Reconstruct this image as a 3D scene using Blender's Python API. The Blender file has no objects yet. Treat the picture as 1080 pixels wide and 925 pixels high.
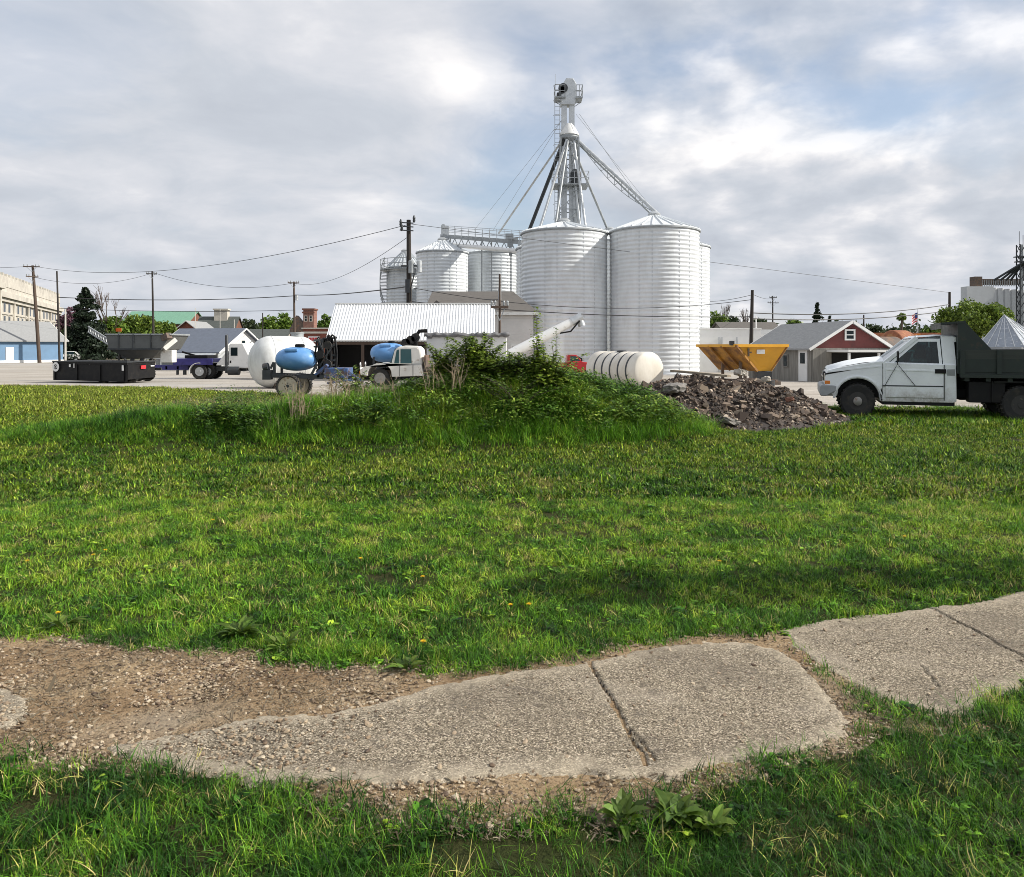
import bpy, bmesh, math, random
import numpy as np
from mathutils import Vector, Matrix, Euler
random.seed(7)
RNG = np.random.default_rng(11)
SC = bpy.context.scene
COL = SC.collection
R = math.radians

# ---------------------------------------------------------------- viewpoint and survey numbers
F, CX, HZ, EYE = 820.0, 540.0, 365.0, 1.6     # focal length in photo pixels, centre, horizon row, eye height

def vnoise(x, y, seed=0):
    """smooth value noise for numpy arrays"""
    x = np.asarray(x, float); y = np.asarray(y, float)
    xi = np.floor(x); yi = np.floor(y); xf = x - xi; yf = y - yi
    def h(a, b):
        s = np.sin(a*127.1 + b*311.7 + seed*74.7)*43758.5453
        return s - np.floor(s)
    u = xf*xf*(3-2*xf); v = yf*yf*(3-2*yf)
    return (h(xi, yi)*(1-u)+h(xi+1, yi)*u)*(1-v) + (h(xi, yi+1)*(1-u)+h(xi+1, yi+1)*u)*v

def fbm(x, y, seed=0, oct=4):
    t = 0; a = .5; n = 0
    for i in range(oct):
        t = t + a*vnoise(np.asarray(x)*2**i, np.asarray(y)*2**i, seed+i); n += a; a *= .5
    return t/n

def sstep(a, b, x):
    t = np.clip((np.asarray(x, float)-a)/(b-a), 0, 1)
    return t*t*(3-2*t)

def mound_h(x, y):
    g = lambda cx, cy, sx, sy, h: h*np.exp(-((x-cx)/sx)**2-((y-cy)/sy)**2)
    m = g(.45, 14.6, 1.55, 1.8, .98)+g(-1.5, 14.3, 1.4, 1.6, .46)+g(2.5, 14.4, 1.0, 1.4, .30)+g(-3.2, 13.9, 1.25, 1.3, .42)+g(-5.8, 13.0, 2.4, .9, .40)
    return m

def ground(x, y):
    x = np.asarray(x, float); y = np.asarray(y, float)
    base = -.65*sstep(22, 60, y)
    m = mound_h(x, y)
    near = (fbm(x*.55, y*.55, 3)-.5)*.10*sstep(5.0, 8, y)*(1-sstep(16.5, 19, y)) + (fbm(x*.4, y*.4, 9)-.5)*.06*sstep(20, 26, y)*(1-sstep(90, 120, y))*0
    return base + m*(.90+.40*fbm(x*1.3, y*1.3, 5)) + near

def gz(x, y): return float(ground(x, y))
def wx(px, D): return (px-CX)/F*D
def wz(py, D): return EYE-(py-HZ)/F*D
def wp(px, py, D): return Vector((wx(px, D), D, wz(py, D)))
def gp(px, D):
    x = wx(px, D); return Vector((x, D, gz(x, D)))
def fl(px, py): # point on flat ground seen at photo pixel
    D = EYE*F/(py-HZ); return (wx(px, D), D)

# ---------------------------------------------------------------- mesh builder
class MB:
    def __init__(s): s.v = []; s.f = []
    def add(s, vs, fs):
        o = len(s.v); s.v += [tuple(v) for v in vs]; s.f += [tuple(i+o for i in f) for f in fs]; return s
    def box(s, c, d, rz=0, rx=0, ry=0):
        m = Euler((rx, ry, rz)).to_matrix(); c = Vector(c)
        vs = [c+m@Vector((sx*d[0]/2, sy*d[1]/2, sz*d[2]/2)) for sx in (-1, 1) for sy in (-1, 1) for sz in (-1, 1)]
        return s.add(vs, [(0,1,3,2),(4,6,7,5),(0,4,5,1),(2,3,7,6),(0,2,6,4),(1,5,7,3)])
    def b2(s, a, b):
        return s.box([(a[i]+b[i])/2 for i in range(3)], [abs(b[i]-a[i]) for i in range(3)])
    def bar(s, p, q, w, h=None):
        p = Vector(p); q = Vector(q); h = h or w
        d = (q-p).normalized(); up = Vector((0,0,1)) if abs(d.z) < .95 else Vector((0,1,0))
        a = d.cross(up).normalized()*w/2; b = d.cross(a).normalized()*h/2
        vs = [e+sa*a+sb*b for e in (p, q) for sa, sb in ((-1,-1),(1,-1),(1,1),(-1,1))]
        return s.add(vs, [(0,3,2,1),(4,5,6,7),(0,1,5,4),(1,2,6,5),(2,3,7,6),(3,0,4,7)])
    def tube(s, pts, r, n=8, caps=True):
        pts = [Vector(p) for p in pts]; rs = r if isinstance(r, (list, tuple)) else [r]*len(pts)
        o = len(s.v); prev = None
        for i, p in enumerate(pts):
            d = (pts[min(i+1, len(pts)-1)]-pts[max(i-1, 0)]).normalized()
            if prev is None:
                up = Vector((0,0,1)) if abs(d.z) < .9 else Vector((0,1,0)); a = d.cross(up).normalized()
            else:
                a = (prev-d*prev.dot(d)).normalized()
            prev = a; b = d.cross(a)
            for k in range(n):
                t = 2*math.pi*k/n; s.v.append(tuple(p+(a*math.cos(t)+b*math.sin(t))*rs[i]))
        for i in range(len(pts)-1):
            for k in range(n):
                k2 = (k+1) % n; s.f.append((o+i*n+k, o+i*n+k2, o+(i+1)*n+k2, o+(i+1)*n+k))
        if caps:
            s.f.append(tuple(o+k for k in range(n))[::-1]); s.f.append(tuple(o+(len(pts)-1)*n+k for k in range(n)))
        return s
    def lathe(s, prof, n=32, m=None, ring=False):
        m = m or Matrix(); o = len(s.v); prof = list(prof)+([prof[0]] if ring else []); N = len(prof)
        for r, z in prof:
            for k in range(n):
                t = 2*math.pi*k/n; s.v.append(tuple(m@Vector((r*math.cos(t), r*math.sin(t), z))))
        for i in range(N-1):
            for k in range(n):
                k2 = (k+1) % n; s.f.append((o+i*n+k, o+i*n+k2, o+(i+1)*n+k2, o+(i+1)*n+k))
        if ring: return s
        if prof[0][0] > 1e-4: s.f.append(tuple(o+k for k in range(n))[::-1])
        if prof[-1][0] > 1e-4: s.f.append(tuple(o+(N-1)*n+k for k in range(n)))
        return s
    def prism(s, poly, y0, y1, plane='xz'):
        n = len(poly); o = len(s.v)
        for y in (y0, y1):
            for a, b in poly:
                s.v.append((a, y, b) if plane == 'xz' else ((y, a, b) if plane == 'yz' else (a, b, y)))
        s.f.append(tuple(o+i for i in range(n))); s.f.append(tuple(o+n+i for i in range(n))[::-1])
        for i in range(n):
            j = (i+1) % n; s.f.append((o+i, o+n+i, o+n+j, o+j))
        return s
    def ball(s, c, r, nu=14, nv=9, sq=(1,1,1)):
        c = Vector(c); prof = [(max(1e-5, math.sin(math.pi*i/nv)), -math.cos(math.pi*i/nv)) for i in range(nv+1)]
        m = Matrix.Translation(c)@Matrix.Diagonal((r*sq[0], r*sq[1], r*sq[2], 1))
        return s.lathe(prof, nu, m)
    def build(s, name, mat, parent=None, smooth=None, bevel=0, loc=None, rz=0, fixn=True):
        me = bpy.data.meshes.new(name); me.from_pydata(s.v, [], s.f)
        if fixn:
            bm = bmesh.new(); bm.from_mesh(me)
            bmesh.ops.remove_doubles(bm, verts=bm.verts, dist=1e-5)
            bmesh.ops.recalc_face_normals(bm, faces=bm.faces); bm.to_mesh(me); bm.free()
        if smooth:
            me.polygons.foreach_set('use_smooth', [True]*len(me.polygons))
            me.set_sharp_from_angle(angle=R(smooth))
        me.materials.append(mat)
        o = bpy.data.objects.new(name, me); COL.objects.link(o)
        if parent: o.parent = parent
        if loc is not None: o.location = loc
        if rz: o.rotation_euler.z = rz
        if bevel:
            b = o.modifiers.new('bevel', 'BEVEL'); b.width = bevel; b.segments = 2; b.limit_method = 'ANGLE'; b.angle_limit = R(35)
        return o

def tag(o, label=None, cat=None, group=None, kind=None):
    if label: o['label'] = label
    if cat: o['category'] = cat
    if group: o['group'] = group
    if kind: o['kind'] = kind
    return o
def empty(name, loc, label, cat, group=None, rz=0):
    o = bpy.data.objects.new(name, None); COL.objects.link(o); o.location = loc; o.rotation_euler.z = rz
    o.empty_display_size = .2
    return tag(o, label, cat, group)
def copy_tree(o, parent=None):
    c = o.copy(); COL.objects.link(c)
    if parent: c.parent = parent
    for ch in list(o.children): copy_tree(ch, c)
    return c

# ---------------------------------------------------------------- materials
class NT:
    def __init__(s, tree): s.t = tree
    def n(s, typ, **kw):
        nd = s.t.nodes.new(typ)
        for k, v in kw.items():
            if k.startswith('i_'):
                key = k[2:]
                nd.inputs[int(key) if key.isdigit() else key.replace('_', ' ')].default_value = v
            else: setattr(nd, k, v)
        return nd
    def l(s, a, b): s.t.links.new(a, b)
    def math(s, op, a, b=None, c=None, clamp=False):
        nd = s.n('ShaderNodeMath', operation=op); nd.use_clamp = clamp
        for i, x in enumerate((a, b, c)):
            if x is None: continue
            if isinstance(x, (int, float)): nd.inputs[i].default_value = x
            else: s.l(x, nd.inputs[i])
        return nd.outputs[0]
    def ramp(s, fac, stops, interp='LINEAR'):
        nd = s.n('ShaderNodeValToRGB'); cr = nd.color_ramp; cr.interpolation = interp
        while len(cr.elements) < len(stops): cr.elements.new(.5)
        for e, (p, c) in zip(cr.elements, stops):
            e.position = p; e.color = (c, c, c, 1) if isinstance(c, (int, float)) else (*c, 1)
        s.l(fac, nd.inputs[0]); return nd.outputs[0]
    def noise(s, vec, scale, detail=4, rough=.55, dim='3D'):
        nd = s.n('ShaderNodeTexNoise', noise_dimensions=dim)
        nd.inputs['Scale'].default_value = scale; nd.inputs['Detail'].default_value = detail; nd.inputs['Roughness'].default_value = rough
        if vec is not None: s.l(vec, nd.inputs['Vector'])
        return nd.outputs[0]
    def mix(s, fac, a, b, blend='MIX'):
        nd = s.n('ShaderNodeMix', data_type='RGBA', blend_type=blend)
        for sock, x in ((nd.inputs[0], fac), (nd.inputs[6], a), (nd.inputs[7], b)):
            if isinstance(x, (int, float)): sock.default_value = x
            elif isinstance(x, (tuple, list)): sock.default_value = (*x, 1)
            else: s.l(x, sock)
        return nd.outputs[2]

def newmat(name):
    m = bpy.data.materials.new(name); m.use_nodes = True; t = m.node_tree
    for nd in list(t.nodes): t.nodes.remove(nd)
    nt = NT(t); out = nt.n('ShaderNodeOutputMaterial'); bs = nt.n('ShaderNodeBsdfPrincipled')
    nt.l(bs.outputs[0], out.inputs[0])
    return m, nt, bs, out

def pm(name, col, rough=.6, metal=0., var=.12, scale=2.5, bump=0., bscale=25., dirt=None, dscale=3., damt=.5, dsharp=.12, spec=.5, stretch=None):
    """painted / plain surface: base colour with patchy variation, optional second colour (rust, dirt) in noise patches"""
    m, nt, bs, out = newmat(name)
    tc = nt.n('ShaderNodeTexCoord'); vec = tc.outputs['Object']
    if stretch:
        mp = nt.n('ShaderNodeMapping'); mp.inputs['Scale'].default_value = stretch; nt.l(vec, mp.inputs[0]); vec = mp.outputs[0]
    n1 = nt.noise(vec, scale, 5, .6)
    lo = tuple(c*(1-var) for c in col); hi = tuple(min(1, c*(1+var)) for c in col)
    c = nt.ramp(n1, [(.3, lo), (.7, hi)])
    if dirt:
        n2 = nt.noise(vec, dscale, 6, .65)
        c = nt.mix(nt.ramp(n2, [(1-damt-dsharp/2, 0.), (1-damt+dsharp/2, 1.)]), c, dirt)
    nt.l(c, bs.inputs['Base Color'])
    rr = nt.ramp(n1, [(.3, max(0, rough-.08)), (.7, min(1, rough+.08))]); nt.l(rr, bs.inputs['Roughness'])
    bs.inputs['Metallic'].default_value = metal; bs.inputs['Specular IOR Level'].default_value = spec
    if bump:
        b = nt.n('ShaderNodeBump'); b.inputs['Strength'].default_value = bump; b.inputs['Distance'].default_value = .02
        nt.l(nt.noise(vec, bscale, 3), b.inputs['Height']); nt.l(b.outputs[0], bs.inputs['Normal'])
    return m

M = {}
M['bin'] = pm('bin_white_sheet', (.69,.72,.74), .38, .0, .08, 1.2, dirt=(.53,.55,.55), dscale=.9, damt=.36, dsharp=.3, stretch=(1,1,.35))
M['bin_grey'] = pm('bin_grey_sheet', (.55,.58,.6), .4, .2, .1, 1.5, dirt=(.4,.41,.41), dscale=1.1, damt=.35, dsharp=.3, stretch=(1,1,.35))
M['galv'] = pm('galvanized_steel', (.52,.54,.55), .42, .55, .15, 3)
M['galv_dull'] = pm('dull_galvanized_steel', (.33,.35,.36), .55, .3, .2, 3)
M['darksteel'] = pm('dark_steel', (.05,.055,.06), .5, .3, .25, 4, dirt=(.1,.06,.04), dscale=5, damt=.35)
M['white_paint'] = pm('white_paint', (.78,.78,.76), .35, 0, .05, 2, dirt=(.5,.48,.43), dscale=2.5, damt=.3, dsharp=.25)
def muddy_white(name, col, mud, z0, z1):
    m, nt, bs, out = newmat(name); tc = nt.n('ShaderNodeTexCoord'); v = tc.outputs['Object']; sp = nt.n('ShaderNodeSeparateXYZ'); nt.l(v, sp.inputs[0])
    n1 = nt.noise(v, 3.2, 6, .65); n2 = nt.noise(v, 22, 4, .7)
    c = nt.ramp(n1, [(.3, tuple(k*.90 for k in col)), (.7, col)])
    h = nt.math('ADD', nt.math('DIVIDE', nt.math('SUBTRACT', z1, sp.outputs[2]), z1-z0), nt.math('MULTIPLY', nt.math('SUBTRACT', n1, .5), 1.5))
    c = nt.mix(nt.math('MULTIPLY', nt.ramp(h, [(.35, 0.), (1.0, 1.)]), nt.ramp(n2, [(.3, .35), (.6, .9)])), c, mud)
    c = nt.mix(nt.ramp(n2, [(.66, 0.), (.74, .5)]), c, (.25,.17,.11))
    nt.l(c, bs.inputs['Base Color']); bs.inputs['Roughness'].default_value = .35; bs.inputs['Specular IOR Level'].default_value = .4; return m
M['truck_white'] = muddy_white('muddy_white_paint', (.86,.90,.92), (.30,.27,.22), .35, .95)
M['old_white'] = pm('chalky_white_paint', (.66,.65,.61), .6, 0, .1, 3, dirt=(.28,.19,.12), dscale=4, damt=.33, dsharp=.15)
M['black'] = pm('black_paint', (.008,.008,.009), .6, 0, .2, 4, dirt=(.022,.02,.017), dscale=3, damt=.35, dsharp=.3, spec=.25)
M['rubber'] = pm('tyre_rubber', (.018,.018,.018), .8, 0, .2, 6, dirt=(.07,.06,.045), dscale=5, damt=.35, dsharp=.3)
M['bed_green'] = pm('dark_green_black_paint', (.014,.024,.020), .5, 0, .25, 4, dirt=(.05,.035,.025), dscale=4, damt=.35)
M['bed_board'] = pm('dark_weathered_boards', (.035,.042,.036), .7, 0, .3, 3, stretch=(.3,1,6), dirt=(.1,.085,.06), dscale=3, damt=.35)
M['glass'] = pm('dark_window_glass', (.012,.022,.026), .08, 0, .1, 1, spec=.22)
M['glass_teal'] = pm('teal_window_glass', (.045,.10,.11), .08, 0, .1, 1, spec=.3)
def glass_mat(name, tint, refl=.10):
    m, nt, bs, out = newmat(name); nt.t.nodes.remove(bs)
    tr = nt.n('ShaderNodeBsdfTransparent'); tr.inputs[0].default_value = (*tint, 1); gl = nt.n('ShaderNodeBsdfGlossy'); gl.inputs['Roughness'].default_value = .05
    fr = nt.n('ShaderNodeFresnel'); fr.inputs[0].default_value = 1.45; mx = nt.n('ShaderNodeMixShader')
    nt.l(nt.math('MULTIPLY', fr.outputs[0], 1.3), mx.inputs[0]); nt.l(tr.outputs[0], mx.inputs[1]); nt.l(gl.outputs[0], mx.inputs[2]); nt.l(mx.outputs[0], out.inputs[0])
    return m
M['cab_glass'] = glass_mat('tinted_cab_glass', (.34,.46,.47))
M['chrome'] = pm('bright_trim', (.6,.6,.6), .25, .8, .1, 4)
M['rim'] = pm('steel_wheel_rim', (.30,.29,.27), .55, .2, .2, 6, dirt=(.18,.12,.08), dscale=8, damt=.4)
M['rim_dark'] = pm('dark_dirty_rim', (.035,.034,.032), .7, 0, .3, 8, dirt=(.12,.10,.08), dscale=14, damt=.35)
M['tan_rim'] = pm('tan_wheel_disc', (.52,.46,.36), .6, 0, .15, 6, dirt=(.3,.22,.14), dscale=6, damt=.4)
M['poly_blue'] = pm('blue_plastic_tank', (.12,.30,.60), .4, 0, .1, 2, dirt=(.26,.42,.66), dscale=2, damt=.35, dsharp=.3)
M['frame_blue'] = pm('blue_frame_paint', (.05,.12,.30), .6, 0, .25, 4, dirt=(.10,.065,.05), dscale=6, damt=.48, dsharp=.2)
M['poly_white'] = pm('white_plastic_tank', (.76,.72,.64), .5, 0, .05, 1.5, dirt=(.55,.50,.41), dscale=1.8, damt=.42, dsharp=.4, stretch=(1,1,.5))
M['tank_white'] = pm('big_tank_white', (.70,.71,.70), .55, 0, .06, 1.2, dirt=(.44,.44,.42), dscale=2.2, damt=.42, dsharp=.35, stretch=(1,1,.4))
M['yellow'] = pm('yellow_paint', (.72,.36,.025), .45, 0, .1, 2, dirt=(.45,.17,.02), dscale=2.6, damt=.32, dsharp=.12)
M['yellow_rust_shade'] = pm('rusty_shaded_yellow_paint', (.50,.24,.03), .6, 0, .15, 2, dirt=(.17,.075,.03), dscale=2.2, damt=.5, dsharp=.2)  # darker brown base holds rust and also the side panel's shade
M['red_paint'] = pm('red_paint', (.48,.025,.03), .3, 0, .1, 2)
M['purple'] = pm('purple_blue_paint', (.035,.03,.17), .4, 0, .2, 3, dirt=(.12,.1,.14), dscale=4, damt=.3)
M['hopper_grey'] = pm('grey_hopper_steel', (.13,.135,.13), .6, .1, .15, 2, dirt=(.18,.13,.1), dscale=2.5, damt=.3)
M['rust'] = pm('rusty_steel', (.28,.10,.045), .8, 0, .35, 3, dirt=(.38,.2,.09), dscale=3, damt=.4, bump=.3)
M['rust_dark'] = pm('dark_rusty_steel', (.11,.085,.07), .75, 0, .3, 3, dirt=(.22,.12,.07), dscale=2.5, damt=.42, dsharp=.2, bump=.3)
M['pole_wood'] = pm('utility_pole_wood', (.085,.06,.045), .9, 0, .3, 3, stretch=(6,6,.5), bump=.3)
M['pole_dark'] = pm('dark_pole_wood', (.035,.03,.026), .9, 0, .3, 3, stretch=(6,6,.5))
M['pole_pale'] = pm('pale_pole', (.5,.48,.44), .8, 0, .1, 3)
M['wire'] = pm('black_cable', (.02,.02,.022), .6, 0, .1, 3)
M['wood_grey'] = pm('weathered_grey_boards', (.24,.23,.205), .85, 0, .25, 2, stretch=(7,7,.4), bump=.2, dirt=(.12,.11,.095), dscale=1.5, damt=.4, dsharp=.3)
M['plank'] = pm('weathered_plank', (.30,.25,.19), .85, 0, .3, 3, stretch=(.6,6,6), bump=.2)
M['stone'] = pm('cream_limestone', (.58,.54,.47), .85, 0, .12, .5, dirt=(.36,.33,.29), dscale=.35, damt=.4, dsharp=.4)
M['brick_red'] = pm('red_brick', (.22,.075,.05), .9, 0, .2, 1.5)
M['brick_brown'] = pm('brown_brick', (.17,.075,.05), .9, 0, .2, 1.5)
M['roof_green'] = pm('green_metal_roof', (.16,.33,.23), .55, 0, .12, .8, stretch=(5,1,1))
M['roof_grey'] = pm('grey_shingles', (.28,.285,.285), .9, 0, .14, 4, stretch=(1,1,3), bump=.3, bscale=10)
M['roof_slate'] = pm('blue_grey_shingles', (.13,.15,.19), .85, 0, .12, 3)
M['roof_dark'] = pm('dark_shingles', (.075,.085,.08), .9, 0, .2, 3)
M['roof_brown'] = pm('brown_grey_shingles', (.12,.11,.10), .9, 0, .16, 3, stretch=(1,1,3), bump=.3, bscale=10)
M['siding_white'] = pm('white_siding', (.74,.74,.73), .55, 0, .05, 1, dirt=(.6,.6,.57), dscale=1, damt=.35, dsharp=.4)
M['siding_blue'] = pm('blue_siding', (.13,.23,.36), .7, 0, .1, 1)
M['siding_grey'] = pm('pale_grey_siding', (.42,.44,.45), .7, 0, .1, 1)
M['trim_white'] = pm('white_trim', (.76,.76,.74), .5, 0, .05, 2)
M['interior'] = pm('interior_shade', (.012,.012,.012), .9, 0, .3, 2)  # near-black base puts the shade of covered spaces into the colour
M['whiteroof'] = pm('white_metal_roof', (.82,.83,.83), .4, 0, .04, 1, dirt=(.66,.67,.66), dscale=1.2, damt=.33, dsharp=.4)
M['concrete_white'] = pm('white_washed_concrete', (.66,.67,.68), .8, 0, .06, .3, dirt=(.5,.5,.5), dscale=.3, damt=.35, dsharp=.4)
M['tar'] = pm('grey_tarpaper', (.17,.17,.175), .8, 0, .25, 3, bump=.4, bscale=8)
M['hiproof'] = pm('shine_streaked_grey_blue_metal', (.27,.30,.34), .38, .35, .12, 2, dirt=(.62,.63,.65), dscale=5.5, damt=.37, dsharp=.1, stretch=(1,1,2.5))  # pale patches paint streaks of shine into the metal's colour
M['orange'] = pm('orange_sign', (.75,.16,.03), .6)
M['flag_red'] = pm('flag_red', (.5,.03,.04), .8)
M['flag_white'] = pm('flag_white', (.75,.75,.75), .8)
M['flag_blue'] = pm('flag_blue', (.03,.05,.2), .8)
M['amber'] = pm('amber_lens', (.7,.2,.02), .3)
M['redlens'] = pm('red_lens', (.55,.03,.04), .3)
M['bark'] = pm('tree_bark', (.07,.055,.04), .95, 0, .3, 4, stretch=(4,4,.7), bump=.4)
M['deadstalk'] = pm('dead_stalk', (.30,.235,.155), .9, 0, .25, 6)

def siding_mat(name, col, pitch, axis=2, depth=.35, dirt=None):
    m, nt, bs, out = newmat(name)
    tc = nt.n('ShaderNodeTexCoord'); sp = nt.n('ShaderNodeSeparateXYZ'); nt.l(tc.outputs['Object'], sp.inputs[0])
    z = nt.math('FRACT', nt.math('DIVIDE', sp.outputs[axis], pitch))
    n1 = nt.noise(tc.outputs['Object'], 1.5, 5)
    c = nt.ramp(n1, [(.3, tuple(k*.9 for k in col)), (.7, col)])
    if dirt: c = nt.mix(nt.ramp(nt.noise(tc.outputs['Object'], 2, 6), [(.5, 0.), (.7, .8)]), c, dirt)
    nt.l(c, bs.inputs['Base Color']); bs.inputs['Roughness'].default_value = .6
    b = nt.n('ShaderNodeBump'); b.inputs['Strength'].default_value = depth; b.inputs['Distance'].default_value = .05
    nt.l(z, b.inputs['Height']); nt.l(b.outputs[0], bs.inputs['Normal'])
    return m
M['lap_white'] = siding_mat('white_lap_siding', (.72,.72,.71), .22, 2, .9)
M['shingle_red'] = siding_mat('red_shingle_wall', (.14,.028,.026), .22, 2, .9, (.07,.018,.017))

def brick_mat(name, c1, c2, mortar, sc=1.):
    m, nt, bs, out = newmat(name)
    tc = nt.n('ShaderNodeTexCoord'); mp = nt.n('ShaderNodeMapping'); mp.inputs['Rotation'].default_value = (R(90), 0, 0)
    nt.l(tc.outputs['Object'], mp.inputs[0])
    b = nt.n('ShaderNodeTexBrick'); nt.l(mp.outputs[0], b.inputs['Vector'])
    b.inputs['Color1'].default_value = (*c1, 1); b.inputs['Color2'].default_value = (*c2, 1); b.inputs['Mortar'].default_value = (*mortar, 1)
    b.inputs['Scale'].default_value = sc; b.inputs['Mortar Size'].default_value = .01
    b.inputs['Brick Width'].default_value = .24; b.inputs['Row Height'].default_value = .08
    nt.l(b.outputs[0], bs.inputs['Base Color']); bs.inputs['Roughness'].default_value = .9
    return m
M['brick'] = brick_mat('brick_courses', (.24,.08,.05), (.17,.055,.04), (.3,.27,.23))
# ---------------------------------------------------------------- camera, sun, sky
cam = bpy.data.cameras.new('camera'); co = bpy.data.objects.new('camera', cam); COL.objects.link(co)
co.location = (0, 0, EYE); co.rotation_euler = (R(90), 0, 0)
cam.sensor_width = 36; cam.lens = 36*F/1080; cam.shift_y = -(462.5-HZ)/1080; cam.clip_end = 6000; cam.clip_start = .05
SC.camera = co
SUN_EL, SUN_AZ = R(34), R(-3)        # azimuth measured from +X towards +Y
sv = Vector((math.cos(SUN_EL)*math.cos(SUN_AZ), math.cos(SUN_EL)*math.sin(SUN_AZ), math.sin(SUN_EL)))
sl = bpy.data.lights.new('sun', 'SUN'); so = bpy.data.objects.new('sun', sl); COL.objects.link(so)
sl.energy = 5.0; sl.angle = R(.55); sl.color = (1, .95, .86)
so.rotation_euler = sv.to_track_quat('Z', 'Y').to_euler(); so.location = (40, -5, 40)

w = bpy.data.worlds.new('World'); SC.world = w; w.use_nodes = True
t = w.node_tree
for nd in list(t.nodes): t.nodes.remove(nd)
nt = NT(t); out = nt.n('ShaderNodeOutputWorld')
sky = nt.n('ShaderNodeTexSky', sky_type='NISHITA'); sky.sun_disc = False; sky.sun_elevation = SUN_EL
sky.sun_rotation = math.pi/2-SUN_AZ   # sky rotation is measured clockwise from +Y
sky.air_density = 1.0; sky.dust_density = 1.5
tc = nt.n('ShaderNodeTexCoord'); sp = nt.n('ShaderNodeSeparateXYZ'); nt.l(tc.outputs['Generated'], sp.inputs[0])
dx, dy, dz = sp.outputs
zz = nt.math('ADD', nt.math('MAXIMUM', dz, 0.), .22)
cx = nt.math('DIVIDE', dx, zz); cy = nt.math('DIVIDE', dy, zz)
cb = nt.n('ShaderNodeCombineXYZ'); nt.l(cx, cb.inputs[0]); nt.l(cy, cb.inputs[1]); cb.inputs[2].default_value = 3.7
az = nt.math('ARCTAN2', dx, dy); el = nt.math('ARCSINE', dz)
def dirblob(px, py, sx, sy):      # soft bump around one direction of the sky (radians)
    a = math.atan2(px-CX, F); e = math.atan2(HZ-py, math.hypot(F, px-CX))
    u = nt.math('DIVIDE', nt.math('SUBTRACT', az, a), sx); v = nt.math('DIVIDE', nt.math('SUBTRACT', el, e), sy)
    q = nt.math('ADD', nt.math('MULTIPLY', u, u), nt.math('MULTIPLY', v, v))
    return nt.math('POWER', 2.718, nt.math('MULTIPLY', q, -1.))
# warped cloud coordinate
wn = nt.n('ShaderNodeTexNoise'); wn.inputs['Scale'].default_value = 1.3; wn.inputs['Detail'].default_value = 3
nt.l(cb.outputs[0], wn.inputs['Vector'])
wv = nt.n('ShaderNodeVectorMath', operation='MULTIPLY_ADD'); nt.l(wn.outputs['Color'], wv.inputs[0])
wv.inputs[1].default_value = (.5, .5, .0); nt.l(cb.outputs[0], wv.inputs[2])
def off(dxy):
    o_ = nt.n('ShaderNodeVectorMath', operation='ADD'); nt.l(wv.outputs[0], o_.inputs[0]); o_.inputs[1].default_value = (*dxy, 0); return o_.outputs[0]
big = nt.noise(wv.outputs[0], .85, 7, .56)
bigs = nt.noise(off((.16, -.10)), .85, 7, .56)
fine = nt.noise(wv.outputs[0], 2.6, 6, .6)
clear = nt.math('ADD', nt.math('MULTIPLY', dirblob(545, 165, .085, .15), .20), nt.math('MULTIPLY', dirblob(5, 25, .16, .09), .13))
clear = nt.math('ADD', clear, nt.math('MULTIPLY', dirblob(960, 125, .10, .035), .10))
clear = nt.math('ADD', clear, nt.math('MULTIPLY', dirblob(690, 60, .10, .05), .07))
extra = nt.math('ADD', nt.math('MULTIPLY', dirblob(200, 240, .33, .16), .17), nt.math('MULTIPLY', dirblob(890, 190, .22, .12), .12))
extra = nt.math('ADD', extra, nt.math('MULTIPLY', dirblob(360, 70, .15, .1), .10))
# low-altitude haze closes the cover towards the horizon
hor = nt.math('MULTIPLY', nt.math('POWER', 2.718, nt.math('MULTIPLY', dz, -9.)), .16)
pc = nt.n('ShaderNodeCombineXYZ'); nt.l(nt.math('MULTIPLY', az, 3.6), pc.inputs[0]); nt.l(nt.math('MULTIPLY', el, 7.0), pc.inputs[1]); pc.inputs[2].default_value = 1.9
pw = nt.n('ShaderNodeVectorMath', operation='MULTIPLY_ADD'); nt.l(wn.outputs['Color'], pw.inputs[0]); pw.inputs[1].default_value = (.35, .35, 0); nt.l(pc.outputs[0], pw.inputs[2])
po = nt.n('ShaderNodeVectorMath', operation='ADD'); nt.l(pw.outputs[0], po.inputs[0]); po.inputs[1].default_value = (.10, .16, 0)
puff = nt.noise(pw.outputs[0], 1.35, 8, .5); puff2 = nt.noise(po.outputs[0], 1.35, 8, .5)
east = nt.ramp(nt.math('ADD', nt.math('MULTIPLY', az, .8), .5), [(.50, .15), (.66, 1.)])
pd_ = nt.math('MULTIPLY', nt.math('MULTIPLY', nt.math('SUBTRACT', puff, .5), .45), east)
dens = nt.math('ADD', nt.math('ADD', nt.math('SUBTRACT', nt.math('ADD', big, pd_), clear), extra), hor)
cover = nt.ramp(dens, [(.30, .34), (.47, .80), (.60, 1.)], 'EASE')
lit = nt.math('SUBTRACT', big, bigs)
pl = nt.math('MULTIPLY', nt.math('MULTIPLY', nt.math('SUBTRACT', puff, puff2), 1.15), east)
lit = nt.math('ADD', lit, pl)
shade = nt.math('ADD', nt.math('MULTIPLY', lit, 2.2), nt.math('MULTIPLY', nt.math('SUBTRACT', fine, .5), .36))
thick = nt.ramp(dens, [(.48, .0), (.85, .22)])
br = nt.math('ADD', nt.math('SUBTRACT', .56, thick), shade)
br = nt.math('ADD', br, nt.math('MULTIPLY', dirblob(940, 165, .09, .055), .14))
br = nt.math('ADD', br, nt.math('MULTIPLY', dirblob(390, 110, .16, .12), .06))
cc = nt.ramp(br, [(.05, (.48,.515,.58)), (.36, (.565,.60,.66)), (.58, (.68,.695,.74)), (.92, (1.0,.975,.965))])
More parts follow.
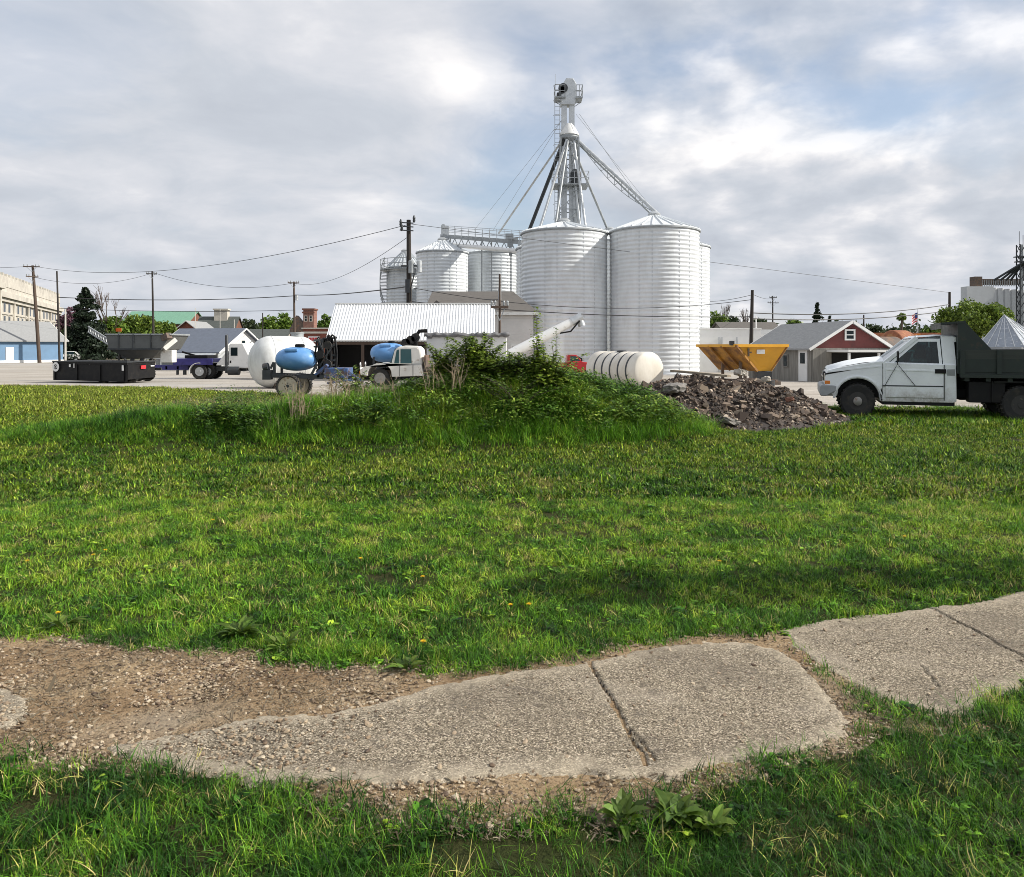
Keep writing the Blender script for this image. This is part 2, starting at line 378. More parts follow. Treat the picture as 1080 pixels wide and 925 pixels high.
skyc = nt.n('ShaderNodeVectorMath', operation='SCALE'); nt.l(sky.outputs[0], skyc.inputs[0]); skyc.inputs['Scale'].default_value = 1.0
bg1 = nt.n('ShaderNodeBackground'); nt.l(sky.outputs[0], bg1.inputs[0]); bg1.inputs[1].default_value = .15
bg2 = nt.n('ShaderNodeBackground'); nt.l(cc, bg2.inputs[0]); bg2.inputs[1].default_value = 1.0
mx = nt.n('ShaderNodeMixShader'); nt.l(cover, mx.inputs[0]); nt.l(bg1.outputs[0], mx.inputs[1]); nt.l(bg2.outputs[0], mx.inputs[2])
nt.l(mx.outputs[0], out.inputs[0])
vs = SC.view_settings; vs.view_transform = 'Standard'; vs.look = 'None'; vs.gamma = 1; vs.exposure = 0.12
SC.cycles.max_bounces = 6; SC.cycles.transparent_max_bounces = 8; SC.cycles.use_adaptive_sampling = True
SC.cycles.sample_clamp_indirect = 8; SC.cycles.filter_width = .9

# ---------------------------------------------------------------- plant materials
def leaf_mat(name, stops, trans=.3, fac='island', rough=.55, objvar=.25, vary=0, spec=.3):
    m, nt, bs, out = newmat(name)
    if fac == 'island':
        f = nt.n('ShaderNodeNewGeometry').outputs['Random Per Island']
        oi = nt.n('ShaderNodeObjectInfo').outputs['Random']
        f = nt.math('ADD', nt.math('MULTIPLY', f, 1-objvar), nt.math('MULTIPLY', oi, objvar))
    else:
        a = nt.n('ShaderNodeAttribute', attribute_type='INSTANCER', attribute_name='tint'); f = a.outputs['Fac']
        f2 = nt.n('ShaderNodeNewGeometry').outputs['Random Per Island']
        f = nt.math('ADD', f, nt.math('MULTIPLY', nt.math('SUBTRACT', f2, .5), .25))
    c = nt.ramp(f, stops)
    if vary:
        wn = nt.n('ShaderNodeTexWhiteNoise', noise_dimensions='1D'); nt.l(nt.math('MULTIPLY', nt.n('ShaderNodeNewGeometry').outputs['Random Per Island'], 91.7), wn.inputs['W'])
        sc_ = nt.n('ShaderNodeVectorMath', operation='SCALE'); nt.l(c, sc_.inputs[0]); nt.l(nt.ramp(wn.outputs['Value'], [(0, 1-vary), (.6, 1.), (1, 1+vary*.9)]), sc_.inputs['Scale']); c = sc_.outputs[0]
    nt.l(c, bs.inputs['Base Color']); bs.inputs['Roughness'].default_value = rough; bs.inputs['Specular IOR Level'].default_value = spec
    if trans:
        tr = nt.n('ShaderNodeBsdfTranslucent'); nt.l(c, tr.inputs[0]); mx = nt.n('ShaderNodeMixShader'); mx.inputs[0].default_value = trans
        nt.l(bs.outputs[0], mx.inputs[1]); nt.l(tr.outputs[0], mx.inputs[2]); nt.l(mx.outputs[0], out.inputs[0])
    return m
GRASS_STOPS = [(0, (.46,.37,.17)), (.12, (.38,.36,.10)), (.24, (.32,.42,.035)), (.5, (.135,.29,.020)), (.75, (.058,.160,.014)), (1, (.020,.066,.009))]
M['grass'] = leaf_mat('grass_blades', GRASS_STOPS, .22, 'tint', rough=.45, vary=.85, spec=.16)
M['weed'] = leaf_mat('weed_leaves', [(0, (.27,.34,.05)), (.5, (.10,.20,.026)), (1, (.03,.08,.012))], .3, 'tint', rough=.45, vary=.7, spec=.2)
M['straw'] = leaf_mat('dry_straw', [(0, (.50,.42,.28)), (.5, (.34,.26,.16)), (1, (.16,.11,.07))], .1, 'tint', vary=.5)
M['leaf_mid'] = leaf_mat('mid_green_leaves', [(0, (.22,.31,.045)), (.5, (.11,.19,.026)), (1, (.035,.075,.013))], .3, vary=.5, rough=.45)
M['leaf_bright'] = leaf_mat('bright_green_leaves', [(0, (.25,.32,.05)), (.5, (.13,.20,.03)), (1, (.045,.085,.016))], .3, vary=.5)
M['leaf_dark'] = leaf_mat('dark_green_needles', [(0, (.03,.045,.022)), (.5, (.018,.032,.016)), (1, (.008,.016,.009))], .1)
M['leaf_far'] = leaf_mat('far_tree_leaves', [(0, (.10,.125,.05)), (.5, (.055,.08,.035)), (1, (.03,.045,.025))])
M['leaf_bare'] = leaf_mat('bare_twigs', [(0, (.13,.10,.085)), (1, (.06,.048,.042))], 0)
M['leaf_pink'] = leaf_mat('pink_blossom', [(0, (.22,.11,.15)), (1, (.09,.05,.07))], .2)
M['leaf_bush'] = leaf_mat('bush_leaves', [(0, (.42,.50,.08)), (.45, (.20,.30,.04)), (1, (.045,.09,.016))], .3, rough=.4, vary=.5)
M['petal'] = leaf_mat('yellow_petals', [(0, (.8,.55,.02)), (1, (.75,.45,.01))], .2)

# ---------------------------------------------------------------- paving outlines on the ground
slab_px = [[(112,792),(235,770),(275,760),(350,757),(400,744),(450,730),(500,721),(545,713),(622,702),(690,687),(745,680),(792,682),(825,690),(845,706),(860,722),(878,745),(893,764),(885,778),(840,793),(790,805),(740,813),(705,823),(660,822),(615,815),(540,824),(450,826),(360,826),(270,825),(190,812)],
           [(828,668),(860,659),(890,655),(950,648),(1030,639),(1080,627),(1190,604),(1330,590),(1345,640),(1190,683),(1120,706),(1080,721),(1040,737),(1010,752),(985,753),(950,745),(915,732),(885,716),(858,700),(840,684)],
           [(-120,738),(0,730),(14,738),(30,748),(22,760),(8,772),(-20,776),(-120,790)]]
dirt_px = [(-200,668),(0,676),(60,673),(120,680),(175,684),(250,690),(320,699),(400,706),(455,712),(500,708),(545,703),(600,695),(690,680),(760,673),(822,668),(850,676),(875,700),(905,728),(940,745),(990,758),(1020,765),(985,772),(935,765),(915,770),(900,790),(850,802),(800,815),(740,825),(712,840),(690,858),(640,868),(600,850),(560,862),(510,868),(455,862),(420,868),(360,845),(250,822),(150,808),(60,806),(0,803),(-200,800)]
SLABS = [np.array([fl(*p) for p in s]) for s in slab_px]
DIRT = np.array([fl(*p) for p in dirt_px])
def psd(x, y, poly):
    """signed distance to polygon, negative inside"""
    x = np.asarray(x, float); y = np.asarray(y, float); d = np.full(x.shape, 1e9); ins = np.zeros(x.shape, bool)
    n = len(poly)
    for i in range(n):
        ax, ay = poly[i]; bx, by = poly[(i+1) % n]
        ex, ey = bx-ax, by-ay; t = np.clip(((x-ax)*ex+(y-ay)*ey)/(ex*ex+ey*ey+1e-12), 0, 1)
        d = np.minimum(d, np.hypot(x-ax-t*ex, y-ay-t*ey))
        c = ((ay > y) != (by > y)) & (x < (bx-ax)*(y-ay)/((by-ay) if by != ay else 1e-9)+ax); ins ^= c
    return np.where(ins, -d, d)
def yard_edge(x):
    e = np.interp(x, [-60,-30,-22,-14,-9,-6,-3,3,6,9,14,60], [37,36.5,34,31,27.5,24,20,20,20.8,20.3,20.3,20.3])
    return e + (fbm(np.asarray(x)*.5, 3.3, 21)-.5)*2.4 + (fbm(np.asarray(x)*1.7, 8.1, 22)-.5)*2.2

# ---------------------------------------------------------------- ground sheets
def grid_mesh(name, xs, ys, zfun, mat, keep=None, kind='structure', dz=0.):
    X, Y = np.meshgrid(xs, ys); Z = zfun(X, Y)+dz
    nx, ny = len(xs), len(ys); v = np.stack([X.ravel(), Y.ravel(), Z.ravel()], 1)
    i = np.arange((nx-1)*(ny-1)); r = i//(nx-1); c = i % (nx-1); a = r*nx+c
    fs = np.stack([a, a+1, a+nx+1, a+nx], 1)
    if keep is not None:
        mxy = v[fs].mean(1); k = keep(mxy[:, 0], mxy[:, 1]); fs = fs[k]
        used = np.unique(fs); remap = np.zeros(len(v), int); remap[used] = np.arange(len(used)); v = v[used]; fs = remap[fs]
    me = bpy.data.meshes.new(name); me.from_pydata(v.tolist(), [], fs.tolist())
    me.polygons.foreach_set('use_smooth', [True]*len(me.polygons)); me.materials.append(mat)
    o = bpy.data.objects.new(name, me); COL.objects.link(o); return tag(o, kind=kind)

# lawn soil: thatch, soil and low green seen between the blades
m, nt, bs, _ = newmat('lawn_soil'); tcw = nt.n('ShaderNodeTexCoord').outputs['Object']
n1 = nt.noise(tcw, .9, 5); n2 = nt.noise(tcw, 30, 4, .7); n3 = nt.noise(tcw, .28, 3)
c = nt.mix(nt.ramp(n1, [(.38, 0.), (.62, 1.)]), (.026,.040,.010), (.055,.045,.02))
c = nt.mix(nt.ramp(n2, [(.35, .75), (.65, 0.)]), c, (.03,.035,.012))
c = nt.mix(nt.ramp(n3, [(.5, 0.), (.7, .55)]), c, (.10,.12,.03))
nt.l(c, bs.inputs['Base Color']); bs.inputs['Roughness'].default_value = 1; bs.inputs['Specular IOR Level'].default_value = .1
b_ = nt.n('ShaderNodeBump'); b_.inputs['Strength'].default_value = .8; b_.inputs['Distance'].default_value = .03; nt.l(n2, b_.inputs['Height']); nt.l(b_.outputs[0], bs.inputs['Normal'])
M['soil'] = m
xs = np.concatenate([-np.geomspace(31, 1600, 26)[::-1], np.arange(-30, 30.01, .2), np.geomspace(31, 1600, 26)])
ys = np.concatenate([np.linspace(-60, .8, 18), np.arange(1, 24, .13), np.arange(24, 62, .4), np.geomspace(63, 1800, 36)])
grid_mesh('ground', xs, ys, ground, M['soil'])

# gravel yard
m, nt, bs, _ = newmat('gravel_yard'); tcw = nt.n('ShaderNodeTexCoord').outputs['Object']
n1 = nt.noise(tcw, .25, 5); n2 = nt.noise(tcw, 9, 5, .7); n3 = nt.noise(tcw, .07, 4); mp_ = nt.n('ShaderNodeMapping'); mp_.inputs['Scale'].default_value = (.09, 1.1, 1); nt.l(tcw, mp_.inputs[0]); n4 = nt.noise(mp_.outputs[0], .9, 5)
c = nt.ramp(n1, [(.3, (.36,.325,.28)), (.7, (.52,.48,.425))])
c = nt.mix(nt.ramp(n2, [(.4, .45), (.6, 0.)]), c, (.24,.215,.185))
c = nt.mix(nt.ramp(n3, [(.52, 0.), (.62, .7)]), c, (.40,.385,.365))
c = nt.mix(nt.ramp(n4, [(.54, 0.), (.64, .6)]), c, (.235,.205,.17)); c = nt.mix(nt.ramp(n4, [(.30, .5), (.40, 0.)]), c, (.60,.56,.50))
nt.l(c, bs.inputs['Base Color']); bs.inputs['Roughness'].default_value = .95; bs.inputs['Specular IOR Level'].default_value = .2
b_ = nt.n('ShaderNodeBump'); b_.inputs['Strength'].default_value = .7; b_.inputs['Distance'].default_value = .03; nt.l(n2, b_.inputs['Height']); nt.l(b_.outputs[0], bs.inputs['Normal'])
M['gravel'] = m
gx = np.concatenate([np.arange(-90, -30, 2.5), np.arange(-30, 30.01, .2), np.arange(32, 90, 2.5)])
gy = np.concatenate([np.arange(19, 24, .13)[:-1], np.arange(24, 62, .4), np.linspace(62.5, 150, 30)])
gy = np.concatenate([ys[(ys > 18) & (ys < 62)], np.linspace(62.5, 128, 24)])
grid_mesh('gravel_yard', gx, gy, ground, M['gravel'], keep=lambda x, y: y > yard_edge(x), dz=.012)

# bare dirt beside the walk
m, nt, bs, _ = newmat('bare_dirt'); tcw = nt.n('ShaderNodeTexCoord').outputs['Object']
n1 = nt.noise(tcw, 2.2, 5); n2 = nt.noise(tcw, 55, 5, .75); n3 = nt.noise(tcw, 1.1, 4)
c = nt.ramp(n1, [(.3, (.28,.185,.105)), (.7, (.46,.34,.205))])
c = nt.mix(nt.ramp(n2, [(.36, .8), (.5, 0.)]), c, (.06,.04,.028))
c = nt.mix(nt.ramp(n2, [(.58, 0.), (.68, .75)]), c, (.40,.34,.25))
c = nt.mix(nt.ramp(n3, [(.55, 0.), (.68, .5)]), c, (.33,.29,.235))
nt.l(c, bs.inputs['Base Color']); bs.inputs['Roughness'].default_value = 1; bs.inputs['Specular IOR Level'].default_value = .1
b_ = nt.n('ShaderNodeBump'); b_.inputs['Strength'].default_value = 1; b_.inputs['Distance'].default_value = .02; nt.l(n2, b_.inputs['Height']); nt.l(b_.outputs[0], bs.inputs['Normal'])
M['dirt'] = m
dxs = np.arange(-6, 4.5, .04); dys = np.arange(2.1, 6.6, .04)
EDGE = lambda x, y: (fbm(np.asarray(x)*5, np.asarray(y)*5, 41)-.5)*.30
dirtz = lambda x, y: ground(x, y)+.006+.022*np.clip(fbm(x*7, y*7, 33)-.35, 0, 1)-.05*sstep(.02, .13, psd(x, y, DIRT)+EDGE(x, y)*.6)
grid_mesh('dirt', dxs, dys, dirtz, M['dirt'], keep=lambda x, y: psd(x, y, DIRT)+EDGE(x, y)*.6 < .16)

# concrete walk: exposed aggregate, worn pale towards its broken edges
m, nt, bs, _ = newmat('aggregate_concrete'); tcw = nt.n('ShaderNodeTexCoord').outputs['Object']
vo = nt.n('ShaderNodeTexVoronoi'); vo.inputs['Scale'].default_value = 190; nt.l(tcw, vo.inputs['Vector'])
vc = nt.n('ShaderNodeSeparateColor'); nt.l(vo.outputs['Color'], vc.inputs[0])
n1 = nt.noise(tcw, 1.6, 6, .6); n2 = nt.noise(tcw, 130, 3, .7); n3 = nt.noise(tcw, .9, 3); n4 = nt.noise(tcw, 14, 5, .7)
c = nt.ramp(vc.outputs[0], [(0, (.05,.039,.026)), (.22, (.115,.094,.067)), (.6, (.245,.205,.148)), (.85, (.36,.305,.225)), (1, (.62,.54,.42))])
c = nt.mix(nt.ramp(n1, [(.36, .45), (.5, 0.)]), c, (.12,.10,.077), 'MIX')
c = nt.mix(nt.ramp(n1, [(.54, 0.), (.68, .42)]), c, (.36,.31,.245))
c = nt.mix(nt.ramp(n4, [(.34, .5), (.44, 0.)]), c, (.10,.085,.07))
at = nt.n('ShaderNodeAttribute', attribute_name='wear')
c = nt.mix(nt.math('MULTIPLY', at.outputs['Fac'], nt.ramp(n4, [(.35, .2), (.65, .9)])), c, (.46,.395,.295))
nt.l(c, bs.inputs['Base Color']); bs.inputs['Roughness'].default_value = .95; bs.inputs['Specular IOR Level'].default_value = .2
b_ = nt.n('ShaderNodeBump'); b_.inputs['Strength'].default_value = .75; b_.inputs['Distance'].default_value = .008; nt.l(vc.outputs[0], b_.inputs['Height']); nt.l(b_.outputs[0], bs.inputs['Normal'])
M['walk'] = m
M['crackfill'] = pm('crack_dirt', (.035,.026,.02), 1, 0, .3, 20)

def slab(poly, crack_lines, tilt=(0, 0)):
    lo = poly.min(0)-.1; hi = poly.max(0)+.1
    hi[0] = min(hi[0], 7.5); lo[0] = max(lo[0], -6)
    gx = np.arange(lo[0], hi[0], .009); gy = np.arange(lo[1], hi[1], .009)
    X, Y = np.meshgrid(gx, gy)
    sd = psd(X, Y, poly) - .03 + (fbm(X*4, Y*4, 51)-.5)*.05 + (fbm(X*22, Y*22, 52)-.5)*.055 + (fbm(X*70, Y*70, 54)-.5)*.03
    z = .020 + tilt[0]*(X-poly[:, 0].mean()) + tilt[1]*(Y-poly[:, 1].mean()) + .006*(fbm(X*6, Y*6, 53)-.5)
    z = z - .020*sstep(-.05, .012, sd)
    cr = np.full(X.shape, 1e9)
    for (x0, y0), (x1, y1), wd in crack_lines:
        ex, ey = x1-x0, y1-y0; L = math.hypot(ex, ey)
        t = np.clip(((X-x0)*ex+(Y-y0)*ey)/L**2, 0, 1)
        wob = (fbm(t*L*6, 0*t, 61)-.5)*.04*(1 if wd > .004 else .2)
        px_ = x0+t*ex-ey/L*wob; py_ = y0+t*ey+ex/L*wob
        cr = np.minimum(cr, np.hypot(X-px_, Y-py_)/wd)
    z = np.where(cr < 1, z-.016, z)
    nx = len(gx); vid = np.arange(X.size).reshape(X.shape)
    ins = sd < .012
    q = ins[:-1, :-1] & ins[1:, :-1] & ins[:-1, 1:] & ins[1:, 1:]
    a = vid[:-1, :-1][q]; fs = np.stack([a, a+1, a+nx+1, a+nx], 1)
    v = np.stack([X.ravel(), Y.ravel(), np.maximum(z, -.02).ravel()], 1)
    used = np.unique(fs); rm = np.zeros(len(v), int); rm[used] = np.arange(len(used))
    me = bpy.data.meshes.new('sidewalk'); me.from_pydata(v[used].tolist(), [], rm[fs].tolist())
    wear = (1-sstep(.01, .16, -sd.ravel()[used]))*.85
    me.attributes.new('wear', 'FLOAT', 'POINT').data.foreach_set('value', wear.astype(np.float32))
    me.materials.append(M['walk']); me.materials.append(M['crackfill'])
    fc = (cr < 1).ravel()[used][rm[fs]].sum(1) >= 3
    me.polygons.foreach_set('material_index', fc.astype(np.int32)); me.polygons.foreach_set('use_smooth', [True]*len(me.polygons))
    o = bpy.data.objects.new('sidewalk', me); COL.objects.link(o); tag(o, kind='structure')
L_ = lambda a, b, wd: (fl(*a), fl(*b), wd)
slab(SLABS[0], [L_((620,700),(648,748),.008), L_((648,748),(682,812),.009), L_((640,742),(690,806),.0045)])
slab(SLABS[1], [L_((975,640),(1090,702),.008), L_((972,706),(990,728),.005)], (.003, .002))
slab(SLABS[2], [])
# ---------------------------------------------------------------- scatter of small plants and stones (stuff)
def proto_coll(name, objs):
    c = bpy.data.collections.new(name)
    for o in objs: c.objects.link(o)
    return c
def pobj(name, v, f, mat):
    me = bpy.data.meshes.new(name); me.from_pydata(v, [], f); me.materials.append(mat); return bpy.data.objects.new(name, me)
def blade(v, f, base, h, lean, ang, w, segs=3, curl=.5):
    o = len(v); ca, sa = math.cos(ang), math.sin(ang)
    for i in range(segs+1):
        t = i/segs; out_ = lean*h*(t**(1+curl)); z = h*t*(1-.25*lean*t); ww = w*(1-t*.95)/2
        cxp, cyp = base[0]+ca*out_, base[1]+sa*out_
        v += [(cxp-sa*ww, cyp+ca*ww, z), (cxp+sa*ww, cyp-ca*ww, z)]
    for i in range(segs): f.append((o+2*i, o+2*i+1, o+2*i+3, o+2*i+2))
def tuft(name, n, rad, hmin, hmax, w, leanmax, mat, segs=3, sd=0):
    r = random.Random(sd); v, f = [], []
    for _ in range(n):
        a = r.uniform(0, 6.283); q = rad*math.sqrt(r.random())
        blade(v, f, (q*math.cos(a), q*math.sin(a)), r.uniform(hmin, hmax), r.uniform(.1, leanmax), r.uniform(0, 6.283), w*r.uniform(.7, 1.3), segs)
    return pobj(name, v, f, mat)
def leaf(v, f, p, d, L, w, droop=.3):
    d = Vector(d).normalized(); s = d.cross(Vector((0,0,1)))
    s = s.normalized() if s.length > 1e-3 else Vector((1,0,0)); n = s.cross(d); o = len(v); p = Vector(p)
    pts = [p, p+d*L*.35+s*w*.5+n*L*.05, p+d*L*.35-s*w*.5+n*L*.05, p+d*L*.75+s*w*.38-n*L*droop*.3, p+d*L*.75-s*w*.38-n*L*droop*.3, p+d*L-n*L*droop]
    v += [tuple(q) for q in pts]; f += [(o, o+1, o+2), (o+1, o+3, o+4, o+2), (o+3, o+5, o+4)]
def leafy(name, n, h, L, w, mat, spread=.5, sd=0, rosette=False):
    r = random.Random(sd); v, f = [], []
    for k in range(n):
        a = k*2.4+r.uniform(-.4, .4); t = 0 if rosette else r.uniform(.15, 1)
        up = r.uniform(.25, .9) if rosette else r.uniform(-.2, .6)
        leaf(v, f, (r.uniform(-.3,.3)*spread*h, r.uniform(-.3,.3)*spread*h, h*t*.9), (math.cos(a), math.sin(a), up), L*r.uniform(.6, 1.2), w*r.uniform(.7, 1.2), r.uniform(.1, .5))
    return pobj(name, v, f, mat)

def scatter(name, P, rot, scl, pick, tint, coll):
    me = bpy.data.meshes.new(name); me.from_pydata(np.asarray(P).tolist(), [], [])
    n = len(P)
    me.attributes.new('rot', 'FLOAT_VECTOR', 'POINT').data.foreach_set('vector', np.asarray(rot, np.float32).ravel())
    me.attributes.new('scl', 'FLOAT', 'POINT').data.foreach_set('value', np.asarray(scl, np.float32))
    me.attributes.new('tint', 'FLOAT', 'POINT').data.foreach_set('value', np.asarray(tint, np.float32))
    me.attributes.new('pick', 'INT', 'POINT').data.foreach_set('value', np.asarray(pick, np.int32))
    o = bpy.data.objects.new(name, me); COL.objects.link(o); tag(o, kind='stuff')
    g = bpy.data.node_groups.new('scatter_'+name, 'GeometryNodeTree')
    g.interface.new_socket('Geometry', in_out='INPUT', socket_type='NodeSocketGeometry'); g.interface.new_socket('Geometry', in_out='OUTPUT', socket_type='NodeSocketGeometry')
    k = NT(g); gi = k.n('NodeGroupInput'); go = k.n('NodeGroupOutput'); ip = k.n('GeometryNodeInstanceOnPoints')
    ci = k.n('GeometryNodeCollectionInfo'); ci.inputs['Collection'].default_value = coll; ci.inputs['Separate Children'].default_value = True; ci.inputs['Reset Children'].default_value = True
    def att(nm, typ):
        a = k.n('GeometryNodeInputNamedAttribute', data_type=typ); a.inputs['Name'].default_value = nm
        return next(s for s in a.outputs if s.enabled and s.name == 'Attribute')
    k.l(gi.outputs[0], ip.inputs['Points']); k.l(ci.outputs[0], ip.inputs['Instance']); ip.inputs['Pick Instance'].default_value = True
    k.l(att('pick', 'INT'), ip.inputs['Instance Index'])
    er = k.n('FunctionNodeEulerToRotation'); k.l(att('rot', 'FLOAT_VECTOR'), er.inputs[0]); k.l(er.outputs[0], ip.inputs['Rotation'])
    k.l(att('scl', 'FLOAT'), ip.inputs['Scale']); k.l(ip.outputs[0], go.inputs[0])
    o.modifiers.new('scatter', 'NODES').node_group = g
    return o

def sample(y0, y1, dens, xpad=1.2, xslope=.74, xr=None):
    """random ground points inside the wedge of ground the photo covers (plus a margin)"""
    hw = xslope*y1+xpad; x0, x1 = xr or (-hw, hw); n = int((x1-x0)*(y1-y0)*dens)
    x = RNG.uniform(x0, x1, n); y = RNG.uniform(y0, y1, n); k = np.abs(x) < xslope*y+xpad
    return x[k], y[k]

# heap of broken asphalt and soil (outline needed for the grass too)
def heap_h(x, y):
    g = lambda cx, cy, sx, sy, h: h*np.exp(-(((x-cx)/sx)**2)**1.15-(((y-cy)/sy)**2)**1.15)
    return g(4.3, 16.2, 1.4, 1.15, .72)+g(5.9, 16.9, 1.05, .9, .50)+g(3.2, 16.0, .95, 1.2, .42)

def lawn_mask(x, y):
    """0..1 chance that grass grows here"""
    m = np.ones(x.shape)
    e = EDGE(x, y)
    nr = y < 6.6
    dsd = np.full(x.shape, 9.); ssd = np.full(x.shape, 9.)
    dsd[nr] = psd(x[nr], y[nr], DIRT)
    for s in SLABS: ssd[nr] = np.minimum(ssd[nr], psd(x[nr], y[nr], s))
    m *= sstep(-.10, .06, dsd+e*.55)
    m *= (ssd > .0)
    # grass creeping into the gap between the two slabs
    gap = (x > 1.5) & (x < 2.45) & (y > 3.2) & (y < 4.4) & (ssd > .01)
    m = np.where(gap & (fbm(x*6, y*6, 71)+.16*(x-1.75) > .45), .85, m)
    # thin patches
    thin = fbm(x*.9, y*.9, 81)
    m *= np.where(thin > .68, .6, 1.)
    m *= np.where(fbm(x*7, y*7, 83) > .42, 1., np.where(y < 4.6, .7, .38))
    for px, py, s in ((20,858,.16),(490,905,.17),(590,905,.2),(230,905,.10),(570,565,.28),(400,612,.20)):
        bx, by = fl(px, py); m *= 1-.9*np.exp(-((x-bx)/s)**2-((y-by)/(s*.6))**2)
    m *= 1-sstep(-1.2, .4, y-yard_edge(x))
    m *= heap_h(x, y) < .10
    return m

GP = proto_coll('grass_kinds', [tuft('grass_tuft', 15, .06, .022, .062, .0062, 1.5, M['grass'], 3, k) for k in range(6)])
GL = proto_coll('long_grass_kinds', [tuft('long_grass_tuft', 17, .085, .035, .115, .0068, 1.7, M['grass'], 4, 20+k) for k in range(6)])
GF = proto_coll('far_grass_kinds', [tuft('far_grass_tuft', 15, .11, .022, .062, .014, 1.3, M['grass'], 2, 40+k) for k in range(4)])
CL = proto_coll('clover_kinds', [leafy('clover_tuft', 18, .035, .026, .02, M['grass'], 1.6, 60+k) for k in range(3)])

def tint_of(x, y):
    t = .50+.50*(fbm(x*1.1, y*1.1, 91)-.5)+.95*(fbm(x*6, y*6, 92)-.5)+RNG.normal(0, .15, x.shape)
    t -= .40*sstep(12, 22, y)*(1-sstep(-5, 2, x)) + .04*sstep(6.5, 9, y)
    t += .16*(1-sstep(3.4, 4.6, y))+.12*(1-sstep(4.6, 6.5, y))
    dry = fbm(x*1.7, y*1.7, 95); t -= .16*sstep(.62, .76, dry)
    t = np.where(RNG.random(x.shape) < .05, .08, t)
    t = np.where(y > 10, np.maximum(t, .23+RNG.normal(0, .03, x.shape)), t)
    return np.clip(t, 0, 1)

def lawn(name, y0, y1, dens, coll, nk, smin, smax, cut=None):
    x, y = sample(y0, y1, dens); m = lawn_mask(x, y); k = RNG.random(x.shape) < m
    if cut is not None: k &= cut(x, y)
    x, y = x[k], y[k]; n = len(x)
    s = RNG.uniform(smin, smax, n)*(.30+.75*fbm(x*2.2, y*2.2, 99)+.75*fbm(x*6.5, y*6.5, 98))
    scatter(name, np.stack([x, y, ground(x, y)-.004], 1), np.stack([RNG.normal(0, .12, n), RNG.normal(0, .12, n), RNG.uniform(0, 6.28, n)], 1), s, RNG.integers(0, nk, n), np.maximum(tint_of(x, y), .38 if name == 'clover' else 0), coll)

lawn('foreground_grass', 2.2, 4.35, 1250, GL, 6, .34, .74, cut=lambda x, y: y < 4.1+.0*x)
lawn('lawn_grass', 3.6, 8.0, 780, GP, 6, .55, 1.15, cut=lambda x, y: y > 3.9)
lawn('lawn_grass', 8.0, 15, 255, GF, 4, .65, 1.3)
lawn('lawn_grass', 15, 38, 125, GF, 4, 1.1, 2.0)
lawn('clover', 2.4, 10.0, 90, CL, 3, .5, 1.15)
# longer fringe where the lawn meets the walk and the dirt
x, y = sample(3.3, 5.6, 700); d = psd(x, y, DIRT)+EDGE(x, y)*.55; k = (d > .0) & (d < .28) & (RNG.random(x.shape) < lawn_mask(x, y)) & (y > 3.95); x, y = x[k], y[k]; n = len(x)
scatter('fringe_grass', np.stack([x, y, ground(x, y)], 1), np.stack([RNG.normal(0, .15, n), RNG.normal(0, .15, n), RNG.uniform(0, 6.28, n)], 1), RNG.uniform(.35, .75, n), RNG.integers(0, 6, n), np.clip(tint_of(x, y)+.10, 0, 1), GL)

# mound: tall rank grass, leafy weeds, dry stalks
TG = proto_coll('rank_grass_kinds', [tuft('rank_grass_tuft', 24, .15, .10, .38, .013, 1.3, M['grass'], 3, 80+k) for k in range(5)])
WD = proto_coll('weed_kinds', [leafy('weed_plant', 44, .28, .050, .028, M['weed'], .8, 100+k) for k in range(4)]+[leafy('weed_plant', 20, .34, .095, .035, M['weed'], .7, 110), leafy('weed_plant', 60, .24, .034, .022, M['weed'], .9, 111), leafy('weed_plant', 30, .5, .06, .018, M['weed'], .4, 112)])
ST = proto_coll('straw_kinds', [tuft('straw_tuft', 9, .12, .12, .40, .006, 1.3, M['straw'], 3, 120+k) for k in range(4)])
x, y = sample(10.2, 17.6, 170, xr=(-9.5, 4.4)); mh = mound_h(x, y); k = (RNG.random(x.shape) < sstep(.05, .16, mh)) & (heap_h(x, y) < .16); x, y, mh = x[k], y[k], mh[k]; n = len(x)
patch = fbm(x*1.1, y*1.1, 131)
sc_ = RNG.uniform(.5, 1.0, n)*(.5+.75*patch)*np.where(x < -3.9, .8, 1)
tt = np.clip(.62+.16*(x < -3.9)+.45*(patch-.5)+RNG.normal(0, .12, n)-.30*sstep(.62, .78, fbm(x*.8, y*.9, 133)), .08, 1)
scatter('mound_grass', np.stack([x, y, ground(x, y)-.01], 1), np.stack([RNG.normal(0, .15, n), RNG.normal(0, .15, n), RNG.uniform(0, 6.28, n)], 1), sc_, RNG.integers(0, 5, n), tt, TG)
x, y = sample(11.2, 16.8, 200, xr=(-5, 3.9)); mh = mound_h(x, y); k = (RNG.random(x.shape) < sstep(.10, .32, mh)*sstep(.34, .50, fbm(x*.9, y*.9, 135))) & (heap_h(x, y) < .12); x, y = x[k], y[k]; n = len(x)
scatter('mound_weeds', np.stack([x, y, ground(x, y)-.01], 1), np.stack([RNG.normal(0, .12, n), RNG.normal(0, .12, n), RNG.uniform(0, 6.28, n)], 1), RNG.uniform(.5, 1.3, n), np.clip((fbm(x*1.2, y*1.2, 178)*9-1+RNG.normal(0, 1, n)).astype(int), 0, 6), np.clip(.55+.8*(fbm(x*1.6, y*1.6, 177)-.5)+RNG.normal(0, .2, n), 0, 1), WD)
x, y = sample(11.4, 16.4, 60, xr=(-6.0, 3.6)); mh = mound_h(x, y)
bx = (x+2.6)/1.6; by = (y-14.0)/1.4
k = (RNG.random(x.shape) < sstep(.08, .3, mh)*(np.exp(-bx**2-by**2)*.40+.15*(fbm(x*1.3, y*1.3, 137) > .6))); x, y = x[k], y[k]; n = len(x)
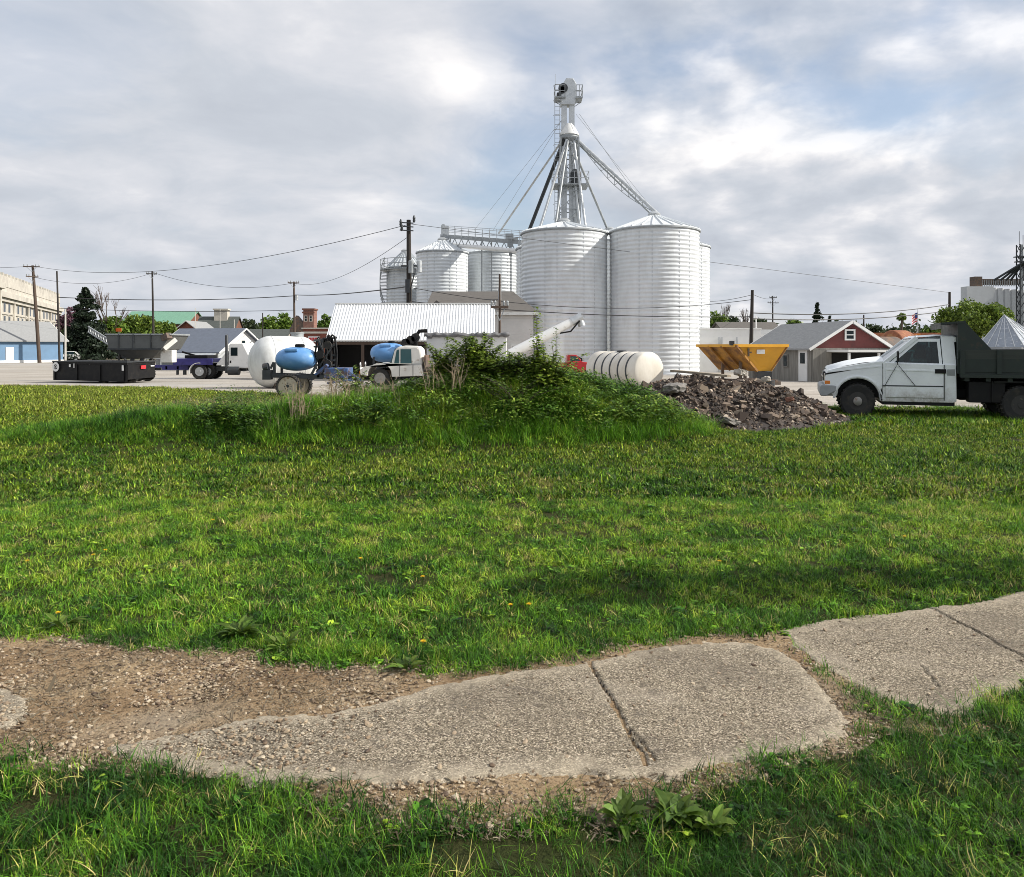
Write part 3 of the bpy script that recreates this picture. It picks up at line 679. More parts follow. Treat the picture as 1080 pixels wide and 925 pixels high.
scatter('dry_stalks', np.stack([x, y, ground(x, y)-.01], 1), np.stack([RNG.normal(0, .3, n), RNG.normal(0, .3, n), RNG.uniform(0, 6.28, n)], 1), RNG.uniform(.6, 1.25, n), RNG.integers(0, 4, n), RNG.uniform(0, .8, n), ST)
# ragged grass at the truck's wheels and the yard edge
x, y = sample(15.5, 21, 60, xr=(4, 17)); k = (RNG.random(x.shape) < .8*sstep(.48, .58, fbm(x*.9, y*.9, 141))) & (heap_h(x, y) < .14) & (y < yard_edge(x)+.3); x, y = x[k], y[k]; n = len(x)
scatter('verge_grass', np.stack([x, y, ground(x, y)-.01], 1), np.stack([RNG.normal(0, .15, n), RNG.normal(0, .15, n), RNG.uniform(0, 6.28, n)], 1), RNG.uniform(.3, .6, n), RNG.integers(0, 5, n), RNG.uniform(.4, .9, n), TG)
# strip of dry weeds along the left yard edge
x, y = sample(22, 38, 14, xr=(-26, -3)); k = (np.abs(y-yard_edge(x)) < 1.3) & (fbm(x*.6, y*.6, 143) > .45); x, y = x[k], y[k]; n = len(x)
scatter('dry_stalks', np.stack([x, y, ground(x, y)-.01], 1), np.stack([RNG.normal(0, .3, n), RNG.normal(0, .3, n), RNG.uniform(0, 6.28, n)], 1), RNG.uniform(.3, .7, n), RNG.integers(0, 4, n), RNG.uniform(0, .8, n), ST)

# rough weeds behind the mound, at the feet of the sprayer and the old truck
x, y = sample(16.0, 23.5, 34, xr=(-8.5, 2)); k = RNG.random(x.shape) < sstep(.36, .52, fbm(x*.8, y*.8, 145)); x, y = x[k], y[k]; n = len(x)
scatter('yard_weeds', np.stack([x, y, ground(x, y)-.01], 1), np.stack([RNG.normal(0, .15, n), RNG.normal(0, .15, n), RNG.uniform(0, 6.28, n)], 1), RNG.uniform(.5, 1.2, n), RNG.integers(0, 7, n), RNG.uniform(.1, .9, n), WD)
x, y = sample(15.5, 24, 26, xr=(-9, 0)); k = RNG.random(x.shape) < sstep(.40, .55, fbm(x*.7, y*.7, 147)); x, y = x[k], y[k]; n = len(x)
scatter('dry_stalks', np.stack([x, y, ground(x, y)-.01], 1), np.stack([RNG.normal(0, .3, n), RNG.normal(0, .3, n), RNG.uniform(0, 6.28, n)], 1), RNG.uniform(.6, 1.2, n), RNG.integers(0, 4, n), RNG.uniform(.1, .9, n), ST)
# stones and litter on the bare dirt
def pebble(name, sd, flat=.6, mat=None):
    r = random.Random(sd); bm = bmesh.new(); bmesh.ops.create_icosphere(bm, subdivisions=1, radius=1)
    for v_ in bm.verts: v_.co *= r.uniform(.75, 1.2)
    for v_ in bm.verts: v_.co.z *= flat; v_.co.x *= 1.25
    me = bpy.data.meshes.new(name); bm.to_mesh(me); bm.free(); me.materials.append(mat); return bpy.data.objects.new(name, me)
M['pebble'] = leaf_mat('pebbles', [(0, (.56,.48,.36)), (.35, (.40,.32,.22)), (.75, (.23,.165,.105)), (1, (.09,.06,.04))], 0, 'tint')
PB = proto_coll('pebble_kinds', [pebble('pebble', k, .6, M['pebble']) for k in range(5)])
CH = proto_coll('litter_kinds', [pobj('litter_bit', [(-1,-.18,0),(1,-.12,.1),(1.1,.15,.12),(-.9,.2,.05)], [(0,1,2,3)], M['straw']) for k in range(2)])
x, y = sample(2.2, 5.4, 4600, xr=(-4.6, 4.2)); e = EDGE(x, y); d = psd(x, y, DIRT)+e*.5; sd = np.minimum(np.minimum(psd(x, y, SLABS[0]), psd(x, y, SLABS[1])), psd(x, y, SLABS[2]))
pr = (d < .05)*(.25+.75*sstep(.45, .62, fbm(x*3, y*3, 151)))*(sd > -.02) + (sd < 0)*(.02+.5*sstep(-.35, -1.1, x))
k = RNG.random(x.shape) < pr; x, y = x[k], y[k]; sdk = sd[k]; n = len(x)
zz_ = np.where(sdk < -.03, .022, ground(x, y)+.012)
scatter('gravel', np.stack([x, y, zz_], 1), np.stack([RNG.normal(0, .3, n), RNG.normal(0, .3, n), RNG.uniform(0, 6.28, n)], 1), np.minimum(RNG.lognormal(math.log(.0048), .45, n), .013), RNG.integers(0, 5, n), np.clip(RNG.beta(1.6, 1.6, n), 0, 1), PB)
x, y = sample(2.2, 5.6, 6000, xr=(-4.8, 4.4)); e = EDGE(x, y); d = psd(x, y, DIRT)+e*.5; sd = np.minimum(psd(x, y, SLABS[0]), psd(x, y, SLABS[1]))
k = RNG.random(x.shape) < (d < .12)*(sd > -.01)*(.2+.8*(fbm(x*2.5, y*2.5, 153) > .5)); x, y = x[k], y[k]; n = len(x)
scatter('dry_litter', np.stack([x, y, ground(x, y)+.016], 1), np.stack([RNG.normal(0, .35, n), RNG.normal(0, .35, n), RNG.uniform(0, 6.28, n)], 1), RNG.lognormal(math.log(.007), .45, n), RNG.integers(0, 2, n), RNG.uniform(0, 1, n), CH)

# ---------------------------------------------------------------- heap of broken asphalt and soil
m, nt, bs, _ = newmat('rubble_soil'); tcw = nt.n('ShaderNodeTexCoord').outputs['Object']
n1 = nt.noise(tcw, 1.4, 6, .65); n2 = nt.noise(tcw, 14, 4, .7)
c = nt.ramp(n1, [(.3, (.035,.029,.027)), (.55, (.075,.06,.052)), (.75, (.16,.125,.10))]); c = nt.mix(nt.ramp(n2, [(.4, .6), (.6, 0.)]), c, (.02,.017,.016))
nt.l(c, bs.inputs['Base Color']); bs.inputs['Roughness'].default_value = .95
M['rubble'] = m
m, nt, bs, _ = newmat('rubble_lumps')
f = nt.n('ShaderNodeNewGeometry').outputs['Random Per Island']
c = nt.ramp(f, [(0, (.020,.015,.012)), (.42, (.066,.047,.036)), (.70, (.15,.108,.080)), (.90, (.27,.21,.155)), (.985, (.42,.36,.29)), (1, (.30,.13,.07))])
nt.l(c, bs.inputs['Base Color']); bs.inputs['Roughness'].default_value = .9
M['lumps'] = m
hx = np.arange(1.6, 8.2, .06); hy = np.arange(13, 19, .06)
hz_ = lambda x, y: ground(x, y)-.05+heap_h(x, y)*(.75+.5*fbm(x*1.7, y*1.7, 161))+.16*(fbm(x*5, y*5, 162)-.5)*sstep(.05, .2, heap_h(x, y))
hp = grid_mesh('rubble_heap', hx, hy, hz_, M['rubble'], keep=lambda x, y: heap_h(x, y) > .045, kind='stuff')
V, Fc = [], []
x = RNG.uniform(1.8, 8, 32000); y = RNG.uniform(13.2, 18.8, 32000); hh = heap_h(x, y); k = RNG.random(32000) < sstep(.03, .3, hh)*.95; x, y = x[k], y[k]
z = hz_(x, y)
for i in range(len(x)):
    s = min(.11, float(RNG.lognormal(math.log(.017), .62))); o = len(V)
    e = Euler((RNG.uniform(-.9, .9), RNG.uniform(-.9, .9), RNG.uniform(0, 6.28))).to_matrix()
    fx, fy, fz = RNG.uniform(.7, 1.5), RNG.uniform(.6, 1.2), RNG.uniform(.3, .8)
    for sx in (-1, 1):
        for sy in (-1, 1):
            for sz in (-1, 1):
                q = e@Vector((sx*fx*RNG.uniform(.5, 1.1), sy*fy*RNG.uniform(.5, 1.1), sz*fz*RNG.uniform(.6, 1.1)))*s
                V.append((x[i]+q.x, y[i]+q.y, z[i]+q.z+s*.1))
    Fc += [tuple(o+j for j in q) for q in ((0,1,3),(0,3,2),(4,6,7),(4,7,5),(0,4,5),(0,5,1),(2,3,7),(2,7,6),(0,2,6),(0,6,4),(1,5,7),(1,7,3))]
me = bpy.data.meshes.new('rubble_lumps'); me.from_pydata(V, [], Fc); me.materials.append(M['lumps'])
o = bpy.data.objects.new('rubble_lumps', me); COL.objects.link(o); tag(o, kind='stuff')
# pale weathered plank and slabs lying on the heap
def hzs(x, y): return float(hz_(np.array([x]), np.array([y]))[0])
p0 = wp(709, 391, 16.6); p1 = wp(769, 396.5, 15.6)
mb = MB(); mb.bar(p0, p1, .16, .045); o = mb.build('plank', M['plank'], bevel=.005); tag(o, 'long weathered wooden plank lying across the top of the dark rubble heap', 'plank')
def lump(name, label, px, py, D, size, mat, sd):
    r = random.Random(sd); bm = bmesh.new(); bmesh.ops.create_cube(bm, size=1); bmesh.ops.subdivide_edges(bm, edges=bm.edges, cuts=3, use_grid_fill=True)
    for v_ in bm.verts:
        v_.co *= .62+.38/max(.5, v_.co.length*1.6); v_.co += Vector((r.uniform(-.10,.10), r.uniform(-.10,.10), r.uniform(-.10,.10))); v_.co = Vector((v_.co.x*size[0], v_.co.y*size[1], v_.co.z*size[2]))
    me = bpy.data.meshes.new(name); bm.to_mesh(me); bm.free(); me.materials.append(mat)
    o = bpy.data.objects.new(name, me); COL.objects.link(o); o.location = wp(px, py, D); o.rotation_euler = (r.uniform(-.3,.3), r.uniform(-.3,.3), r.uniform(0, 3)); tag(o, label, 'rubble')
M['pale_rock'] = pm('pale_broken_concrete', (.42,.38,.33), .9, 0, .2, 6, bump=.4)
M['grey_rock'] = pm('grey_broken_concrete', (.20,.185,.17), .9, 0, .25, 6, bump=.4)
M['brick_lump'] = pm('broken_brick', (.24,.12,.085), .9, 0, .25, 6, bump=.4)
lump('concrete_lump', 'pale broken concrete lump atop rubble in front of the yellow hopper', 781, 393, 15.9, (.22,.16,.12), M['pale_rock'], 1)
lump('concrete_lump', 'big flat dark grey slab leaning low on the front of the rubble heap', 769, 444, 14.6, (.34,.24,.10), M['grey_rock'], 2)
lump('concrete_lump', 'small tan concrete chunk sitting on rubble right of the yellow hopper spout', 808, 400, 15.9, (.16,.13,.10), M['pale_rock'], 3)
lump('brick_lump', 'reddish broken brick lump on the right shoulder of the rubble heap', 833, 421, 15.6, (.15,.10,.08), M['brick_lump'], 4)
lump('concrete_lump', 'grey weathered concrete lump at left end of rubble below white ribbed tank', 712, 409, 15.2, (.42,.3,.16), M['grey_rock'], 5)

# ---------------------------------------------------------------- single plants
def sprig(mb, base, h, n, L, w, r, lean=(0, 0), spread=.12, t0=.1):
    """leafy shoot: returns stem points; leaves go into mb"""
    b = Vector(base); v, f = [], []
    for i in range(n):
        t = t0+(1-t0)*(i+.5)/n; a = i*2.4+r.uniform(-.5, .5); p = b+Vector((lean[0]*t*t, lean[1]*t*t, h*t))
        leaf(v, f, p+Vector((math.cos(a), math.sin(a), 0))*spread*(1-t)*r.random(), (math.cos(a), math.sin(a), r.uniform(.0, .7)), L*r.uniform(.6, 1.1)*(1.1-.5*t), w*r.uniform(.7, 1.1)*(1.1-.5*t))
    mb.add(v, f)
def sapling(px, D, pytop, label, nst, L, w, leaves, matl, spreadx=.35, cat='sapling', name='sapling', sd=1, dens=26, group=None):
    r = random.Random(sd); b = gp(px, D); top = wz(pytop, D); h = top-b.z
    root = empty(name, b, label, cat, group); sb = MB(); lb = MB()
    for k in range(nst):
        hk = h*(1 if k == 0 else r.uniform(.45, .9)); lx, ly = (0 if k == 0 else r.uniform(-spreadx, spreadx)), r.uniform(-.3, .3)*spreadx*2; bx_, by_ = r.uniform(-.1,.1)*spreadx*3, r.uniform(-.1,.1)*spreadx*3
        pts = [(bx_+lx*t*t, by_+ly*t*t, hk*t) for t in (0, .25, .5, .75, 1)]
        sb.tube(pts, [.014, .012, .009, .006, .002], 5)
        sprig(lb, (bx_, by_, 0), hk, int(dens*hk), L, w, r, (lx, ly), .25)
    sb.build('stem', M['bark'], root); lb.build('leaves', matl, root, fixn=False)
    return root
sapling(566, 13.6, 324, 'tall thin leafy sapling standing up against the left big silo', 4, .14, .10, 60, M['leaf_bush'], .15, sd=3, dens=85)
sapling(583, 13.9, 345, 'short leafy shoot just right of the tall sapling on mound top', 2, .11, .07, 40, M['leaf_bush'], .2, sd=8, dens=50)
sapling(505, 14.2, 350, 'big dense leafy bush on the mound in front of low white shed', 30, .15, .10, 60, M['leaf_bush'], .65, 'bush', 'bush', 5, 190)
sapling(466, 14.4, 356, 'smaller leafy bush at left of the mound beside the old white truck', 18, .14, .09, 60, M['leaf_bush'], .45, 'bush', 'bush', 6, 150)
sapling(545, 13.9, 372, 'low dark bush with reddish stems below the white auger tube', 22, .13, .09, 60, M['leaf_bush'], .6, 'bush', 'bush', 7, 150)
sapling(576, 13.6, 364, 'rounded green bush at the crest of the mound before left big silo', 28, .13, .09, 60, M['leaf_bush'], .75, 'bush', 'bush', 9, 150)
sapling(372, 14.6, 385, 'scraggly bush between the blue sprayer and the old white truck', 16, .12, .08, 60, M['leaf_mid'], .5, 'bush', 'bush', 12, 120)
sapling(545, 13.0, 388, 'wide low bush in the middle of the mound slope', 16, .11, .07, 60, M['leaf_mid'], .8, 'bush', 'bush', 13, 80)
def stalks(px, D, pytop, n, label, sd, sx=.25, group=None):
    r = random.Random(sd); b = gp(px, D); h = wz(pytop, D)-b.z; mb = MB()
    for k in range(n):
        x0 = r.uniform(-sx, sx); y0 = r.uniform(-sx, sx)*.6; hk = h*r.uniform(.55, 1); lx = r.uniform(-.3, .3)*hk
        mb.tube([(x0, y0, 0), (x0+lx*.3, y0, hk*.5), (x0+lx, y0+r.uniform(-.1,.1), hk)], [.006, .005, .002], 4)
        for j in range(3):
            t = r.uniform(.3, .9); mb.tube([(x0+lx*t*t, y0, hk*t), (x0+lx*t*t+r.uniform(-.2,.2), y0+r.uniform(-.1,.1), hk*t+r.uniform(0, .2))], [.0035, .0015], 4)
    o = mb.build('dead_stalks', M['deadstalk'], loc=b, fixn=False); tag(o, label, 'weed', group)
stalks(313, 12.6, 398, 14, 'pale dead stalk clump below the tan wheel of the blue sprayer', 1, .14)
stalks(470, 13.5, 374, 20, 'tall bare dead stalks in front of the bush beside old white truck', 2, .30)
stalks(400, 13.7, 402, 16, 'wide tangle of dry stalks at left foot of old white truck', 4, .3)
stalks(355, 13.6, 392, 22, 'reddish dry stalk tangle in front of the blue sprayer frame', 5, .25)
# broad-leaved weeds close to the camera
def leaf2(v, f, p, d, L, w, r):
    d = Vector(d).normalized(); s = d.cross(Vector((0,0,1))).normalized(); n = s.cross(d); o = len(v); p = Vector(p); N = 7; dr = r.uniform(.15, .45)
    for i in range(N+1):
        t = i/N; ww = w*.5*math.sin(math.pi*min(1, .06+t*.94))**.7*(1.15-.45*t); wv_ = 1+.14*math.sin(t*17+dr*30)
        c = p+d*L*t-n*L*dr*t*t
        v += [tuple(c+s*ww*wv_+n*ww*.45), tuple(c), tuple(c-s*ww*wv_+n*ww*.45)]
    for i in range(N):
        a = o+3*i; f += [(a, a+1, a+4, a+3), (a+1, a+2, a+5, a+4)]
def rosette(px, py, n, L, w, label, sd, h=.05):
    x, y = fl(px, py); r = random.Random(sd); v, f = [], []
    for k in range(n):
        a = k*2.399+r.uniform(-.3,.3); rr = L*.55*math.sqrt(r.random()); leaf2(v, f, (rr*math.cos(a)*.8, rr*math.sin(a)*.8, .01+.03*r.random()), (math.cos(a), math.sin(a), r.uniform(.2, 1.3)), L*r.uniform(.4, 1.05), w*r.uniform(.6, 1.1), r)
    mb = MB(); mb.add(v, f); o = mb.build('broadleaf_weed', M['leaf_mid'], loc=(x, y, gz(x, y)), fixn=False); tag(o, label, 'weed')
rosette(252, 672, 40, .11, .045, 'broad leaved dock weed at the lawn edge above the bare dirt', 1)
rosette(712, 868, 46, .080, .048, 'largest broad leaved weed in the near grass below the sidewalk crack', 2)
rosette(752, 880, 26, .070, .042, 'broad leaved weed right beside the largest weed in near grass', 3)
rosette(430, 709, 16, .10, .04, 'small dark weed growing from the dirt at top edge of sidewalk', 4)
rosette(655, 872, 20, .09, .045, 'small broad leaved weed left of the largest weed in near grass', 5)
rosette(300, 687, 18, .10, .045, 'low leafy weed right of the dock weed at lawn edge', 6)
rosette(65, 664, 20, .11, .045, 'low leafy weed at far left lawn edge above the dirt', 7)
# dandelions
fl_mb = MB(); r = random.Random(5)
st_mb = MB(); st_mb.tube([(0,0,0),(.004,0,.05),(.006,.002,.10)], .0022, 5)
v, f = [], []
for k in range(26):
    a = k*2.4; leaf(v, f, (.006, .002, .10), (math.cos(a), math.sin(a), .25+.9*(k/26)), .020*(1-.3*k/26), .007, .1)
fl_mb.add(v, f)
x, y = fl(445, 698)
d0 = empty('dandelion', (x, y, gz(x, y)), 'yellow dandelion in flower scattered in the green grass', 'dandelion', 'dandelions in the grass')
fl_mb.build('flower', M['petal'], d0, fixn=False); st_mb.build('stem', M['leaf_mid'], d0)
for px, py in ((538,655),(557,656),(62,665),(30,604),(112,592),(445,622),(380,603),(98,598),(224,561),(760,607),(690,476),(955,580)):
    c = copy_tree(d0); x, y = fl(px, py); c.location = (x, y, gz(x, y)+random.uniform(-.02, .01)); c.rotation_euler.z = random.uniform(0, 6)
# ---------------------------------------------------------------- grain bins
def ring_wall(r, h, pitch=.34, amp=.029, n=96, per=6):
    prof = []; k = int(h/pitch*per)
    for i in range(k+1):
        z = h*i/k; prof.append((r+amp*math.cos(2*math.pi*z/pitch), z))
    mb = MB(); o = 0; N = len(prof)
    for rr, z in prof:
        for j in range(n):
            t = 2*math.pi*j/n; mb.v.append((rr*math.cos(t), rr*math.sin(t), z))
    for i in range(N-1):
        for j in range(n):
            j2 = (j+1) % n; mb.f.append((i*n+j, i*n+j2, (i+1)*n+j2, (i+1)*n+j))
    return mb
def grain_bin(px, D, dia, py_eave, py_peak, label, group, mat='bin', wallref=None, pitch=.34, ladder=None, name='grain_bin'):
    b = gp(px, D); root = empty(name, b, label, 'silo', group); r = dia/2; h = wz(py_eave, D)-b.z; hp_ = wz(py_peak, D)-b.z-.25
    if wallref: wall = wallref.copy(); COL.objects.link(wall); wall.parent = root
    else: wall = ring_wall(r, h, pitch).build('wall', M[mat], root, smooth=80)
    rb = MB(); rb.lathe([(r+.10, h+.0), (r+.10, h+.06), (.45, hp_-.10), (.45, hp_)], 64)
    nr = 28
    for k in range(nr):
        t = 2*math.pi*k/nr; c_, s_ = math.cos(t), math.sin(t)
        rb.bar((c_*(r+.06), s_*(r+.06), h+.10), (c_*.45, s_*.45, hp_-.05), .07, .10)
    roof = rb.build('roof', M[mat], root, smooth=30)
    cp = MB(); cp.lathe([(.5, hp_+.002), (.52, hp_+.12), (.28, hp_+.3), (1e-5, hp_+.32)], 20); cp.build('roof_cap', M['galv'], root, smooth=40)
    rg = MB(); rg.lathe([(r+.02, h-.10), (r+.115, h-.10), (r+.115, h-.012), (r+.02, h-.012)], 64, ring=True); rg.build('eave_ring', M['galv_dull'], root, smooth=40)
    sm = MB()   # vertical bolted sheet seams
    for k in range(14):
        t = 2*math.pi*(k+.37*(k % 2))/14
        z0, z1 = (0, h*.98)
        c_, s_ = math.cos(t)*(r+.006), math.sin(t)*(r+.006); sm.box((c_, s_, (z0+z1)/2), (.018, .05, z1-z0), rz=t)
    sm.build('sheet_seams', M['bin_grey'], root)
    fd = MB(); fd.lathe([(r+.05, -.4), (r+.25, -.4), (r+.25, .12), (r+.05, .12)], 48, ring=True); fd.build('footing', M['concrete_white'], root)
    if ladder is not None:
        a = ladder; c_, s_ = math.cos(a), math.sin(a); p = Vector((c_, s_, 0)); q = Vector((-s_, c_, 0)); ld = MB()
        for sgn in (-1, 1): ld.bar(p*(r+.15)+q*.2*sgn+Vector((0,0,.3)), p*(r+.15)+q*.2*sgn+Vector((0,0,h+.9)), .04)
        for k in range(int(h/.35)): ld.bar(p*(r+.15)-q*.2+Vector((0,0,.4+k*.35)), p*(r+.15)+q*.2+Vector((0,0,.4+k*.35)), .025)
        ld.build('ladder', M['galv_dull'], root)
    return root, wall
G1 = 'tall white corrugated grain bins'
DB = 64
bR, wR = grain_bin(690, DB-.8, 93/F*(DB-.8), 245, 224, 'tall white grain bin right of the gap, nearest and fully lit on its right', G1)
bL, wL = grain_bin(595, DB, 90/F*DB, 247, 231, 'tall white grain bin left of the gap, crossed by a diagonal shadow, tower above', G1)
grain_bin(707.5, 76, 7.4, 262, 243, 'white grain bin mostly hidden behind the right tall bin, seen at its right edge', G1)
grain_bin(586, 74, 7.45, 263, 246, 'white grain bin hidden behind left tall bin, seen as grey sliver at its left', G1)
grain_bin(643, 77, 7.4, 258, 240, 'white grain bin seen only through the narrow gap between the two tall bins', G1)
G2 = 'smaller grey steel hopper bins behind the white house'
grain_bin(466.5, 83, 54/F*83, 267, 251, 'smaller grain bin with white cone roof between pole and catwalk', G2, 'bin', pitch=.36)
grain_bin(519, 87, 54/F*87, 268, 262, 'blue grey bin under the catwalk between cone roofed bin and tall bin', G2, 'bin_grey', pitch=.36)
b428, _ = grain_bin(428, 88, 40/F*88, 283, 263, 'grey bin behind the large utility pole with a spiral stair on its side', G2, 'bin_grey', pitch=.36)
# spiral stair and top rail on that bin
r0 = 20/F*88; hb = wz(283, 88)-gz(wx(428, 88), 88); st = MB(); rl = MB()
for k in range(34):
    t = k/33; a = R(150)+t*R(75); z = 6.0+(hb-6.0)*t
    st.box(((r0+.4)*math.cos(a), (r0+.4)*math.sin(a), z), (.75, .26, .05), rz=a)
    if k % 3 == 0: rl.bar(((r0+.75)*math.cos(a), (r0+.75)*math.sin(a), z), ((r0+.75)*math.cos(a), (r0+.75)*math.sin(a), z+1.0), .05)
pts = [((r0+.75)*math.cos(R(150)+t*R(75)), (r0+.75)*math.sin(R(150)+t*R(75)), 7.0+(hb-6.0)*t) for t in [i/12 for i in range(13)]]
rl.tube(pts, .04, 5); rl.tube([(p[0], p[1], p[2]-.5) for p in pts], .03, 5)
pf = MB(); pf.lathe([(r0-.05, hb-.30), (r0+.75, hb-.30), (r0+.75, hb-.2), (r0-.05, hb-.2)], 28, ring=True)
for k in range(20):
    a = 2*math.pi*k/20; rl.bar(((r0+.7)*math.cos(a), (r0+.7)*math.sin(a), hb-.2), ((r0+.7)*math.cos(a), (r0+.7)*math.sin(a), hb+.9), .05)
for z in (hb+.35, hb+.9): rl.tube([((r0+.7)*math.cos(2*math.pi*k/28), (r0+.7)*math.sin(2*math.pi*k/28), z) for k in range(29)], .04, 5)
st.build('stair_treads', M['galv_dull'], b428); rl.build('railing', M['galv_dull'], b428); pf.build('platform', M['galv_dull'], b428)

# catwalk with conveyor tubes over the small bins
A = wp(466, 249, 84); B = wp(556, 256, 76); cw = empty('catwalk', A, 'horizontal steel catwalk with conveyor tubes running across the small bins to the tall bin', 'catwalk')
d = B-A
mb = MB(); mb.bar((0, 0, 0), d, .45, .4); mb.build('conveyor_trough', M['galv_dull'], cw)
mb = MB(); mb.tube([(1.2, -.9, -1.1), d+Vector((-.5, -.9, -.95))], .22, 10); mb.build('conveyor_tube', M['white_paint'], cw, smooth=50)
mb = MB(); u = d.normalized()
for s_ in (-.6, .6):
    off_ = Vector((0, s_, 0))
    for zz1 in (.55, 1.05): mb.bar(off_+Vector((0,0,zz1)), d+off_+Vector((0,0,zz1)), .05)
    for k in range(13): mb.bar(off_+d*(k/12), off_+d*(k/12)+Vector((0,0,1.05)), .045)
mb.build('railing', M['galv'], cw)
mb = MB()
for k in range(0, 12):
    mb.bar(d*(k/12)+Vector((0,-.3,-.2)), d*((k+.5)/12)+Vector((0,-.3,-1.0)), .06); mb.bar(d*((k+.5)/12)+Vector((0,-.3,-1.0)), d*((k+1)/12)+Vector((0,-.3,-.2)), .06)
mb.build('truss', M['galv_dull'], cw)
for t, y_ in ((.05, 4.5), (.55, 4.), (.88, 3.)):
    mb = MB()
    for s_ in (-.5, .5): mb.bar(d*t+Vector((s_, 0, -.2)), d*t+Vector((s_, 0, -(d*t+A).z-.7)), .14)
    mb.build('support_leg', M['galv_dull'], cw)
mb = MB(); mb.box((.4, 0, .5), (.8, .8, 1.1)); mb.tube([(.2,-.5,1.0),(.2,.5,1.0)], .25, 10); mb.build('drive_box', M['galv'], cw, bevel=.02)
# clutter of motors and rails near the tall bin
r = random.Random(4)
for k in range(9):
    p = d*(r.uniform(.80, 1.0))+Vector((r.uniform(-.3,.3), r.uniform(-.8,.6), r.uniform(-1.6,.6))); MB().box(p, (r.uniform(.3,.9), .4, r.uniform(.2,.6))).build('drive_motor', M['galv_dull'], cw)

# ---------------------------------------------------------------- elevator leg tower
TD = 69.0; tx = wx(600, TD); tb = Vector((tx, TD, gz(tx, TD))); T0 = tb.z
tw = empty('grain_leg_tower', tb, 'tall lattice grain elevator tower with platforms and a white cone distributor above the bins', 'tower')
Z = lambda py: wz(py, TD)-T0
X = lambda px: wx(px, TD)-tx
ztop, zc0, zc1 = Z(84), Z(131), Z(142)
mb = MB()
for sx in (-.38, .30): mb.box((sx-.05, 0, Z(112)/2), (.46, .60, Z(112)))
mb.build('leg_casing', M['galv'], tw)
mb = MB(); hw = .95
mb.prism([(-.75, Z(112)), (-.85, Z(102)), (-.62, Z(91)), (-.25, Z(84)), (.35, Z(84.5)), (.62, Z(90)), (.62, Z(105)), (.5, Z(112))], -.5, .5); mb.build('head_hood', M['galv'], tw, bevel=.05)
mb = MB(); mb.tube([(-.55, -.62, Z(95)), (-.55, -.45, Z(95))], .42, 14); mb.tube([(-.62, -.62, Z(97)), (-.62, .2, Z(97))], .3, 12); mb.box((-.9, -.3, Z(102)), (.4, .5, .4)); mb.build('head_motor', M['darksteel'], tw, smooth=40)
mb = MB(); mb.box((-.80, 0, Z(105)), (.95, 1.5, .10)); mb.build('head_platform', M['galv_dull'], tw); MB().box((.85, 0, Z(105.5)), (.6, 1.5, .10)).build('head_platform', M['galv_dull'], tw)
for x0, x1, y0 in ((-1.27, -.4, Z(105)), (.6, 1.15, Z(105.5))):
    mb = MB()
    for zz1 in (.55, 1.1):
        for yy in (-.74, .74): mb.bar((x0, yy, y0+zz1), (x1, yy, y0+zz1), .05)
        xe = x0 if x0 < 0 else x1; mb.bar((xe, -.74, y0+zz1), (xe, .74, y0+zz1), .05)
    for xx in (x0, (x0+x1)/2, x1):
        for yy in (-.74, .74): mb.bar((xx, yy, y0), (xx, yy, y0+1.1), .05)
    mb.build('head_railing', M['galv_dull'], tw)
mb = MB()
for s_ in (-.7, .7):
    MB().bar((-1.2, s_, Z(105)), (-.4, s_*.6, Z(111)), .06).build('platform_brace', M['galv_dull'], tw); MB().bar((1.1, s_, Z(105.5)), (.4, s_*.6, Z(112)), .06).build('platform_brace', M['galv_dull'], tw)
mb = MB(); mb.tube([(-1.25, -.7, Z(105)), (-1.25, -.7, Z(81))], .02, 5); mb.build('lightning_rod', M['galv_dull'], tw)
# ladder with safety hoops
mb = MB(); lx = -1.05
for s_ in (-.22, .22): mb.bar((lx+s_, -.4, .5), (lx+s_, -.4, Z(104)), .05)
for k in range(int(Z(104)/.4)): mb.bar((lx-.22, -.4, .6+k*.4), (lx+.22, -.4, .6+k*.4), .03)
for k in range(int(Z(104)/1.3)): mb.tube([(lx+.36*math.cos(a), -.4-.36-.36*math.sin(a)+.1, 3+k*1.3) for a in [i*math.pi/6-.3 for i in range(8)]], .02, 4)
mb.build('ladder', M['galv_dull'], tw)
# distributor cone
mb = MB(); mb.lathe([(.35, zc0), (.42, zc0-.1), (.88, zc1), (.88, zc1-.12)], 28, Matrix.Translation((.02, 0, 0))); mb.build('distributor_cone', M['white_paint'], tw, smooth=30)
mb = MB(); mb.lathe([(.82, zc1-.125), (.82, zc1-.3), (.55, zc1-.7), (.55, zc1-.9)], 24); mb.build('distributor_ring', M['galv_dull'], tw, smooth=30)
# lattice legs
mb = MB()
def corner(t, k):
    hw0 = 1.2+(.78-1.2)*t; return Vector((hw0*(1 if k in (1, 2) else -1), hw0*(1 if k > 1 else -1), Z(147)*t))
for k in range(4): mb.bar(corner(0, k), corner(1, k), .15)
N = 13
for i in range(N):
    for k in range(4):
        a, b = corner(i/N, k), corner((i+1)/N, (k+1) % 4); mb.bar(a, b, .07)
        mb.bar(corner((i+1)/N, k), corner((i+1)/N, (k+1) % 4), .08)
mb.build('lattice_frame', M['galv_dull'], tw)
mb = MB(); mb.box((.1, 0, Z(197)), (3.1, 2.6, .10)); mb.build('mid_platform', M['galv_dull'], tw)
mb = MB()
for yy in (-1.3, 1.3):
    for zz1 in (.55, 1.1): mb.bar((-1.45, yy, Z(197)+zz1), (1.65, yy, Z(197)+zz1), .045)
    for k in range(6): mb.bar((-1.45+k*.62, yy, Z(197)), (-1.45+k*.62, yy, Z(197)+1.1), .045)
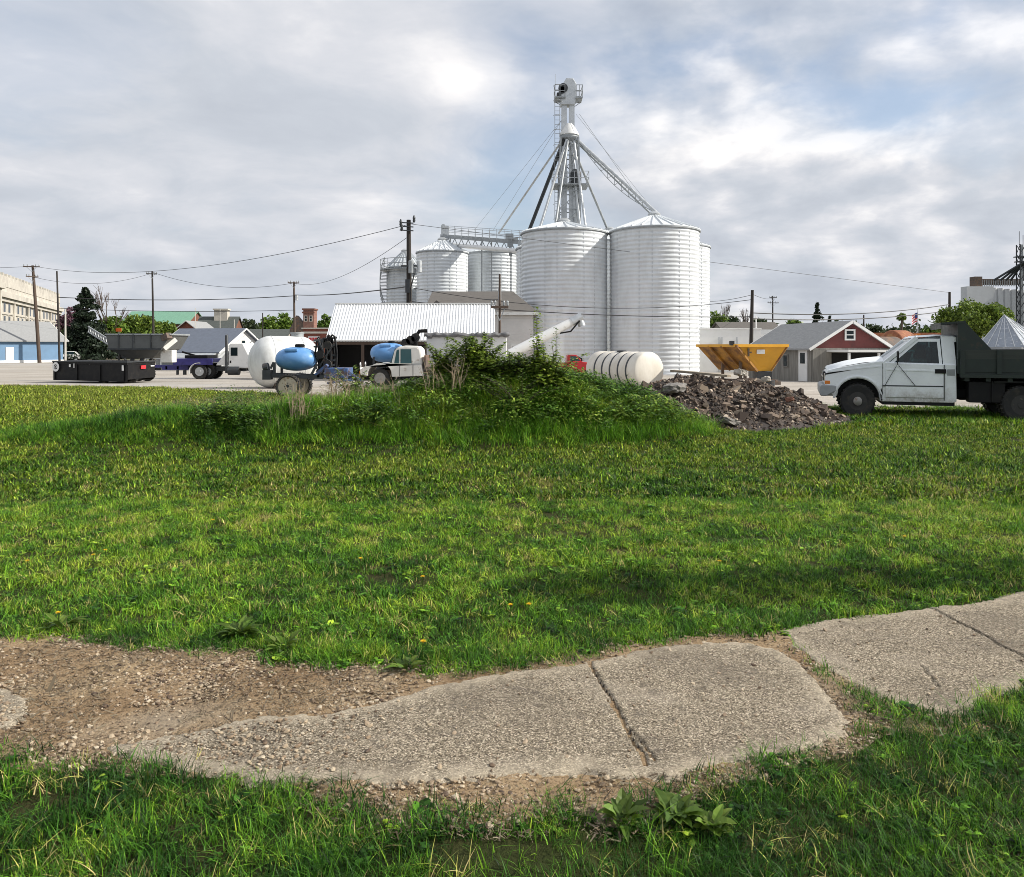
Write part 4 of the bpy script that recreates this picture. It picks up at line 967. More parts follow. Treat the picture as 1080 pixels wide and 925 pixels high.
for xx in (-1.45, 1.65):
    for zz1 in (.55, 1.1): mb.bar((xx, -1.3, Z(197)+zz1), (xx, 1.3, Z(197)+zz1), .045)
mb.build('mid_railing', M['galv'], tw)
mb = MB(); mb.lathe([(.42, Z(197)+.05), (.46, Z(190)), (.46, Z(184)), (.3, Z(181)), (1e-5, Z(180))], 18, Matrix.Translation((.55, -.7, 0))); mb.build('cleaner_drum', M['darksteel'], tw, smooth=40)
mb = MB(); mb.box((.62, -.4, Z(215)), (.55, .6, 2.6)); mb.tube([(.62, -.4, Z(228)), (.62, -.4, 1)], .28, 12); mb.build('second_leg', M['galv'], tw, smooth=40)
# spouts from the distributor to the bins
def spout(p, q, rad, mat, label_d, truss=False):
    mb = MB(); mb.tube([p, q], rad*.8, 10); return mb.build('spout', mat, tw, smooth=60)
def rel(px, py, D): return wp(px, py, D)-tb
P0 = Vector((.5, -.3, zc1-.35))
spout(P0, rel(693, 225, 64), .17, M['galv'], ''); spout(P0+Vector((.15, .4, -.25)), rel(690, 229, 66), .11, M['galv_dull'], '')
mb = MB(); q0, q1 = P0+Vector((0, 0, .1)), rel(693, 225, 64)
for i in range(1, 12):
    t0, t1 = i/12, (i+.5)/12; dn = lambda t: Vector((0, 0, -1.0*math.sin(math.pi*t)))
    mb.bar(q0.lerp(q1, t0), q0.lerp(q1, t0)+dn(t0), .04); mb.bar(q0.lerp(q1, t0)+dn(t0), q0.lerp(q1, min(1, t0+1/12)), .035)
pts = [q0.lerp(q1, i/12)+Vector((0, 0, -1.0*math.sin(math.pi*i/12))) for i in range(13)]
mb.tube(pts, .03, 5); mb.tube([q0+Vector((.4, 0, 2)), q1+Vector((-1.0, 0, .5))], .02, 4); mb.build('spout_truss', M['galv_dull'], tw)
P1 = Vector((-.45, -.3, zc1-.35))
spout(P1, rel(526, 246, 84), .12, M['galv'], ''); spout(P1+Vector((0, -.2, -.2)), rel(555, 251, 74), .21, M['darksteel'], '')
spout(P1+Vector((.2, -.4, -.3)), rel(569, 242, 66), .15, M['galv'], ''); spout(P1+Vector((.3, -.5, -.4)), rel(586, 236, 64), .13, M['galv_dull'], '')
spout(P0+Vector((-.1, -.4, -.4)), rel(618, 242, 66), .13, M['galv'], ''); spout(P0+Vector((-.3, -.2, -.5)), Vector((.9, -1.0, Z(245))), .18, M['galv'], '')
spout(P1+Vector((.6, .5, -.2)), rel(640, 240, 77), .14, M['galv_dull'], '')
mb = MB()
for p, q in (((-.6,0,Z(126)), rel(500, 243, 86)), ((-.6,0,Z(126)), rel(520, 243, 90)), ((.6,0,Z(120)), rel(700, 235, 80))): mb.tube([p, q], .018, 4)
mb.build('guy_wire', M['galv_dull'], tw)

# ---------------------------------------------------------------- white tubular auger
ag = empty('grain_auger', gp(545, 44), 'white tubular grain auger slanting up in front of the left tall bin', 'auger'); b = gp(545, 44)
p, q = wp(538, 374, 43)-b, wp(611, 335.5, 43.5)-b
mb = MB(); mb.tube([p, p.lerp(q, .6), q], [.30, .27, .22], 14); mb.build('tube', M['white_paint'], ag, smooth=50)
mb = MB(); e = (q-p).normalized(); mb.tube([q-e*.5, q+e*.15], .26, 14); mb.tube([q, q+Vector((.15, 0, -.45))], .2, 12); mb.build('discharge_head', M['galv'], ag, smooth=50)
mb = MB(); mb.tube([q+Vector((.0, -.25, -.15)), q+Vector((-.5, -.25, -.75)), q+Vector((-1.1, -.25, -.85))], .05, 6); mb.build('hanging_hose', M['black'], ag)
mb = MB()
for s_ in (-.7, .7): mb.bar(p.lerp(q, .5), Vector(((p.lerp(q, .35)).x, s_, .4)), .08); mb.bar(p.lerp(q, .15), Vector(((p.lerp(q, .35)).x, s_, .4)), .08)
mb.bar((p.lerp(q, .35).x, -.8, .35), (p.lerp(q, .35).x, .8, .35), .09); mb.build('undercarriage', M['galv_dull'], ag)
for s_ in (-.85, .85):
    mb = MB(); mb.lathe([(.18, -.1), (.36, -.1), (.38, -.05), (.38, .05), (.36, .1), (.18, .1)], 22, Matrix.Translation((p.lerp(q, .35).x, s_, .36))@Matrix.Rotation(R(90), 4, 'X')); mb.build('wheel', M['rubber'], ag, smooth=40)

# ---------------------------------------------------------------- distant concrete elevator
cx0 = wx(1034, 210); base = Vector((cx0, 210, gz(cx0, 210)))
ce = empty('concrete_elevator', base, 'far white concrete grain elevator with a row of round silos beyond the green tree', 'elevator')
s_ = 210/F; H1 = wz(302, 210)-base.z
mb = MB(); mb.b2((-14*s_, 0, 0), (14*s_, 3, H1)); mb.build('flat_wall_block', M['concrete_white'], ce)
for k in range(6):
    x = (16.6+6.1*k)*s_; rr = 3.2*s_; mb = MB(); mb.lathe([(rr, 0), (rr, H1-.3-.2*k)], 24, Matrix.Translation((x, 1.2-.5*k, 0))); mb.build('round_silo', M['concrete_white'], ce, smooth=60)
mb = MB(); mb.b2((-5*s_, .4, H1+.002), (3*s_, 2.8, wz(291.5, 210)-base.z)); mb.build('head_house', M['rust_dark'], ce)
mb = MB(); mb.b2((3*s_+.01, .8, H1+.5), (44*s_, 2.4, wz(294, 210)-base.z)); mb.build('gallery', M['rust_dark'], ce)
mb = MB()
for k in range(22): mb.box(((4+1.9*k)*s_, .7, H1+.95), (.18, .12, 1.8))
mb.build('gallery_posts', M['galv_dull'], ce)
lt = Vector((wx(1077, 205), 205, gz(wx(1077, 205), 205))); l2 = empty('far_elevator_leg', lt, 'far dark lattice elevator leg with spreading spouts at the right edge', 'tower')
hT = wz(258, 205)-lt.z; mb = MB()
for k in range(4):
    c_ = [(-1, -1), (1, -1), (1, 1), (-1, 1)]; a = c_[k]; b = c_[(k+1) % 4]
    mb.bar((a[0]*.75, a[1]*.75, 0), (a[0]*.75, a[1]*.75, hT), .22)
    for i in range(12): mb.bar((a[0]*.75, a[1]*.75, hT*i/12), (b[0]*.75, b[1]*.75, hT*(i+1)/12), .12)
mb.build('lattice_frame', M['darksteel'], l2)
mb = MB(); mb.box((.1, 0, hT*.5), (.6, .6, hT)); mb.build('leg_casing', M['galv_dull'], l2)
mb = MB(); mb.box((0, 0, hT-3.2), (2.6, 2.4, .25)); mb.box((0, 0, wz(276, 205)-lt.z), (2.4, 2.2, .25)); mb.build('platform', M['darksteel'], l2)
mb = MB(); z0 = wz(277, 205)-lt.z
for dxp in (-24, -17, -11, -6, 8, 16): mb.tube([(0, -1, z0), (dxp*.25, 2, wz(295, 205)-lt.z)], .28, 8)
mb.build('spouts', M['darksteel'], l2)
for xx, a_ in ((-.5, 3.5), (.5, 2.5)): MB().bar((xx, 0, hT-.1), (xx, 0, hT+a_), .1).build('antenna', M['darksteel'], l2)
# ---------------------------------------------------------------- buildings
def window(root, c, w, h, axis, frame, glass, out_=.06, muntin=True):
    """window on a wall whose outward direction is -y (axis 'y') or +-x ('x','-x') in the building's own axes"""
    f = MB(); g = MB(); t = .09
    def bx(mb, u0, u1, z0, z1, d0, d1):
        if axis == 'y': mb.b2((c[0]+u0, c[1]-d1, c[2]+z0), (c[0]+u1, c[1]-d0, c[2]+z1))
        else:
            s_ = 1 if axis == 'x' else -1; mb.b2((c[0]+s_*d0, c[1]+u0, c[2]+z0), (c[0]+s_*d1, c[1]+u1, c[2]+z1))
    bx(f, -w/2, w/2, -h/2, -h/2+t, .003, out_); bx(f, -w/2, w/2, h/2-t, h/2, .003, out_)
    bx(f, -w/2, -w/2+t, -h/2+t, h/2-t, .003, out_); bx(f, w/2-t, w/2, -h/2+t, h/2-t, .003, out_)
    if muntin: bx(f, -w/2+t, w/2-t, -.03, .03, .003, out_*.8)
    fo = f.build('window', frame, root)
    bx(g, -w/2+t, w/2-t, -h/2+t, h/2-t, .004, .02); g.build('pane', glass, fo)
    return fo
def gable_house(name, label, cat, loc, rz, L, W, hw, hr, wall, roof, over=.35, gable=None, group=None, trim=None, thick=.14):
    """ridge along local x, length L, width W; gable ends at x=+-L/2"""
    root = empty(name, loc, label, cat, group, rz)
    mb = MB(); mb.b2((-L/2, -W/2, -.6), (L/2, W/2, hw)); mb.build('wall', wall, root)
    mb = MB(); mb.prism([(-W/2, hw+.003), (W/2, hw+.003), (0, hr-.02)], -L/2+.01, L/2-.01, 'yz'); mb.build('gable', gable or wall, root)
    sl_ = (hr-hw)/(W/2); e = W/2+over; ze = hw-over*sl_
    for s_ in (-1, 1):
        mb = MB(); poly = [(s_*e, ze), (0.004*s_, hr), (0.004*s_, hr+thick), (s_*e, ze+thick)]
        mb.prism(poly, -L/2-over, L/2+over, 'yz'); mb.build('roof', roof, root)
    if trim:
        for xx in (-L/2-over-.03, L/2+over+.03):
            mb = MB()
            for s_ in (-1, 1): mb.bar((xx, s_*e, ze+thick*.4), (xx, s_*.0, hr+thick*.4), .05, .15)
            mb.build('barge_board', trim, root)
    return root

# courthouse at far left: long facade turned to the sun
A = Vector((wx(63, 205), 205, 0)); B = Vector((wx(-4, 141), 141, 0)); A.z = gz(A.x, A.y); d = (B-A); Lc = math.hypot(d.x, d.y)
ct = empty('courthouse', A, 'large cream stone three storey courthouse with flat cornice at the far left edge', 'building', rz=math.atan2(d.y, d.x))
# local: +x runs along the facade towards the viewer, outward normal is local +y
hT = wz(312, 205)-A.z
def cbox(mb, x0, x1, y0, y1, z0, z1): mb.b2((x0, y0, z0), (x1, y1, z1))
mb = MB(); cbox(mb, 0, Lc+1, -16, 0, -1, hT-2.0); cbox(mb, Lc+1.01, Lc+26, -16, .9, -1, hT-.4); mb.build('wall', M['stone'], ct)
mb = MB(); cbox(mb, -.5, Lc+.4, -.5, .9, hT-4.2, hT-3.2); cbox(mb, -.3, Lc+.4, -.3, .45, hT-4.9, hT-4.202); mb.build('cornice', M['stone'], ct)
mb = MB(); cbox(mb, .1, Lc+.9, -.6, .1, hT-1.998, hT); cbox(mb, Lc+1.1, Lc+25.8, -.5, .8, hT-.398, hT+2.2); mb.build('parapet', M['stone'], ct)
mb = MB(); cbox(mb, Lc+.8, Lc+26.5, .902, 1.7, hT-2.9, hT-1.9); cbox(mb, -.2, Lc+.6, .003, .3, 3.6, 4.1); mb.build('string_course', M['stone'], ct)
mb = MB(); cbox(mb, 1, Lc, -15, -1, hT+.002, hT+.4); mb.build('roof', M['roof_green'], ct)
for i in range(22): mb = MB(); cbox(mb, .3+i*Lc/22, .3+i*Lc/22+1.1, -.55, .05, hT+.003, hT+.55); mb.build('parapet_block', M['stone'], ct)
for i in range(6):
    x = .4+i*(Lc-.8)/5; mb = MB(); cbox(mb, x-.45, x+.45, .085, .32, 0, hT-4.92); mb.build('pilaster', M['stone'], ct)
mb = MB(); cbox(mb, .1, Lc+.2, .086, .2, hT-7.25, hT-7.05); mb.build('sill_course', M['stone'], ct)
nb = 17
for i in range(nb):
    x = 2.6+i*(Lc-4)/(nb-1)*.985
    for zc, w_, h_ in ((hT-5.95, 1.7, 1.7), (hT-8.7, 1.7, 2.3), (hT-12.2, 1.7, 2.2)):
        f = MB(); cbox(f, x-w_/2-.2, x+w_/2+.2, .004, .03, zc-h_/2-.2, zc-h_/2); cbox(f, x-w_/2-.2, x-w_/2, .004, .03, zc-h_/2+.002, zc+h_/2); cbox(f, x+w_/2, x+w_/2+.2, .004, .03, zc-h_/2+.002, zc+h_/2); cbox(f, x-w_/2-.2, x+w_/2+.2, .004, .08, zc+h_/2+.002, zc+h_/2+.25)
        fo = f.build('window', M['stone'], ct); g = MB(); cbox(g, x-w_/2, x+w_/2, .005, .03, zc-h_/2, zc+h_/2); g.build('pane', M['glass'], fo)
for i in range(7):
    x = Lc+2.4+i*3.4; mb = MB(); cbox(mb, x-.5, x+.5, .903, 1.3, 0, hT-3.0); mb.build('pilaster', M['stone'], ct)

# blue building with grey roof
b = gp(14, 100)
bb = gable_house('blue_house', 'low blue building with grey gabled roof and red gable at the far left', 'building', Vector((wx(-2, 106), 106, gz(0, 106))), R(58), 12.5, 9.2, 3.1, 5.6, M['siding_blue'], M['roof_grey'], .5, M['brick_red'], trim=M['trim_white'])
mb = MB(); mb.b2((-1.2, -4.66, 0), (-.2, -4.605, 2.1)); mb.build('door', M['trim_white'], bb)
mb = MB(); mb.b2((-6.4, -4.72, -.02), (6.4, -4.606, .35)); mb.build('base_trim', M['trim_white'], bb)

# grey house behind the purple truck
gh = gable_house('grey_house', 'long grey roofed house with white gable end behind the purple truck', 'house', Vector((wx(213, 84), 87, gz(0, 87))), R(-16), 7.9, 8.6, 1.7, 4.1, M['siding_grey'], M['roof_slate'], .4, M['siding_white'], trim=M['trim_white'])
window(gh, (3.95, 0, 2.5), .8, .9, 'x', M['trim_white'], M['glass'])
mb = MB(); mb.prism([(-5.9, .9), (-4.35, 1.55), (-4.35, 1.68), (-5.9, 1.05)], -4.2, 4.0, 'yz'); mb.build('porch_roof', M['galv'], gh)
mb = MB()
for k in range(5): mb.box((-4+k*1.95, -5.7, .1), (.12, .12, 1.6))
mb.build('porch_posts', M['trim_white'], gh)

# brick school with green roof
bs_ = gable_house('brick_school', 'brick building with long green metal roof beyond the grey house', 'building', Vector((wx(174, 190), 190, gz(0, 190))), 0, 15.5, 12, 7.6, 10.6, M['brick_brown'], M['roof_green'], .4)
for k in range(6): window(bs_, (-6.2+k*2.5, -6, 4.2), 1.2, 2.0, 'y', M['trim_white'], M['glass'])
mb = MB(); mb.prism([(-3.8, 7.0), (-.8, 7.0), (-2.3, 9.9)], -6.8, -6.05); mb.build('dormer', M['roof_dark'], bs_)
bg_ = gable_house('brick_house', 'red brick house with steep front gable beside the green roofed school', 'house', Vector((wx(207, 150), 150, gz(0, 150))), R(90), 9, 7.4, 4.0, 6.9, M['brick_red'], M['roof_grey'], .3, trim=M['trim_white'])
for yy in (-2, 0, 2): window(bg_, (-4.5, yy, 3.2), .9, 1.3, '-x', M['trim_white'], M['glass'])
br = gable_house('slate_house', 'dark slate roofed house with stone chimney behind the grey house', 'house', Vector((wx(228, 158), 160, gz(0, 160))), R(4), 7.5, 9, 4.8, 8.2, M['brick_brown'], M['roof_dark'], .3)
mb = MB(); mb.b2((-.8, -1.2, 6), (1.8, .6, 9.6)); mb.b2((-1.0, -1.4, 9.602), (2.0, .8, 9.9)); mb.build('chimney', M['stone'], br)
for k in range(4): window(br, (-2.9+k*1.9, -4.5, 3.6), .9, 1.3, 'y', M['trim_white'], M['glass'])
dr = gable_house('long_shed', 'long low building with dark green roof behind the big white tank', 'building', Vector((wx(276, 128), 128, gz(0, 128))), R(3), 8.9, 8, 3.0, 4.9, M['stone'], M['roof_dark'], .4)
for k in range(5): window(dr, (-3.4+k*1.7, -4, 1.9), 1.0, 1.0, 'y', M['trim_white'], M['glass'])
# brick tower block and red brick store
b = gp(325, 118); tr_ = empty('brick_tower', b, 'narrow brown brick tower with openings near its top left of the shed', 'building')
hT = wz(327, 118)-b.z; mb = MB(); mb.b2((-.75, 0, -.5), (.85, 2, hT)); mb.build('wall', M['brick'], tr_)
mb = MB(); mb.b2((-.9, -.15, hT-.5), (1.0, -.003, hT-.25)); mb.b2((-.9, -.15, hT+.002), (1.0, 2.1, hT+.25)); mb.build('cornice', M['brick_brown'], tr_)
for xx in (-.35, .4): window(tr_, (xx, 0, hT-1.3), .5, .9, 'y', M['stone'], M['glass'])
mb = MB(); mb.prism([(-2.9, -.5), (-.76, -.5), (-.76, hT-2.2), (-1.9, hT-.8), (-2.9, hT-3)], .3, 1.8); mb.build('side_gable', M['rust_dark'], tr_)
b = gp(334, 95); st_ = empty('brick_store', b, 'small red brick building with white sign patch left of the white metal shed', 'building')
hS = wz(347, 95)-b.z; mb = MB(); mb.b2((-1.7, 0, -.5), (2.6, 6, hS)); mb.build('wall', M['brick_red'], st_)
mb = MB(); mb.b2((-1.85, -.12, hS-.55), (2.7, -.004, hS-.32)); mb.b2((-1.85, -.12, hS+.003), (2.7, 6.1, hS+.16)); mb.build('cornice', M['stone'], st_)
mb = MB(); mb.b2((-1.05, -.08, hS-1.6), (.35, -.005, hS-.9)); sgn = mb.build('sign', M['trim_white'], st_)
mb = MB()
for x0, x1 in ((-.9, -.6), (-.52, -.25), (-.2, .2)): mb.b2((x0, -.095, hS-1.45), (x1, -.082, hS-1.05))
mb.build('sign_lettering', M['red_paint'], sgn)

# open shed with white ribbed metal roof
sy0, sy1 = 45.0, 49.5; b = Vector((wx(432, 45), 45, gz(wx(432, 45), 45))); sh = empty('open_shed', b, 'open sided shed with long white ribbed metal roof and dark interior', 'shed')
xl0, xr0 = wx(343, sy0)-b.x, wx(522, sy0)-b.x; xl1, xr1 = wx(353.5, sy1)-b.x, wx(522, sy1)-b.x
z0, z1 = wz(359.5, sy0)-b.z, wz(321, sy1)-b.z
mb = MB(); n = 56; prof = []
for i in range(n):
    for du, h_ in ((0, 0), (.55, 0), (.68, .055), (.87, .055)): prof.append(((i+du)/n, h_))
prof.append((1, 0)); vv = []
for u, h_ in prof:
    vv.append((xl0+(xr0-xl0)*u, 0, z0+h_)); vv.append((xl1+(xr1-xl1)*u, sy1-sy0, z1+h_))
mb.add(vv, [(2*i, 2*i+2, 2*i+3, 2*i+1) for i in range(len(prof)-1)])
vv = [(x, y, z-.05) for x, y, z in vv]; mb.add(vv, [(2*i, 2*i+1, 2*i+3, 2*i+2) for i in range(len(prof)-1)])
mb.build('roof', M['whiteroof'], sh, fixn=False)
mb = MB(); mb.b2((xl1+.2, 4.3, -.5), (xr1-.1, 4.45, z1-.1)); mb.b2((xl0+.1, .4, -.5), (xl0+.22, 4.29, z0+.3)); mb.b2((xr0-.22, .4, -.5), (xr0-.1, 4.29, z0+.3)); mb.b2((xl0+.3, 2.2, -.5), (xr0-.3, 2.3, z0+1.1)); mb.build('shade_walls', M['interior'], sh)  # right wall added to keep sun out; near-black colour carries the shade
for k in range(6):
    mb = MB(); xx = xl0+.3+(xr0-xl0-.6)*k/5; mb.box((xx, .15, z0/2-.2), (.16, .16, z0+.3)); mb.build('post', M['pole_wood'], sh)
mb = MB(); mb.bar((xl0, .12, z0-.14), (xr0, .12, z0-.14), .09, .16); mb.build('eave_beam', M['pole_wood'], sh)
mb = MB(); mb.bar((xl0, -.02, z0+.015), (xr0, -.02, z0+.015), .03, .09); mb.bar((xl1, sy1-sy0, z1+.06), (xr1, sy1-sy0, z1+.06), .25, .05); mb.build('edge_flashing', M['trim_white'], sh)

# low white shed with lumpy tarpaper edge
b = gp(492, 36); lw = empty('low_white_shed', b, 'low white flat roofed shed with lumpy grey tarpaper along its top edge', 'shed')
w2 = 42/F*36; hL = wz(355, 36)-b.z; mb = MB(); mb.b2((-w2, 0, -.5), (w2, 3, hL)); mb.build('wall', M['siding_white'], lw)
mb = MB(); r = random.Random(2)
pts = [(-w2-.1+(2*w2+.25)*i/40, -.05, hL+.06+r.uniform(-.03,.05)) for i in range(41)]
mb.tube(pts, [r.uniform(.07, .14) for _ in pts], 7); mb.b2((-w2-.1, -.03, hL+.003), (w2+.1, 3.1, hL+.06)); mb.build('tarpaper_roof', M['tar'], lw, smooth=50)
mb = MB(); mb.box((-w2+1.0, -.02, hL*.5), (.05, .04, hL)); mb.box((w2-.6, -.02, hL*.5), (.05, .04, hL)); mb.build('corner_trim', M['trim_white'], lw)

# white house with brown grey roof
b = Vector((wx(515, 57), 60, gz(0, 60))); wh = empty('white_house', b, 'white clapboard house with brown grey roof in front of the left tall bin', 'house')
xr = wx(562.5, 55)-b.x; xl = wx(450, 57)-b.x; yf = -5.0; ze = wz(331, 55)-b.z; zr = wz(309, 60)-b.z
mb = MB(); mb.b2((xl+.4, yf+.01, -.5), (xr, 5, ze)); mb.build('wall', M['lap_white'], wh)
# hipped roof
e = .35; vv = [(xl, yf-e, ze), (xr+e, yf-e, ze), (xr+e, 5+e, ze), (xl, 5+e, ze), (wx(456, 60)-b.x, 0, zr), (wx(541, 60)-b.x, 0, zr)]
vv += [(x, y, z+.12) for x, y, z in vv]
mb = MB(); mb.add(vv, [(0,3,2,1), (6,7,11,10), (7,8,11), (8,9,10,11), (9,6,10), (0,1,7,6), (1,2,8,7), (2,3,9,8), (3,0,6,9)]); mb.build('roof', M['roof_brown'], wh)
mb = MB(); mb.bar((xl, yf-e-.02, ze+.02), (xr+e, yf-e-.02, ze+.02), .05, .22); mb.build('fascia', M['trim_white'], wh)
mb = MB(); mb.tube([(wx(527, 58)-b.x, -2.2, zr-1.2), (wx(527, 58)-b.x, -2.2, zr+.2)], .12, 10); mb.build('vent_pipe', M['galv'], wh)
window(wh, (xr-1.2, yf, 1.7), .8, 1.2, 'y', M['trim_white'], M['glass'])
mb = MB(); mb.prism([(-4.9, 0.), (-4.3, 0.), (-3.2, 1.5), (-4.4, 1.5)], xr+.003, xr+.03, 'yz'); mb.build('wall_patch', M['siding_white'], wh)
mb = MB(); mb.prism([(xl-.2, ze-.2), (xl+2.6, ze-.2), (xl+1.0, ze+.9)], yf-.9, yf-.4); mb.build('gable_dormer', M['roof_brown'], wh)

# long white fence wall, far sheds behind the yellow hopper
b = gp(776, 66); fw = empty('white_wall', b, 'long pale white metal wall behind the yellow hopper', 'wall')
w2 = 34/F*66; hF = wz(347.5, 66)-b.z; mb = MB(); mb.b2((-w2-1, 0, -.5), (w2-.6, .25, hF)); mb.build('panel', M['siding_white'], fw)
mb = MB(); mb.b2((-w2-1.05, -.05, hF+.003), (w2-.55, .3, hF+.12)); mb.build('cap_rail', M['trim_white'], fw)
for px in (758, 761, 777):
    mb = MB(); mb.box((wx(px, 66)-b.x, -.06, hF*.42), (.12, .1, hF*.8)); mb.build('post', M['galv'], fw)
b = gp(809, 70); lb_ = empty('flat_roofed_shed', b, 'pale flat roofed shed between the white wall and red gabled garage', 'shed')
mb = MB(); mb.b2((-2.0, 0, -.5), (2.6, 4, wz(355, 70)-b.z)); mb.build('wall', M['siding_white'], lb_); mb = MB(); mb.b2((-2.2, -.3, wz(355, 70)-b.z+.003), (2.8, 4.2, wz(352.5, 70)-b.z)); mb.build('roof', M['trim_white'], lb_)
mb = MB(); mb.b2((.2, -.5, .2), (1.6, -.31, 1.1)); mb.build('dark_panel', M['interior'], lb_)
b = gp(786, 100); lh = gable_house('grey_cottage', 'grey brown cottage half hidden behind the white wall and bare utility pole', 'house', b, R(8), 7.5, 6, 3.6, 5.2, M['wood_grey'], M['roof_brown'], .3)
for k in range(3): window(lh, (-2.2+k*2, -3, 3.0), .8, 1.0, 'y', M['trim_white'], M['glass'])
b = gp(824, 84); gl = gable_house('small_house', 'small grey house with white trim seen above the garage roof', 'house', b, R(-5), 5.5, 5, 2.9, 3.9, M['siding_grey'], M['roof_grey'], .3, trim=M['trim_white'])
window(gl, (-1.2, -2.5, 2.2), .8, .8, 'y', M['trim_white'], M['glass'])

# red gabled garage with weathered side
Dg = 43.0; b = Vector((wx(897, Dg), Dg, gz(wx(897, Dg), Dg))); axis = Vector((wx(845, 48.2)-b.x, 5.2, 0)); Lg = 7.5; ang = math.atan2(axis.y, axis.x)
u = axis.normalized(); cen = b+u*Lg/2; cen.z = b.z
hwG, hrG = wz(367, Dg)-b.z, wz(340, Dg)-b.z
gg = gable_house('red_garage', 'garage with red shingled gable and grey roof behind the white dump truck hood', 'garage', cen, ang, Lg, 4.7, hwG, hrG, M['wood_grey'], M['roof_grey'], .22, M['shingle_red'], trim=M['trim_white'], thick=.1)
# local: gable facing the viewer is at x=-L/2 ; left side (viewer's) is +y
window(gg, (-Lg/2, .05, (hwG+hrG)/2+.02), .62, .62, '-x', M['trim_white'], M['glass'])
def sidebox(name, x0, x1, z0, z1, mat, d0=.004, d1=.05, parent=None):
    mb = MB(); mb.b2((x0, 2.35+d0, z0), (x1, 2.35+d1, z1)); return mb.build(name, mat, parent or gg)
wn_ = sidebox('window', -1.3, -.75, .75, 1.5, M['wood_grey'], .004, .06); sidebox('pane', -1.22, -.83, .82, 1.43, M['glass'], .062, .07, wn_)
dd = sidebox('door', -3.4, -2.5, .02, 1.75, M['trim_white'], .004, .05); sidebox('pane', -3.2, -2.7, 1.0, 1.6, M['glass'], .052, .06, dd)
mb = MB(); mb.b2((-Lg/2-.12, 1.2, 0), (-Lg/2-.004, 2.3, 1.75)); mb.build('end_door', M['wood_grey'], gg)
# carport roof on the front
mb = MB(); mb.b2((-Lg/2-2.2, -2.3, hwG-.22), (-Lg/2-.05, 1.5, hwG-.10)); mb.build('carport_roof', M['trim_white'], gg)
mb = MB(); mb.b2((-Lg/2-.03, -2.2, 0), (-Lg/2-.005, 1.15, hwG-.25)); mb.build('shade_panel', M['interior'], gg)  # near-black sheet on the wall stands in for shade under the carport
for yy in (-2.2, -.3, 1.4):
    mb = MB(); mb.box((-Lg/2-2.1, yy, (hwG-.25)/2-.1), (.1, .1, hwG-.05)); mb.build('carport_post', M['trim_white'], gg)
# long low orange-brown building beyond the truck
b = gp(938, 75); ob = empty('brown_roof_store', b, 'long low building with rust brown roof line behind the rusty tanks', 'building')
mb = MB(); mb.b2((-5, 0, -.5), (5, 6, wz(356, 75)-b.z)); mb.build('wall', M['siding_grey'], ob); mb = MB(); mb.b2((-5.2, -.3, wz(356, 75)-b.z+.003), (5.2, 6.2, wz(351, 75)-b.z)); mb.build('roof', M['rust'], ob)
for k in range(5): window(ob, (-4+k*2, 0, 1.4), .9, .9, 'y', M['trim_white'], M['glass'])
# hipped grey metal roof beyond the dump bed
Dh = 36.0; b = Vector((wx(1064, Dh), Dh, gz(wx(1064, Dh), Dh))); hp2 = empty('hip_roof_shed', b, 'shed with steep pyramid roof of shine streaked grey blue metal behind the dump bed', 'shed')
zp, zb = wz(332, Dh)-b.z, wz(366, Dh)-b.z
a0 = [(-1.75, -.35), (-.42, -1.35), (1.6, -.6), (.6, 1.2)]; a0 = [(x*1.0, y*1.3) for x, y in a0]
mb = MB(); vv = [(x, y, zb) for x, y in a0]+[(-.15, .1, zp)]+[(x*.98, y*.98, zb-.1) for x, y in a0]
mb.add(vv, [(0,1,4), (1,2,4), (2,3,4), (3,0,4), (0,5,6,1), (1,6,7,2), (2,7,8,3), (3,8,5,0), (5,8,7,6)]); mb.build('roof', M['hiproof'], hp2)
mb = MB(); ap = Vector((-.15, .1, zp+.01))
for i in range(4):
    p_, q_ = Vector((*a0[i], zb+.012)), Vector((*a0[(i+1) % 4], zb+.012))
    for t in (0, .2, .4, .6, .8): e_ = p_.lerp(q_, t); mb.bar(e_, e_.lerp(ap, 1 if t == 0 else .93-.5*abs(t-.5)), .03, .03)
mb.build('roof_seams', M['galv'], hp2)
mb = MB(); mb.prism([(x*.9, y*.9) for x, y in a0], -.5, zb-.11, 'xy'); mb.build('wall', M['galv_dull'], hp2)

# ---------------------------------------------------------------- poles
def pole(px, D, pytop, r0, label, mat='pole_wood', pxtop=None, arms=(), extras=None, group='wooden utility poles', name='utility_pole'):
    b = gp(px, D); root = empty(name, b, label, 'pole', group); h = wz(pytop, D)-b.z; dx_ = (wx(pxtop, D)-b.x) if pxtop is not None else 0
    mb = MB(); mb.tube([(0, 0, -.6), (dx_*.5, 0, h*.5), (dx_, 0, h)], [r0, r0*.85, r0*.65], 12); mb.build('post', M[mat], root, smooth=60)
    for py, half, rot in arms:
        z = wz(py, D)-b.z; x = dx_*z/h; c_, s_ = math.cos(rot), math.sin(rot); mb = MB()
        mb.bar((x-half*c_, -r0-.05-half*s_, z), (x+half*c_, -r0-.05+half*s_, z), .11, .13); arm = mb.build('crossarm', M[mat], root)
        ib = MB()
        for t in (-.92, -.5, .5, .92): ib.lathe([(.03, 0), (.06, .06), (.05, .16), (.07, .2), (.02, .28)], 8, Matrix.Translation((x+t*half*c_, -r0-.05+t*half*s_, z+.06)))
        ib.build('insulator', M['galv_dull'], arm, smooth=40)
        bb_ = MB(); bb_.bar((x-half*.6*c_, -r0-.05-half*.6*s_, z-.05), (x, -r0*.9, z-.7), .04); bb_.bar((x+half*.6*c_, -r0-.05+half*.6*s_, z-.05), (x, -r0*.9, z-.7), .04); bb_.build('brace', M['galv_dull'], root)
    return root, b, h
